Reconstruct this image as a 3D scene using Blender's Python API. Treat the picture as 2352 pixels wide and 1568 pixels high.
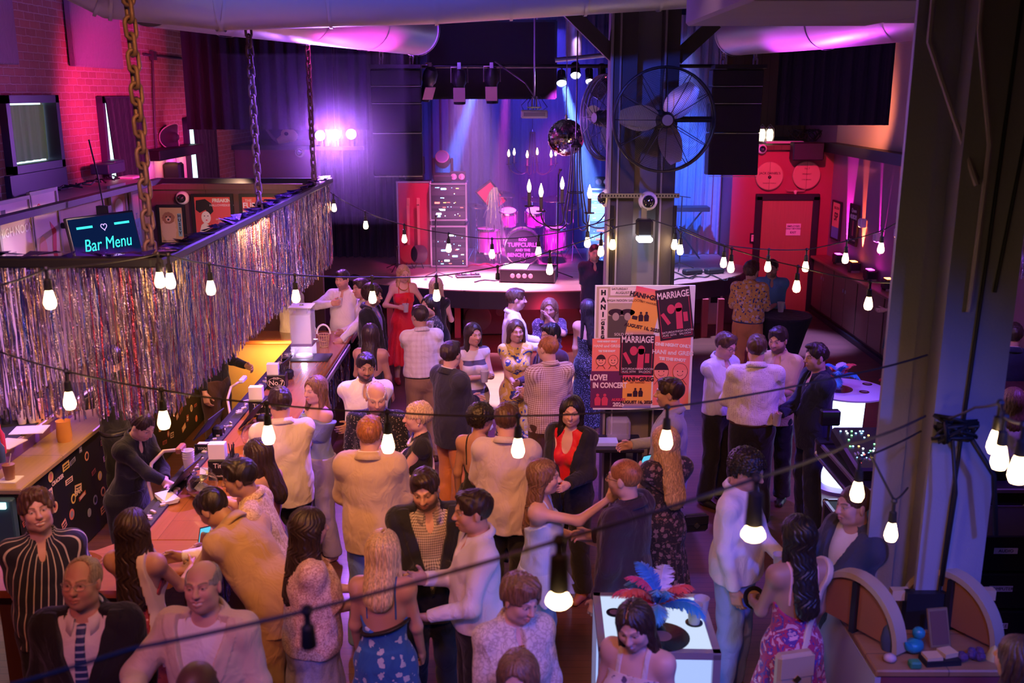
import bpy, bmesh, math, random, os
import numpy as np
from mathutils import Vector, Matrix
from concurrent.futures import ThreadPoolExecutor
random.seed(7)
SC = bpy.context.scene
for _o in list(bpy.data.objects): bpy.data.objects.remove(_o)
COL = SC.collection
PI = math.pi
# ------------------------------------------------------------------ camera on the balcony, 4 m above the floor, looking down the hall (+Y)
FPX = 2352*35/36; TH = math.radians(14.0); CAMZ = 4.0
cam = bpy.data.cameras.new('camera'); cam.lens = 35; cam.sensor_width = 36; cam.sensor_fit = 'HORIZONTAL'
cam.clip_start = .05; cam.clip_end = 200
cam.dof.use_dof = True; cam.dof.focus_distance = 10.5; cam.dof.aperture_fstop = 2.2
camo = bpy.data.objects.new('camera', cam); COL.objects.link(camo)
camo.location = (0, 0, CAMZ); camo.rotation_euler = (PI/2-TH, 0, 0)
SC.camera = camo
SC.view_settings.view_transform = 'Standard'; SC.view_settings.look = 'None'
SC.view_settings.gamma = 1; SC.view_settings.use_curve_mapping = False; SC.view_settings.exposure = 0.0
def ray(px, py):
 a = (px-1176)/FPX; b = (784-py)/FPX; c, s = math.cos(TH), math.sin(TH)
 return Vector((a, c+b*s, -s+b*c))
def onz(px, py, z):
 d = ray(px, py); t = (z-CAMZ)/d.z; return Vector((d.x*t, d.y*t, z))
def ony(px, py, y):
 d = ray(px, py); t = y/d.y; return Vector((d.x*t, y, CAMZ+d.z*t))
def onx(px, py, x):
 d = ray(px, py); t = x/d.x; return Vector((x, d.y*t, CAMZ+d.z*t))
# ------------------------------------------------------------------ world and lights
wd = bpy.data.worlds.new('world'); SC.world = wd; wd.use_nodes = True
wd.node_tree.nodes['Background'].inputs[0].default_value=(.20,.10,.34,1);wd.node_tree.nodes['Background'].inputs[1].default_value=.022
def lamp(kind, name, loc, tgt, e, col, size=.1, ang=40., blend=.5):
 l = bpy.data.lights.new(name, kind); l.energy = e; l.color = col
 if kind == 'SPOT': l.spot_size = math.radians(ang); l.spot_blend = blend; l.shadow_soft_size = size
 elif kind == 'AREA': l.size = size
 else: l.shadow_soft_size = size
 o = bpy.data.objects.new(name, l); COL.objects.link(o); o.location = loc
 if tgt is not None: o.rotation_euler = (Vector(tgt)-Vector(loc)).to_track_quat('-Z', 'Y').to_euler()
 return o
WARM = (1., .52, .22); MAG = (1., .06, .62); BLUE = (.05, .12, 1.); VIO = (.38, .10, 1.); PINK = (1., .22, .55)
# house lamps in the ceiling beyond the balcony, aimed down at the crowd and the bar (warm)
lamp('SPOT', 'house_lamp_bar', (-1.2, 3.6, 5.7), (-1.9, 8.2, 1.2), 900, (1.0, 0.4, 0.13), .2, 64, .8)
lamp('SPOT', 'house_lamp_middle', (.2, 3.8, 5.7), (.1, 8.6, 1.2), 430, (1, .32, .13), .2, 60, .8)
lamp('SPOT', 'house_lamp_near', (-.4, 1.6, 5.6), (-.5, 5.2, 1.5), 170, (1, 0.36, 0.18), .2, 64, .8)
lamp('SPOT', 'house_lamp_right', (2.0, 6.1, 5.7), (2.2, 9.3, 1.2), 640, (1, 0.38, 0.2), .2, 56, .8)
lamp('SPOT', 'house_lamp_far', (-.8, 7.6, 5.7), (-.6, 12.0, 1.2), 560, (1, 0.28, 0.2), .2, 60, .8)
lamp('AREA', 'bar_canopy_lamp', (-2.45, 8.6, 2.9), (-2.45, 8.6, 0), 75, (1., .46, .16), 1.0)
lamp('AREA', 'bar_canopy_lamp', (-3.2, 7.2, 2.9), (-3.3, 7.2, 0), 36, (1., .50, .20), .8)
lamp('AREA', 'under_bar_lamp', (-2.85, 11.55, .98), (-2.9, 11.9, .5), 14, (1., .5, .14), .5)
lamp('SPOT', 'pink_flood', (-2.6, .6, 5.4), (-2.0, 4.8, 1.4), 330, (1., .20, .15), .1, 46, .8)
lamp('SPOT', 'pink_flood', (-.3, .2, 5.5), (.7, 4.6, 1.3), 300, (1., .28, .15), .1, 44, .8)
lamp('SPOT', 'board_fill', (1.1, 5.6, 5.6), (1.25, 9.1, 2.2), 330, (1., .55, .42), .1, 24, .7)  # added warm spot that brightens the poster board, no fixture of its own
# coloured floods over the crowd
lamp('SPOT', 'blue_flood', (1.3, .4, 5.2), (1.5, 4.8, .0), 800, (.05, .10, 1.), .2, 46, .8)
lamp('SPOT', 'blue_flood', (3.9, 1.6, 3.7), (.9, 5.2, .6), 560, (.04, .09, 1.), .15, 58, .8)
lamp('SPOT', 'blue_flood', (-1.2, -.2, 5.0), (-.9, 3.9, .0), 420, (.06, .11, 1.), .2, 40, .8)
lamp('SPOT', 'violet_flood', (5.0, 6.8, 5.4), (2.2, 9.6, .4), 1150, (0.22, 0.06, 1.0), .2, 64, .8)
lamp('SPOT', 'violet_flood', (-1.2, 13.6, 5.2), (-.6, 9.4, .4), 1900, (0.34, 0.06, 1.0), .15, 64, .8)
lamp('SPOT', 'fringe_fill', (-.2, 10.4, 5.2), (-2.2, 8.6, 2.4), 4200, (.22, .08, 1.), .1, 60, .8)  # added spot that brightens the long foil side, no such fixture
lamp('SPOT', 'fringe_fill', (-1.6, 2.6, 4.6), (-3.0, 6.2, 2.5), 220, (.6, .3, 1.), .05, 42, .7)  # second added spot, for brightness and sparkle on the near foil
# stage
lamp('SPOT', 'stage_wash', (-.9, 16.4, 4.6), (-1.0, 18.0, .9), 700, MAG, .1, 46, .7)
lamp('SPOT', 'stage_wash', (.9, 15.6, 4.4), (.2, 18.4, 1.2), 5000, (.80, .06, 1.), .1, 28, .6)
lamp('SPOT', 'stage_front_lamp', (-.7, 16.45, 4.95), (-.6, 16.1, .95), 15000, (.95, .38, 1.), .1, 40, .6)
lamp('SPOT', 'stage_front_lamp', (1.0, 16.45, 4.95), (.8, 16.0, .95), 17000, (.85, .48, 1.), .1, 36, .6)
lamp('SPOT', 'stage_front_lamp', (2.8, 16.45, 5.0), (2.9, 16.6, .95), 4200, (.45, .40, 1.), .1, 34, .6)
lamp('SPOT', 'blue_beam', tuple(ony(1292, 176, 16.6)), tuple(ony(1385, 560, 17.8)), 75000, (.12, .26, 1.), .05, 12, .4)
lamp('SPOT', 'blue_beam', tuple(ony(1108, 150, 16.8)), tuple(ony(1005, 480, 19.2)), 75000, (.04, .18, 1.), .05, 9, .4)
lamp('SPOT', 'magenta_beam', tuple(ony(1167, 150, 16.8)), tuple(ony(1145, 480, 19.2)), 16000, MAG, .05, 8, .4)
lamp('SPOT', 'blue_curtain_lamp', (2.4, 15.9, 5.3), (3.0, 19.4, 2.2), 9000, (.02, .10, 1.), .1, 40, .8)
lamp('SPOT', 'backdrop_lamp', (.6, 16.7, 5.3), (.3, 20.0, 3.0), 2600, (.07, .05, 1.), .1, 80, .8)
lamp('SPOT', 'dance_floor_lamp', (.3, 12.9, 5.6), (.2, 13.3, 0), 26000, (.72, .70, 1.), .1, 20, .35)
lamp('SPOT', 'dance_floor_lamp', (4.9, 15.0, 5.6), (4.7, 16.0, 0), 9000, (.25, .22, 1.), .1, 22, .7)
lamp('SPOT', 'dance_floor_lamp', (.6, 10.0, 5.6), (.5, 11.6, 0), 5200, (.20, .16, 1.), .1, 46, .8)
lamp('SPOT', 'dance_floor_lamp', (1.7, 11.0, 5.6), (1.8, 9.6, 0), 1700, (.16, .10, 1.), .1, 50, .8)
lamp('SPOT', 'red_floor_lamp', (.6, 15.2, .62), (.4, 16.8, .1), 60, (1., .03, .10), .2, 150, .8)
lamp('SPOT', 'red_floor_lamp', (.4, 14.75, 4.2), (.4, 15.2, .2), 420, (1., .02, .10), .1, 62, .8)
# walls and ducts
lamp('SPOT', 'magenta_wall_flood', (-2.7, 11.0, 3.7), (-5.1, 13.0, 3.9), 800, (1., .02, .30), .12, 64, .8)
lamp('SPOT', 'magenta_wall_flood', (-3.6, 15.2, 3.3), (-5.1, 16.0, 3.0), 110, (1., .05, .45), .12, 100, .8)
lamp('SPOT', 'magenta_wall_flood', (-3.2, 9.6, 4.4), (-5.0, 10.6, 4.8), 30, (0.9, 0.03, 0.75), .12, 100, .8)
lamp('SPOT', 'magenta_duct_flood', (-1.5, 11.6, 3.6), (-1.6, 11.4, 4.8), 620, (.95, .05, .70), .12, 100, .8)
lamp('SPOT', 'magenta_duct_flood', (3.2, 12.6, 3.5), (3.4, 12.0, 4.8), 480, (.75, .06, 1.), .12, 90, .8)
lamp('SPOT', 'duct_flood', (-.6, 5.0, 5.4), (-.8, 8.0, 4.9), 700, (.05, .10, 1.), .1, 90, .8)
lamp('SPOT', 'red_door_lamp', (3.9, 14.6, 4.6), (4.9, 18.4, 2.0), 1000, (1., .025, .22), .1, 40, .8)
lamp('SPOT', 'warm_wall_lamp', (4.9, 16.0, 3.5), (5.9, 16.6, 3.8), 100, (1., .30, .16), .1, 110, .6)
lamp('SPOT', 'violet_wall_lamp', (4.2, 10.4, 4.6), (5.9, 13.6, 3.6), 130, (.5, .08, 1.), .1, 80, .6)
# ------------------------------------------------------------------ helpers
MATS = {}
def lin(c):
 return tuple((v/12.92 if v <= .04045 else ((v+.055)/1.055)**2.4) for v in c)
def _nt(name):
 m = bpy.data.materials.new(name); m.use_nodes = True; return m, m.node_tree, m.node_tree.nodes['Principled BSDF']
def mat(name,col,rough=.55,metal=0.,emit=None,es=0.,trans=0.,ior=1.45,coat=0.,alpha=1.,spec=.5,sheen=0.,bump=0.,bscale=60.,vary=0.):
 if name in MATS: return MATS[name]
 m, t, b = _nt(name); I = b.inputs
 I['Base Color'].default_value = (*col, 1); I['Roughness'].default_value = rough; I['Metallic'].default_value = metal
 I['Transmission Weight'].default_value=trans;I['IOR'].default_value=ior;I['Coat Weight'].default_value=coat;I['Alpha'].default_value=alpha
 I['Specular IOR Level'].default_value = spec; I['Sheen Weight'].default_value = sheen
 if emit: I['Emission Color'].default_value = (*emit, 1); I['Emission Strength'].default_value = es
 if bump or vary:
  tc=t.nodes.new('ShaderNodeTexCoord');n=t.nodes.new('ShaderNodeTexNoise');n.inputs['Scale'].default_value=bscale;n.inputs['Detail'].default_value=4
  t.links.new(tc.outputs['Object'], n.inputs['Vector'])
  if bump:
   bp = t.nodes.new('ShaderNodeBump'); bp.inputs['Strength'].default_value = bump; bp.inputs['Distance'].default_value = .01
   t.links.new(n.outputs['Fac'], bp.inputs['Height']); t.links.new(bp.outputs['Normal'], I['Normal'])
  if vary:
   mx=t.nodes.new('ShaderNodeMix');mx.data_type='RGBA';mx.inputs[6].default_value=(*[c*(1-vary)for c in col],1);mx.inputs[7].default_value=(*[min(1,c*(1+vary))for c in col],1)
   t.links.new(n.outputs['Fac'], mx.inputs[0]); t.links.new(mx.outputs[2], I['Base Color'])
 MATS[name] = m; return m
def glow(name, col, s):
 if name in MATS: return MATS[name]
 m,t,b=_nt(name);t.nodes.remove(b);e=t.nodes.new('ShaderNodeEmission');e.inputs[0].default_value=(*col,1);e.inputs[1].default_value=s
 t.links.new(e.outputs[0], t.nodes['Material Output'].inputs[0]); MATS[name] = m; return m
def N(t, kind, **kw):
 n = t.nodes.new('ShaderNode'+kind)
 for k, v in kw.items():
  if k in n.inputs.keys() if isinstance(k, str) else False: n.inputs[k].default_value = v
  else: setattr(n, k, v)
 return n
def mix_rgb(t, fac, a, b):
 mx = t.nodes.new('ShaderNodeMix'); mx.data_type = 'RGBA'
 for s, v in ((0, fac), (6, a), (7, b)):
  if hasattr(v, 'is_output'): t.links.new(v, mx.inputs[s])
  elif s == 0: mx.inputs[0].default_value = v
  else: mx.inputs[s].default_value = (*v, 1)
 return mx.outputs[2]
def mth(t, op, a, b=None, c=None):
 n = t.nodes.new('ShaderNodeMath'); n.operation = op
 for i, v in enumerate((a, b, c)):
  if v is None: continue
  if hasattr(v, 'is_output'): t.links.new(v, n.inputs[i])
  else: n.inputs[i].default_value = v
 return n.outputs[0]
def ocoord(t, scale=(1, 1, 1), rot=(0, 0, 0)):
 tc=t.nodes.new('ShaderNodeTexCoord');mp=t.nodes.new('ShaderNodeMapping');mp.inputs['Scale'].default_value=scale;mp.inputs['Rotation'].default_value=rot
 t.links.new(tc.outputs['Object'], mp.inputs['Vector']); return mp.outputs['Vector']
def ramp01(t, v, lo, hi):
 n=t.nodes.new('ShaderNodeMapRange');n.inputs[1].default_value=lo;n.inputs[2].default_value=hi;t.links.new(v,n.inputs[0]);return n.outputs[0]
def cloth(name, col, pattern=None, col2=(1, 1, 1), sc=1., rough=.8, col3=None, sheen=.15):
 """woven fabric; pattern: stripes, checks, floral, specks, paisley, dots, brush"""
 if name in MATS: return MATS[name]
 m,t,b=_nt(name);I=b.inputs;I['Roughness'].default_value=rough;I['Sheen Weight'].default_value=sheen;I['Specular IOR Level'].default_value=.25
 if not pattern: I['Base Color'].default_value = (*col, 1)
 else:
  v = ocoord(t); sx = t.nodes.new('ShaderNodeSeparateXYZ'); t.links.new(v, sx.inputs[0]); X, Y, Z = sx.outputs
  if pattern in ('stripes', 'checks', 'hstripes'):
   az = mth(t, 'MULTIPLY', mth(t, 'ARCTAN2', X, Y), .16)
   def line(c, per, w): return mth(t, 'LESS_THAN', mth(t, 'FRACT', mth(t, 'DIVIDE', c, per)), w)
   if pattern == 'stripes': f = line(mth(t, 'ADD', az, mth(t, 'MULTIPLY', Z, .12)), .046*sc, .17)
   elif pattern == 'hstripes': f = line(Z, .12*sc, .3)
   else: f = mth(t, 'MULTIPLY', mth(t, 'ADD', line(az, .019*sc, .42), line(Z, .019*sc, .42)), .5)
   o = mix_rgb(t, f, col, col2)
  elif pattern in ('floral', 'dots', 'specks'):
   vo=t.nodes.new('ShaderNodeTexVoronoi');vo.inputs['Scale'].default_value={'floral':16,'dots':62,'specks':75}[pattern]*sc;vo.inputs['Randomness'].default_value=.25 if pattern=='dots' else 1
   nz = t.nodes.new('ShaderNodeTexNoise'); nz.inputs['Scale'].default_value = 34*sc; t.links.new(v, nz.inputs['Vector'])
   t.links.new(v, vo.inputs['Vector'])
   dd=vo.outputs['Distance']if pattern!='floral' else mth(t,'ADD',vo.outputs['Distance'],mth(t,'MULTIPLY',mth(t,'SUBTRACT',nz.outputs['Fac'],.5),.9))
   f = mth(t, 'LESS_THAN', dd, {'floral': .33, 'dots': .22, 'specks': .25}[pattern])
   if pattern == 'floral' and col3:
    o = mix_rgb(t, f, mix_rgb(t, mth(t, 'GREATER_THAN', nz.outputs['Fac'], .60), col, col3), col2)
   else: o = mix_rgb(t, f, col, col2)
  elif pattern == 'paisley':
   vo = t.nodes.new('ShaderNodeTexVoronoi'); vo.feature = 'DISTANCE_TO_EDGE'; vo.inputs['Scale'].default_value = 24*sc
   nz = t.nodes.new('ShaderNodeTexNoise'); nz.inputs['Scale'].default_value = 18*sc; t.links.new(v, nz.inputs['Vector'])
   t.links.new(mix_rgb(t, .12, v, nz.outputs['Color']), vo.inputs['Vector'])
   o = mix_rgb(t, ramp01(t, vo.outputs['Distance'], .05, .13), col2, col)
  elif pattern == 'brush':
   nz=t.nodes.new('ShaderNodeTexNoise');nz.inputs['Scale'].default_value=9*sc;nz.inputs['Detail'].default_value=3;nz.inputs['Distortion'].default_value=1.6;t.links.new(v,nz.inputs['Vector'])
   cr=t.nodes.new('ShaderNodeValToRGB');e=cr.color_ramp;e.interpolation='CONSTANT';e.elements[0].position=0;e.elements[0].color=(*col,1);e.elements[1].position=.42;e.elements[1].color=(*col2,1)
   x = e.elements.new(.56); x.color = (*(col3 or col), 1); x = e.elements.new(.66); x.color = (*col, 1)
   t.links.new(nz.outputs['Fac'], cr.inputs[0]); o = cr.outputs[0]
  t.links.new(o, I['Base Color'])
 wv = t.nodes.new('ShaderNodeTexNoise'); wv.inputs['Scale'].default_value = 420; t.links.new(ocoord(t), wv.inputs['Vector'])
 bp=t.nodes.new('ShaderNodeBump');bp.inputs['Strength'].default_value=.15;bp.inputs['Distance'].default_value=.003;t.links.new(wv.outputs['Fac'],bp.inputs['Height'])
 fn=t.nodes.new('ShaderNodeTexNoise');fn.inputs['Scale'].default_value=1;fn.inputs['Detail'].default_value=2.5;fn.inputs['Distortion'].default_value=1.4;t.links.new(ocoord(t,(9,9,5.5),(.5,.4,0)),fn.inputs['Vector'])
 b2=t.nodes.new('ShaderNodeBump');b2.inputs['Strength'].default_value=.55;b2.inputs['Distance'].default_value=.03;t.links.new(fn.outputs['Fac'],b2.inputs['Height']);t.links.new(bp.outputs['Normal'],b2.inputs['Normal']);t.links.new(b2.outputs['Normal'],I['Normal'])
 MATS[name] = m; return m
def hairmat(col):
 name = 'hair_%02x%02x%02x' % tuple(int(min(1, c)*255) for c in col)
 if name in MATS: return MATS[name]
 m, t, b = _nt(name); I = b.inputs; I['Roughness'].default_value = .42; I['Specular IOR Level'].default_value = .45
 n=t.nodes.new('ShaderNodeTexNoise');n.inputs['Scale'].default_value=1;n.inputs['Detail'].default_value=3;t.links.new(ocoord(t,(150,150,22)),n.inputs['Vector'])
 t.links.new(mix_rgb(t,ramp01(t,n.outputs['Fac'],.3,.7),tuple(c*.5 for c in col),tuple(min(1,c*1.55)for c in col)),I['Base Color'])
 bp=t.nodes.new('ShaderNodeBump');bp.inputs['Strength'].default_value=.5;bp.inputs['Distance'].default_value=.004;t.links.new(n.outputs['Fac'],bp.inputs['Height']);t.links.new(bp.outputs['Normal'],I['Normal'])
 MATS[name] = m; return m
def skinmat():
 if 'skin' in MATS: return MATS['skin']
 m,t,b=_nt('skin');a=t.nodes.new('ShaderNodeVertexColor');a.layer_name='skin_tone';t.links.new(a.outputs[0],b.inputs['Base Color'])
 b.inputs['Roughness'].default_value = .48; b.inputs['Specular IOR Level'].default_value = .4; MATS['skin'] = m; return m
def tag(o, label=None, cat=None, group=None, kind=None):
 if label: o['label'] = label
 if cat: o['category'] = cat
 if group: o['group'] = group
 if kind: o['kind'] = kind
 return o
def thing(name, label, cat, loc=(0, 0, 0), rz=0., group=None):
 o=bpy.data.objects.new(name,None);COL.objects.link(o);o.location=loc;o.rotation_euler=(0,0,rz);o.empty_display_size=.05
 return tag(o, label, cat, group)
def link(name, me, parent=None):
 o = bpy.data.objects.new(name, me); COL.objects.link(o)
 if parent: o.parent = parent
 return o
def copy_tree(o, parent=None):
 c = o.copy(); COL.objects.link(c); c.parent = parent
 for ch in list(o.children): copy_tree(ch, c)
 return c
class MB:
 """collects shapes and links them as one mesh object"""
 def __init__(s): s.v = []; s.f = []; s.mi = []; s.cur = 0; s.M = None
 def add(s, vs, fs):
  n = len(s.v); s.v += [tuple(s.M @ Vector(v)) if s.M is not None else tuple(v) for v in vs]
  s.f += [tuple(i+n for i in f) for f in fs]; s.mi += [s.cur]*len(fs); return s
 def box(s, c, d, R=None, bev=0.):
  x, y, z = [k/2 for k in d]
  if bev:
   b = min(bev, x*.9, y*.9, z*.9); vs = []; fs = []
   P = [(-x, -y), (x, -y), (x, y), (-x, y)]
   def ring(zz, ins):
    r = []
    for (sx, sy) in ((-1, -1), (1, -1), (1, 1), (-1, 1)):
     X, Y = x-ins, y-ins
     a = (sx*(X-(b-ins if ins < b else 0)*1.0), sy*Y); c2 = (sx*X, sy*(Y-(b-ins if ins < b else 0)))
     r += ([c2, a] if (sx*sy > 0 and sx < 0) or (sx*sy > 0 and sx > 0) else [a, c2])
    return [(p[0], p[1], zz) for p in r]
   rs = [ring(-z, b), ring(-z+b, 0), ring(z-b, 0), ring(z, b)]
   for r in rs: vs += r
   for k in range(3):
    for i in range(8): fs.append((k*8+i, k*8+(i+1) % 8, k*8+8+(i+1) % 8, k*8+8+i))
   fs.append(tuple(range(7, -1, -1))); fs.append(tuple(range(24, 32)))
  else:
   vs = [(-x, -y, -z), (x, -y, -z), (x, y, -z), (-x, y, -z), (-x, -y, z), (x, -y, z), (x, y, z), (-x, y, z)]
   fs = [(3, 2, 1, 0), (4, 5, 6, 7), (0, 1, 5, 4), (1, 2, 6, 5), (2, 3, 7, 6), (3, 0, 4, 7)]
  c = Vector(c); vs = [c+(R @ Vector(v) if R is not None else Vector(v)) for v in vs]
  return s.add(vs, fs)
 def tube(s, pts, r, n=10, cap=True, closed=False):
  pts = [Vector(p) for p in pts]; m = len(pts); rs = r if isinstance(r, (list, tuple)) else [r]*m
  vs = []; fs = []; up = None
  for i, p in enumerate(pts):
   a = pts[(i-1) % m] if (i or closed) else p; b = pts[(i+1) % m] if (i < m-1 or closed) else p
   d = (b-a).normalized()
   if up is None: up = d.orthogonal().normalized()
   up = (up-d*up.dot(d)); up = up.normalized() if up.length > 1e-6 else d.orthogonal().normalized()
   w = d.cross(up)
   for k in range(n):
    t = 2*PI*k/n; vs.append(p+(up*math.cos(t)+w*math.sin(t))*rs[i])
  for i in range(m if closed else m-1):
   for k in range(n): fs.append((i*n+k, i*n+(k+1) % n, ((i+1) % m)*n+(k+1) % n, ((i+1) % m)*n+k))
  if cap and not closed: fs.append(tuple(range(n-1, -1, -1))); fs.append(tuple((m-1)*n+k for k in range(n)))
  return s.add(vs, fs)
 def lathe(s, prof, n=24, c=(0, 0, 0), R=None, cap=True, a0=0., a1=2*PI):
  c = Vector(c); full = abs(a1-a0-2*PI) < 1e-6; vs = []; fs = []; m = len(prof); nn = n if full else n+1
  for i in range(nn):
   a = a0+(a1-a0)*i/n
   for (r, z) in prof:
    p = Vector((r*math.cos(a), r*math.sin(a), z)); vs.append(c+(R @ p if R is not None else p))
  for i in range(n):
   j = (i+1) % nn
   for k in range(m-1): fs.append((i*m+k, j*m+k, j*m+k+1, i*m+k+1))
  if cap and full:
   fs.append(tuple(i*m for i in range(nn-1, -1, -1))); fs.append(tuple(i*m+m-1 for i in range(nn)))
  return s.add(vs, fs)
 def ball(s, c, r, n=16, R=None):
  r = (r, r, r) if not isinstance(r, (tuple, list)) else r; c = Vector(c); vs = []; fs = []; m = n//2
  for j in range(m+1):
   p = PI*j/m
   for i in range(n):
    a=2*PI*i/n;q=Vector((r[0]*math.sin(p)*math.cos(a),r[1]*math.sin(p)*math.sin(a),r[2]*math.cos(p)));vs.append(c+(R@q if R is not None else q))
  for j in range(m):
   for i in range(n): fs.append((j*n+i, (j+1)*n+i, (j+1)*n+(i+1) % n, j*n+(i+1) % n))
  return s.add(vs, fs)
 def prism(s, poly, h, M=None):
  """poly: (x,y) outline, extruded along z from 0 to h, moved by the matrix M"""
  n = len(poly); vs = [Vector((x, y, 0)) for x, y in poly]+[Vector((x, y, h)) for x, y in poly]
  if M is not None: vs = [M @ v for v in vs]
  fs = [tuple(range(n-1, -1, -1)), tuple(range(n, 2*n))]+[(i, (i+1) % n, n+(i+1) % n, n+i) for i in range(n)]
  return s.add(vs, fs)
 def quad(s, a, b, c, d): return s.add([a, b, c, d], [(0, 1, 2, 3)])
 def build(s, name, mats, parent=None, smooth=False, loc=None, recalc=True):
  me = bpy.data.meshes.new(name); me.from_pydata(s.v, [], s.f)
  for m in (mats if isinstance(mats, (list, tuple)) else [mats]): me.materials.append(m)
  if len(me.materials) > 1: me.polygons.foreach_set('material_index', s.mi)
  if recalc:
   bm = bmesh.new(); bm.from_mesh(me); bmesh.ops.recalc_face_normals(bm, faces=bm.faces); bm.to_mesh(me); bm.free()
  if smooth:
   me.polygons.foreach_set('use_smooth', [True]*len(me.polygons))
   if smooth != 'all': me.set_sharp_from_angle(angle=math.radians(smooth if smooth is not True else 40))
  o = link(name, me, parent)
  if loc is not None: o.location = loc
  return o
def struct(name, mb, m, **kw): return tag(mb.build(name, m, **kw), kind='structure')
def text(name, body, size, m, parent, loc, R, align='CENTER', ex=.0008, sx=1.0, sp=1.0, shear=0., lead=1.0, bold=0.):
 cu=bpy.data.curves.new(name,'FONT');cu.body=body;cu.size=size;cu.align_x=align;cu.align_y='CENTER';cu.extrude=ex;cu.space_character=sp;cu.shear=shear;cu.space_line=lead;cu.offset=bold
 cu.resolution_u = 3; cu.materials.append(m)
 o = bpy.data.objects.new(name, cu); COL.objects.link(o); o.parent = parent
 Mx = Matrix.Translation(Vector(loc)) @ R.to_4x4() @ Matrix.Diagonal((sx, 1, 1, 1)); o.matrix_local = Mx; return o
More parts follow.
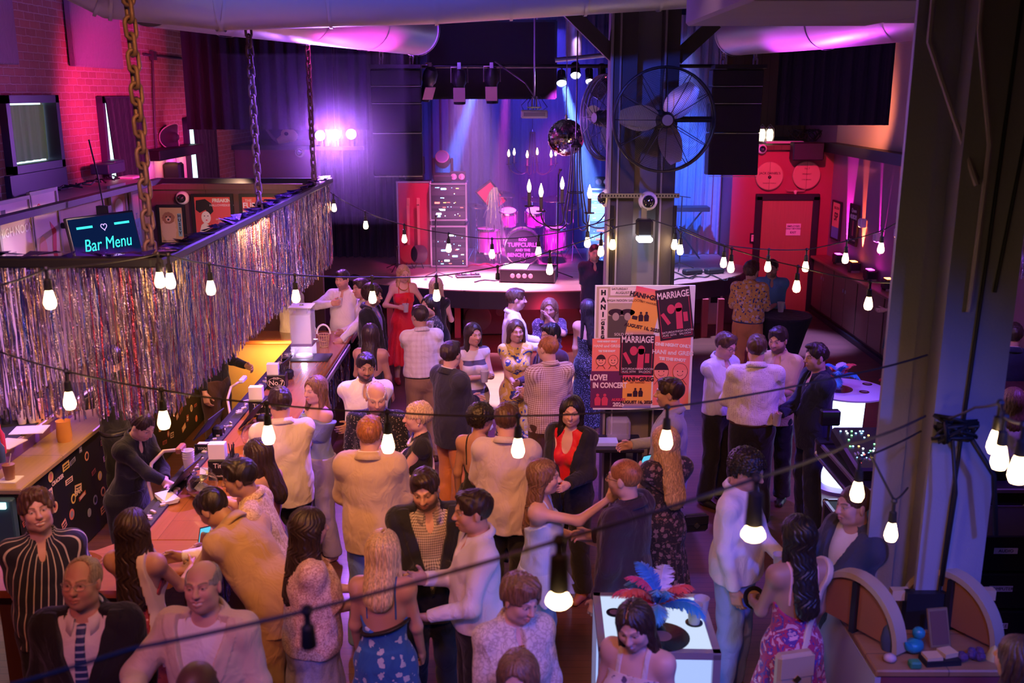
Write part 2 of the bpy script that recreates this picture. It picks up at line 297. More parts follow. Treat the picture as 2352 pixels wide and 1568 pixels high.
# ------------------------------------------------------------------ bodies and clothes: implicit surfaces meshed with surface nets
f32 = np.float32
def V3(*a): return np.array(a, dtype=np.float64)
def unit(v):
 v = np.asarray(v, float); n = np.linalg.norm(v); return v/n if n > 1e-9 else V3(0, 0, 1)
def RX(a): c, s = math.cos(a), math.sin(a); return np.array([[1, 0, 0], [0, c, -s], [0, s, c]])
def RY(a): c, s = math.cos(a), math.sin(a); return np.array([[c, 0, s], [0, 1, 0], [-s, 0, c]])
def RZ(a): c, s = math.cos(a), math.sin(a); return np.array([[c, -s, 0], [s, c, 0], [0, 0, 1]])
class Fld:
 """a list of (operation, shape, blend); a shape gives a signed distance for points (n,3)"""
 def __init__(s): s.ops = []; s.lo = V3(9, 9, 9); s.hi = V3(-9, -9, -9)
 def grow(s, p, r):
  p = np.asarray(p, float); s.lo = np.minimum(s.lo, p-r); s.hi = np.maximum(s.hi, p+r)
 def cap(s, a, b, ra, rb=None, k=.02, op='u', cut=None):
  a = np.asarray(a, float); b = np.asarray(b, float); rb = ra if rb is None else rb
  if op == 'u': s.grow(a, ra); s.grow(b, rb)
  ba = b-a; l2 = float(ba@ba)+1e-9
  a_, ba_ = a.astype(f32), ba.astype(f32)
  def f(P):
   pa = P-a_
   t = np.clip((pa@ba_)/f32(l2), 0, 1)
   d = np.sqrt(((pa-t[:, None]*ba_)**2).sum(1))-(f32(ra)+f32(rb-ra)*t)
   if cut is not None:
    for (c0, n0) in cut: d = np.maximum(d, (P-np.asarray(c0, f32))@np.asarray(n0, f32))
   return d
  s.ops.append((op, f, k, (a+b)/2, np.linalg.norm(ba)/2+max(ra, rb))); return s
 def ell(s, c, r, R=None, k=.02, op='u'):
  c = np.asarray(c, float); r = np.asarray(r, float)
  if op == 'u': s.grow(c, r.max())
  M = (np.eye(3) if R is None else np.asarray(R)).astype(f32); c_ = c.astype(f32); ir = (1/r).astype(f32)
  def f(P):
   q = (P-c_)@M
   a = q*ir; k0 = np.sqrt((a*a).sum(1)); b = a*ir; k1 = np.sqrt((b*b).sum(1))+f32(1e-6)
   return k0*(k0-1)/k1
  s.ops.append((op, f, k, c, r.max())); return s
 def flat(s, o, R, ky, a, b, ra, rb, k=.03, op='u'):
  """a capsule a-b in the frame (o, R), squashed by ky along its y axis"""
  o = np.asarray(o, float); R = np.asarray(R, float); a = np.asarray(a, float); b = np.asarray(b, float)
  wa, wb = o+R@a, o+R@b
  if op == 'u': s.grow(wa, ra); s.grow(wb, rb)
  M=R.astype(f32);o_=o.astype(f32);sc=np.array([1,1/ky,1],f32);ba=(b-a).astype(f32);l2=float(ba@ba)+1e-9;a_=a.astype(f32)
  def f(P):
   q = ((P-o_)@M)*sc-a_
   t = np.clip((q@ba)/f32(l2), 0, 1)
   e = q-t[:, None]*ba
   n = np.sqrt((e*e).sum(1))+f32(1e-6); g = np.sqrt(((e*sc)**2).sum(1))/n
   return (n-(f32(ra)+f32(rb-ra)*t))/np.maximum(g, 1)
  s.ops.append((op, f, k, (wa+wb)/2, np.linalg.norm(wa-wb)/2+max(ra, rb))); return s
 def box(s, c, h, R=None, r=.005, k=.01, op='u'):
  c = np.asarray(c, float); h = np.asarray(h, float)-r;
  if op == 'u': s.grow(c, np.linalg.norm(h)+r)
  M = (np.eye(3) if R is None else np.asarray(R)).astype(f32); c_ = c.astype(f32); h_ = h.astype(f32)
  def f(P):
   q = np.abs((P-c_)@M)-h_
   return np.sqrt((np.maximum(q, 0)**2).sum(1))+np.minimum(q.max(1), 0)-f32(r)
  s.ops.append((op, f, k, c, np.linalg.norm(h)+r)); return s
 def plane(s, c, n, k=.004):
  """keep the side that n points away from"""
  c_ = np.asarray(c, f32); n_ = unit(n).astype(f32)
  s.ops.append(('i', lambda P: (P-c_)@n_, k, None, 0)); return s
 def sub(s, fld, op='s', k=.006):
  s.ops.append((op, fld.eval, k, None, 0))
  if op == 'u': s.lo = np.minimum(s.lo, fld.lo); s.hi = np.maximum(s.hi, fld.hi)
  return s
 def off(s, fn):
  """move the surface by fn(P)"""
  s.ops.append(('d', fn, 0, None, 0)); return s
 def eval(s, P):
  d = None
  for op, f, k, c, r in s.ops:
   if op == 'd': d = d+f(P).astype(f32); continue
   if d is None: d = f(P).astype(f32); continue
   if c is not None and len(P) > 4000:
    q = P-np.asarray(c, f32); m = (q*q).sum(1) < f32((r*1.25+.06+k)**2)
    if op == 'u': m |= False
    ix = np.flatnonzero(m)
    if len(ix) == 0:
     continue
    e = f(P[ix]).astype(f32); g = d[ix]
   else:
    ix = slice(None); e = f(P).astype(f32); g = d
   k = f32(max(k, 1e-5))
   if op == 'u':
    h = np.maximum(k-np.abs(g-e), 0)/k; v = np.minimum(g, e)-h*h*k*f32(.25)
   else:
    if op == 's': e = -e
    h = np.maximum(k-np.abs(g-e), 0)/k; v = np.maximum(g, e)+h*h*k*f32(.25)
   d[ix] = v
  return d
def axis_pts(lo, hi, base, fine):
 out = [lo]; x = lo
 while x < hi:
  st = base
  for (a, b, r) in fine:
   if a-base*.5 <= x < b: st = min(st, r)
  x += st; out.append(x)
 n = len(out)-1; pad = (-n) % 4
 for i in range(pad): out.append(out[-1]+base)
 return np.array(out, f32)
def mesh_field(fld, base, fine=()):
 """fine: list of (lo3, hi3, res)"""
 lo = fld.lo-.03; hi = fld.hi+.03
 ax = [axis_pts(lo[i], hi[i], base, [(f[0][i], f[1][i], f[2]) for f in fine]) for i in range(3)]
 n = [len(a) for a in ax]; nb = [(m-1)//4 for m in n]
 cc = [(a[:-1:4][:b]+a[4::4][:b])/2 for a, b in zip(ax, nb)]; hh = [(a[4::4][:b]-a[:-1:4][:b])/2 for a, b in zip(ax, nb)]
 G = np.stack(np.meshgrid(*cc, indexing='ij'), -1).reshape(-1, 3)
 H = np.sqrt(sum(np.meshgrid(*[h*h for h in hh], indexing='ij'))).reshape(-1)
 dc = np.empty(len(G), f32)
 for i in range(0, len(G), 60000): dc[i:i+60000] = fld.eval(G[i:i+60000])
 act = (np.abs(dc) < H*1.35+.02).reshape(nb)
 D = np.full(n, f32(1))
 neg = (dc < 0).reshape(nb)
 up = np.repeat(np.repeat(np.repeat(neg, 4, 0), 4, 1), 4, 2)
 D[:-1, :-1, :-1][up] = -1
 pm = np.zeros(n, bool)
 au = np.repeat(np.repeat(np.repeat(act, 4, 0), 4, 1), 4, 2)
 pm[:-1, :-1, :-1] |= au; pm[1:, :-1, :-1] |= au;
 t = pm.copy(); pm[:, 1:, :] |= t[:, :-1, :]; t = pm.copy(); pm[:, :, 1:] |= t[:, :, :-1]
 I, J, K = np.nonzero(pm)
 P = np.stack([ax[0][I], ax[1][J], ax[2][K]], -1)
 dv = np.empty(len(P), f32)
 for i in range(0, len(P), 60000): dv[i:i+60000] = fld.eval(P[i:i+60000])
 D[I, J, K] = dv
 return nets(ax, D)
_CO = [(0, 0, 0), (1, 0, 0), (0, 1, 0), (1, 1, 0), (0, 0, 1), (1, 0, 1), (0, 1, 1), (1, 1, 1)]
_ED = [(0, 1), (2, 3), (4, 5), (6, 7), (0, 2), (1, 3), (4, 6), (5, 7), (0, 4), (1, 5), (2, 6), (3, 7)]
def nets(ax, D):
 S = D < 0
 n = D.shape; c = np.zeros((n[0]-1, n[1]-1, n[2]-1), np.uint8)
 for (i, j, k) in _CO: c += S[i:n[0]-1+i, j:n[1]-1+j, k:n[2]-1+k]
 I, J, K = np.nonzero((c > 0) & (c < 8))
 if len(I) == 0: return np.zeros((0, 3), f32), np.zeros((0, 4), np.int32)
 val = np.stack([D[I+i, J+j, K+k] for (i, j, k) in _CO], 1)
 pos = [np.stack([ax[0][I+i], ax[1][J+j], ax[2][K+k]], -1) for (i, j, k) in _CO]
 acc = np.zeros((len(I), 3), f32); cnt = np.zeros(len(I), f32)
 for a, b in _ED:
  va, vb = val[:, a], val[:, b]; m = (va < 0) != (vb < 0)
  t = np.where(m, va/np.where(m, va-vb, 1), 0)[:, None]
  acc += np.where(m[:, None], pos[a]+(pos[b]-pos[a])*t, 0); cnt += m
 verts = acc/cnt[:, None]
 ind = np.full(c.shape, -1, np.int32); ind[I, J, K] = np.arange(len(I), dtype=np.int32)
 quads = []
 for axn in range(3):
  o1, o2 = (axn+1) % 3, (axn+2) % 3
  sl = [slice(None)]*3; sl[axn] = slice(0, n[axn]-1); sl[o1] = slice(1, n[o1]-1); sl[o2] = slice(1, n[o2]-1)
  sh = list(sl); sh[axn] = slice(1, n[axn])
  A = S[tuple(sl)]; B = S[tuple(sh)]
  e = np.stack(np.nonzero(A != B), 1)
  if len(e) == 0: continue
  pos_dir = A[tuple(e.T)]
  b = e.copy(); b[:, o1] += 1; b[:, o2] += 1
  def cell(d1, d2):
   q = b.copy(); q[:, o1] += d1; q[:, o2] += d2; return ind[tuple(q.T)]
  q = np.stack([cell(-1, -1), cell(0, -1), cell(0, 0), cell(-1, 0)], 1)
  q[~pos_dir] = q[~pos_dir][:, ::-1]
  quads.append(q)
 q = np.concatenate(quads); q = q[(q >= 0).all(1)]
 return verts, q.astype(np.int32)
def np_mesh(name, verts, quads, mat, col=None, smooth=True):
 me = bpy.data.meshes.new(name); nv, nq = len(verts), len(quads)
 me.vertices.add(nv); me.vertices.foreach_set('co', np.ascontiguousarray(verts, f32).ravel())
 me.loops.add(nq*4); me.loops.foreach_set('vertex_index', np.ascontiguousarray(quads, np.int32).ravel())
 me.polygons.add(nq); me.polygons.foreach_set('loop_start', np.arange(0, nq*4, 4, dtype=np.int32))
 if smooth: me.polygons.foreach_set('use_smooth', np.ones(nq, bool))
 if col is not None:
  a = me.color_attributes.new('skin_tone', 'FLOAT_COLOR', 'POINT')
  a.data.foreach_set('color', np.ascontiguousarray(np.concatenate([col, np.ones((nv, 1))], 1), f32).ravel())
 me.materials.append(mat); me.update(); me.validate()
 return me
# ------------------------------------------------------------------ surfaces of the hall
def brick_mat():
 m, t, b = _nt('brick'); v = ocoord(t, (1, 1, 1))
 sx = t.nodes.new('ShaderNodeSeparateXYZ'); t.links.new(v, sx.inputs[0]); cb = t.nodes.new('ShaderNodeCombineXYZ')
 t.links.new(sx.outputs[1], cb.inputs[0]); t.links.new(sx.outputs[2], cb.inputs[1])
 br=t.nodes.new('ShaderNodeTexBrick');br.inputs['Scale'].default_value=1;br.inputs['Brick Width'].default_value=.23;br.inputs['Row Height'].default_value=.082;br.inputs['Mortar Size'].default_value=.008;br.inputs['Mortar Smooth'].default_value=.3
 br.inputs['Color1'].default_value=(.34,.15,.10,1);br.inputs['Color2'].default_value=(.24,.10,.07,1);br.inputs['Mortar'].default_value=(.42,.34,.28,1)
 nz=t.nodes.new('ShaderNodeTexNoise');nz.inputs['Scale'].default_value=14;nz.inputs['Detail'].default_value=5;t.links.new(cb.outputs[0],nz.inputs['Vector'])
 wob=t.nodes.new('ShaderNodeVectorMath');wob.operation='MULTIPLY_ADD';t.links.new(nz.outputs['Color'],wob.inputs[0]);wob.inputs[1].default_value=(.02,.02,0);t.links.new(cb.outputs[0],wob.inputs[2])
 t.links.new(wob.outputs[0], br.inputs['Vector'])
 t.links.new(mix_rgb(t, mth(t, 'MULTIPLY', nz.outputs['Fac'], .35), br.outputs['Color'], (.45, .34, .26)), b.inputs['Base Color'])
 bp = t.nodes.new('ShaderNodeBump'); bp.inputs['Strength'].default_value = .9; bp.inputs['Distance'].default_value = .02
 t.links.new(mth(t,'ADD',mth(t,'MULTIPLY',br.outputs['Fac'],-1.),mth(t,'MULTIPLY',nz.outputs['Fac'],.5)),bp.inputs['Height']);t.links.new(bp.outputs['Normal'],b.inputs['Normal']);b.inputs['Roughness'].default_value=.8
 return m
def wood_mat(name, c1, c2, rough=.35, plank=.11, length=1.6, axis='y', coat=0., gap=.004):
 if name in MATS: return MATS[name]
 m,t,b=_nt(name);v=ocoord(t);sx=t.nodes.new('ShaderNodeSeparateXYZ');t.links.new(v,sx.inputs[0]);cb=t.nodes.new('ShaderNodeCombineXYZ')
 X, Y, Z = sx.outputs
 u, w = {'y': (Y, X), 'x': (X, Y), 'z': (Z, X)}[axis]
 t.links.new(u, cb.inputs[0]); t.links.new(w, cb.inputs[1])
 br=t.nodes.new('ShaderNodeTexBrick');br.offset=.37;br.inputs['Scale'].default_value=1;br.inputs['Brick Width'].default_value=length;br.inputs['Row Height'].default_value=plank;br.inputs['Mortar Size'].default_value=gap
 br.inputs['Color1'].default_value=(*c1,1);br.inputs['Color2'].default_value=(*c2,1);br.inputs['Mortar'].default_value=(*[c*.3 for c in c2],1);t.links.new(cb.outputs[0],br.inputs['Vector'])
 mp = t.nodes.new('ShaderNodeMapping'); mp.inputs['Scale'].default_value = (2.2, 40, 1); t.links.new(cb.outputs[0], mp.inputs[0])
 nz=t.nodes.new('ShaderNodeTexNoise');nz.inputs['Scale'].default_value=1;nz.inputs['Detail'].default_value=4;t.links.new(mp.outputs[0],nz.inputs['Vector'])
 t.links.new(mix_rgb(t,mth(t,'MULTIPLY',nz.outputs['Fac'],.55),br.outputs['Color'],tuple(c*.45 for c in c1)),b.inputs['Base Color'])
 b.inputs['Roughness'].default_value=rough;b.inputs['Coat Weight'].default_value=coat;b.inputs['Coat Roughness'].default_value=.15
 MATS[name] = m; return m
DARKWOOD = wood_mat('dark_wood', (.16, .075, .04), (.12, .055, .03), .45, .14, 2, 'z')
BARWOOD = wood_mat('bar_top_wood', (.42, .15, .05), (.36, .12, .04), .22, .6, 4, 'y', .6, .001)
BARWOODX = wood_mat('bar_end_wood', (.42, .15, .05), (.36, .12, .04), .22, .6, 4, 'x', .6, .001)
PANEL = wood_mat('panel_wood', (.20, .10, .055), (.17, .085, .045), .5, 1.2, 3, 'z')
BLACK=mat('black_paint',(.012,.012,.014),.5);BLACKMET=mat('black_metal',(.02,.02,.022),.4,.3);STEEL=mat('steel',(.55,.55,.57),.3,1.)
DARKSTEEL=mat('painted_steel',(.075,.07,.08),.5,.2,bump=.15,bscale=40);WHITE=mat('white_plastic',(.75,.74,.72),.4);CHROME=mat('chrome',(.8,.8,.82),.12,1.)
VELVET = cloth('black_drape', (.016, .014, .022), sheen=.06); VELVET2 = cloth('stage_drape', (.05, .05, .07), sheen=.2)
CABLE = mat('black_cable', (.012, .012, .012), .55); GALV = mat('galvanised_duct', (.40, .39, .42), .42, .6, bump=.25, bscale=9)
MAROON=mat('maroon_paint',(.34,.06,.075),.6,vary=.12,bscale=3);PURPLEWALL=mat('plum_paint',(.26,.11,.19),.6,vary=.12,bscale=2.5);CREAMWALL=mat('peach_paint',(.45,.30,.24),.7)
# floor, ceiling and walls
b=MB();b.box((.4,9.3,-.05),(11.2,22.4,.1));struct('floor',b,wood_mat('floor_boards',(.15,.060,.036),(.11,.044,.028),.42,.085,1.4,'x',.08,.003))
b = MB(); b.box((.4, 9.3, 6.05), (11.2, 22.4, .1)); struct('ceiling', b, mat('ceiling_black', (.03, .028, .032), .8))
WX = -5.1
wins = [(10.15, 11.35, 3.20, 3.98), (12.55, 13.75, 2.70, 3.96), (15.75, 17.1, 2.3, 3.62)]
b = MB()
ys = [-2]+[v for w in wins for v in w[:2]]+[20.6]
for i in range(0, len(ys), 2): b.box((WX-.15, (ys[i]+ys[i+1])/2, 3), (.3, ys[i+1]-ys[i], 6))
for(y0,y1,z0,z1)in wins:b.box((WX-.15,(y0+y1)/2,z0/2),(.3,y1-y0,z0));b.box((WX-.15,(y0+y1)/2,(z1+6)/2),(.3,y1-y0,6-z1))
struct('wall_left', b, brick_mat())
b = MB(); b.box((6.05, 9.3, 3), (.3, 22.4, 6)); struct('wall_right', b, PURPLEWALL)
b = MB(); b.box((.4, 20.55, 3), (11.2, .1, 6)); struct('wall_back', b, mat('back_wall_dark', (.05, .04, .05), .8))
b = MB(); b.box((.4, -1.95, 3), (11.2, .1, 6)); struct('wall_front', b, mat('front_wall_dark', (.04, .03, .04), .8))
# the two lobby boxes beside the stage
b = MB(); b.box((4.98, 19.5, 1.5), (1.84, 2.0, 3.0)); struct('wall_door_side', b, MAROON)
b = MB(); b.box((5.0, 19.45, 3.04), (1.9, 2.1, .08)); struct('trim_1', b, DARKWOOD)
b = MB(); b.box((-4.33, 19.5, 1.5), (1.5, 2.0, 3.0)); struct('wall_lobby', b, mat('lobby_paint', (.22, .06, .09), .6))
b = MB(); b.box((-4.33, 19.45, 3.04), (1.56, 2.1, .08)); struct('trim_2', b, BLACK)
b=MB();b.box((4.95,20.44,4.0),(1.8,.1,1.7));struct('trim_3',b,wood_mat('old_boards',(.13,.09,.05),(.08,.05,.03),.7,.17,3,'z'))
# right wall: dado cabinets, drink ledge, rail
b = MB(); b.box((5.785, 13.6, 3.05), (.24, 9.6, .17)); struct('trim_4', b, BLACK)
b = MB(); b.box((5.895, 13.6, 4.5), (.02, 9.6, 2.75)); struct('trim_5', b, CREAMWALL)
b = MB(); b.box((5.62, 9.0, .04), (.05, 18.8, .08)); struct('baseboard_right', b, BLACK)
for k in range(8):
 y = 17.8-k*1.22
 t=thing('wall_cabinet',['wooden wall cabinet in the corner by the exit door','wooden wall cabinet under the first floor-standing uplight','wooden wall cabinet under the second uplight','wooden wall cabinet under the third uplight','wooden wall cabinet behind the woman in the green dress','wooden wall cabinet next nearer than the green dress','wooden wall cabinet behind the steel post','nearest wooden wall cabinet beyond the mixing desk'][k],'cabinet',(5.65,y,0),group='cabinets along the right wall')
 b = MB(); b.box((.12, 0, .55), (.24, 1.2, .94)); b.build('body', DARKWOOD, t)
 for s in (-1, 1):
  b = MB(); b.box((-.008, s*.3, .56), (.016, .57, .86), bev=.004); d = b.build('door', PANEL, t)
  b=MB();b.tube([(-.018,s*.06,.72+.02*math.cos(a))if 0 else(-.02,s*.06+.018*math.sin(a),.74+.03*math.cos(a))for a in[2*PI*i/10 for i in range(10)]],.004,6,closed=True);b.build('ring_pull',STEEL,d,smooth=True)
t = thing('drink_ledge', 'long narrow wooden drink ledge above the wall cabinets', 'ledge', (5.74, 13.6, 1.04))
b=MB();b.box((0,0,0),(.34,9.8,.045),bev=.01);b.build('shelf',wood_mat('ledge_wood',(.26,.10,.05),(.2,.08,.04),.4,.4,3,'y'),t)
# the exit door
DX0, DX1 = 4.62, 5.55
b=MB();b.box(((DX0+DX1)/2,18.46,1.04),(DX1-DX0,.05,2.08));d=struct('door_1',b,wood_mat('door_wood',(.42,.17,.09),(.38,.15,.08),.5,2,4,'z'))
b = MB()
for x in (DX0-.06, DX1+.06): b.box((x, 18.46, 1.08), (.12, .10, 2.16), bev=.01)
b.box(((DX0+DX1)/2, 18.46, 2.14), (DX1-DX0+.24, .10, .12), bev=.01); b.build('door_frame', BLACK, d)
FRONT = Matrix(((1, 0, 0), (0, 0, -1), (0, 1, 0))).to_3x3()          # lettering that faces the camera side (-Y)
def sign(name, label, cat, c, w, h, base, R=FRONT, frame=None, fw=.02, thick=.02, group=None):
 t = thing(name, label, cat, c, group=group); b = MB(); b.box((0, 0, 0), (w, h, thick));
 b.v = [tuple(R @ Vector(v)) for v in b.v]; b.build('sheet', base, t)
 if frame:
  b = MB()
  for s in (-1, 1): b.box((s*(w/2+fw/2), 0, .006), (fw, h+2*fw, thick+.012)); b.box((0, s*(h/2+fw/2), .006), (w, fw, thick+.012))
  b.v = [tuple(R @ Vector(v)) for v in b.v]; b.build('frame', frame, t)
 return t
def patch(t, name, R, x, y, w, h, m, dz=.0125, rot=0., poly=None):
 """a flat printed shape on a sheet"""
 c, s = math.cos(rot), math.sin(rot); P = poly or [(-w/2, -h/2), (w/2, -h/2), (w/2, h/2), (-w/2, h/2)]
 b=MB();b.prism([(x+c*px-s*py,y+s*px+c*py)for px,py in P],.0008,R.to_4x4()@Matrix.Translation((0,0,dz)));return b.build(name,m,t)
def words(t, name, R, x, y, s, size, m, dz=.0128, rot=0., sx=1., **k):
 return text(name, s, size, m, t, R @ Vector((x, y, dz)), R @ Matrix.Rotation(rot, 3, 'Z'), sx=sx, **k)
def circ(r,n=20,sy=1.,a0=0,a1=2*PI):return[(r*math.cos(a0+(a1-a0)*i/n),r*sy*math.sin(a0+(a1-a0)*i/n))for i in range(n+(0 if a1-a0>6.28 else 1))]
INK=mat('ink_black',(.015,.013,.014),.6);PAPER=mat('paper_white',(.72,.70,.66),.6);LAV=mat('paper_lilac',(.62,.55,.68),.6);RED=mat('ink_red',(.55,.04,.05),.6)
p = ony(1822, 527, 18.42)
t = sign('door_sign', 'white paper notice taped to the exit door', 'sign', p, .27, .22, PAPER, thick=.004)
words(t,'lettering',FRONT,0,.06,'EMPLOYEES',.045,INK,dz=.003,bold=.001);words(t,'lettering',FRONT,0,.015,'ONLY BEYOND',.04,INK,dz=.003,bold=.001);words(t,'lettering',FRONT,0,-.055,'EXIT',.055,INK,dz=.003,bold=.001)
p = ony(1736, 546, 18.48)
t = sign('wall_notice', 'small framed red notice left of the exit door', 'sign', p, .18, .13, PAPER, frame=BLACK, fw=.02)
words(t, 'lettering', FRONT, 0, .02, 'PRIVATE', .04, RED); words(t, 'lettering', FRONT, 0, -.03, 'PARTY', .04, RED)
OAK = wood_mat('barrel_oak', (.60, .34, .20), (.52, .28, .16), .5, .13, 3, 'x')
for px,lab in((1767,'round oak barrel head lettered with a whiskey name'),(1852,'round oak barrel head with faint print, nearer the right wall')):
 p=ony(px,402 if px>1800 else 404,18.46);t=thing('barrel_head',lab,'barrel head',p,group='barrel heads over the exit door')
 b = MB(); b.lathe([(.0, .03), (.24, .03), (.255, .02), (.255, -.02)], 40, R=FRONT, cap=False); b.build('head_boards', OAK, t)
 if px < 1800:
  words(t,'lettering',FRONT,0,.05,"JACK DANIEL'S",.058,INK,dz=.032,bold=.0008);patch(t,'emblem',FRONT,0,-.02,.06,.065,INK,dz=.031,poly=circ(.032));words(t,'lettering',FRONT,0,-.02,'7',.04,OAK,dz=.0325);words(t,'lettering',FRONT,0,-.13,'TENNESSEE WHISKEY',.026,INK,dz=.032)
 else:
  words(t,'lettering',FRONT,0,.12,'No 7',.045,INK,dz=.032);words(t,'lettering',FRONT,0,.02,'WHISKEY',.04,INK,dz=.032);words(t,'lettering',FRONT,0,-.08,'LYNCHBURG',.03,INK,dz=.032)
p = ony(1827, 440, 18.44); t = thing('longhorn_skull', 'small longhorn skull ornament above the exit door', 'ornament', p)
b=MB();b.ball((0,0,0),(.035,.02,.03),12);b.tube([(0,0,-.01),(0,-.01,-.09)],[.028,.012],10);b.build('skull',mat('bone',(.6,.42,.36),.6),t,smooth=True)
for s in (-1, 1):
 b=MB();b.tube([(s*.02,0,.015),(s*.09,-.01,.02),(s*.16,-.01,.025),(s*.19,-.01,.06)],[.012,.011,.008,.002],8);b.build('horn',mat('horn',(.4,.25,.18),.5),t,smooth=True)
# framed posters on the right wall
RW = Matrix(((0, 0, -1), (-1, 0, 0), (0, 1, 0))).to_3x3()              # faces -X
def wall_poster(px,py,w,h,base,lab):return sign('framed_poster',lab,'poster',onx(px,py,5.87),w,h,base,R=RW,frame=BLACK,fw=.03,group='framed posters on the right wall')
t=wall_poster(1921,506,.42,.64,mat('poster_salmon',(.75,.25,.18),.5),'framed salmon and blue poster nearest the exit door')
patch(t,'printed_band',RW,0,-.22,.42,.2,mat('poster_blue',(.12,.22,.5),.5));words(t,'lettering',RW,0,.22,'SALOON',.07,INK);words(t,'lettering',RW,0,.06,'5P',.2,INK,bold=.004)
t = wall_poster(1961, 516, .36, .64, INK, 'framed black poster with white headline lettering')
words(t,'lettering',RW,0,.24,'Queen',.09,PAPER);words(t,'lettering',RW,0,.13,'MURDER',.10,PAPER,bold=.003);patch(t,'figure',RW,0,-.06,.08,.26,MAROON);words(t,'lettering',RW,0,-.26,'HIGH NOON SALOON',.035,PAPER)
t = wall_poster(2093, 560, .50, .72, mat('poster_rose', (.72, .10, .16), .5), 'framed rose red poster beside the steel post')
words(t,'lettering',RW,0,.2,'RIOT',.12,PAPER);patch(t,'figure',RW,0,0,.1,.2,INK,poly=circ(.09,sy=1.4));words(t,'lettering',RW,0,-.24,'MADISON',.06,PAPER)
# wall speakers/sockets between the posters
for px,py,lab in((1981,512,'small white wall lamp box right of the black poster'),(2016,545,'small white wall box with red flag above the string lights'),(2065,535,'small wall box lit orange beside the rose poster')):
 t = thing('wall_box', lab, 'wall box', onx(px, py, 5.84), group='small boxes on the right wall')
 b=MB();b.box((0,0,0),(.10,.13,.15),bev=.015);b.build('housing',WHITE,t);b=MB();b.box((-.055,0,0),(.012,.10,.11));b.build('cover',mat('cover_grey',(.5,.48,.55),.4),t)
# uplights on the ledge: each lamp lights the wall above it
for k,(px,py,col)in enumerate(((1925,612,(1.,.04,.75)),(1960,625,(1.,.20,.05)),(1998,642,(1.,.04,.80)),(2041,657,(1.,.26,.06)))):
 p=onx(px,py,5.78);p.z=1.063;lab=['black uplight on the ledge washing the wall pink, farthest of four','black uplight on the ledge washing the wall orange, second farthest','black uplight on the ledge washing the wall pink, beside the nearest','black uplight on the ledge washing the wall orange, nearest of four'][k]
 t = thing('uplight', lab, 'uplight', p, group='uplights on the drink ledge')
 b=MB();b.box((0,0,.10),(.18,.2,.16),bev=.02);b.build('housing',BLACKMET,t);b=MB();b.box((-.01,0,.183),(.09,.15,.008));b.build('lens',glow('lens_%d'%(k%2),col,14),t)
 b = MB()
 for s in (-1, 1): b.box((0, s*.09, .02), (.14, .015, .04))
 b.build('bracket', STEEL, t)
 l = lamp('SPOT', 'uplight_beam', (p.x+.05, p.y, p.z+.20), (p.x+.12, p.y, p.z+1.0), 1700, col, .01, 24, .6)
# lights, camera domes and lanterns around the lobby top
def dome(loc, lab, s=1., rz=0., down=False):
 t=thing('dome_camera',lab,'camera',loc,rz,group='white security dome cameras');R=Matrix.Rotation(PI/2,3,'X')if not down else Matrix.Rotation(PI,3,'X')
 b=MB();b.lathe([(.0,-.05),(.085,-.05),(.088,-.02),(.078,.015),(.058,.03)],28,R=R,cap=False);b.build('housing',WHITE,t,smooth=True)
 b=MB();b.lathe([(.056,.028),(.05,.055),(.03,.075),(.0,.082)],24,R=R,cap=False);b.build('dome',mat('dome_glass',(.015,.015,.02),.08,coat=1),t,smooth=True);t.scale=(s,)*3
dome(ony(1751,342,18.4),'white dome camera under the lantern shelf');dome(ony(688,350,18.42),'white dome camera on the lobby box under the shelf with the skull')
t=thing('wall_speaker','dark grey wall loudspeaker above the exit door','speaker',ony(1853,347,18.32));b=MB();b.box((0,0,0),(.56,.26,.32),bev=.02);b.build('cabinet',BLACK,t);b=MB();b.box((0,-.135,0),(.52,.012,.28));b.build('grille',mat('speaker_grille',(.025,.025,.035),.7,bump=.4,bscale=300),t)
for px,lab in((1749,'lit glass lantern half hidden by the hanging speakers'),(1767,'brightly lit glass lantern on the shelf over the exit door')):
 p = ony(px, 327, 19.0); p.z = 3.08; t = thing('lantern', lab, 'lantern', p, group='lanterns on the shelf')
 b=MB();b.lathe([(.06,0),(.07,.02),(.05,.05)],16);b.build('base',STEEL,t,smooth=True);b=MB();b.lathe([(.045,.05),(.065,.12),(.062,.22),(.04,.27)],16,cap=False);b.build('glass_chimney',glow('lantern_glow',(1,.85,.55),3.0 if px>1760 else 3.0),t,smooth=True)
 b=MB();b.lathe([(.045,.27),(.03,.31),(.0,.32)],16);b.tube([(-.06,0,.02),(-.085,0,.15),(-.07,0,.28),(0,0,.36),(.07,0,.28),(.085,0,.15),(.06,0,.02)],.005,6);b.build('cap',STEEL,t,smooth=True)
for px, w, h, lab in ((1800, .5, .05, 'pale folded banner lying on the lantern shelf'),):
 p=ony(px,328,18.75);p.z=3.10;b=MB();b.box((0,0,.02),(.7,.2,.04),bev=.01);tag(b.build('folded_banner',PAPER,loc=p),lab,'banner')
p = ony(1850, 300, 19.4); p.z = 3.08
t = thing('cable_coil', 'tangle of black cables piled on the shelf over the door', 'cable', p)
b = MB(); rr = random.Random(3)
for k in range(4):b.tube([(rr.uniform(-.05,.05)+(.2+.05*k)*math.cos(a),.12*math.sin(a),.03+.22*abs(math.sin(a*1.5+k)))for a in[2*PI*i/18 for i in range(18)]],.008,6,closed=True)
b.build('coil', CABLE, t, smooth=True)
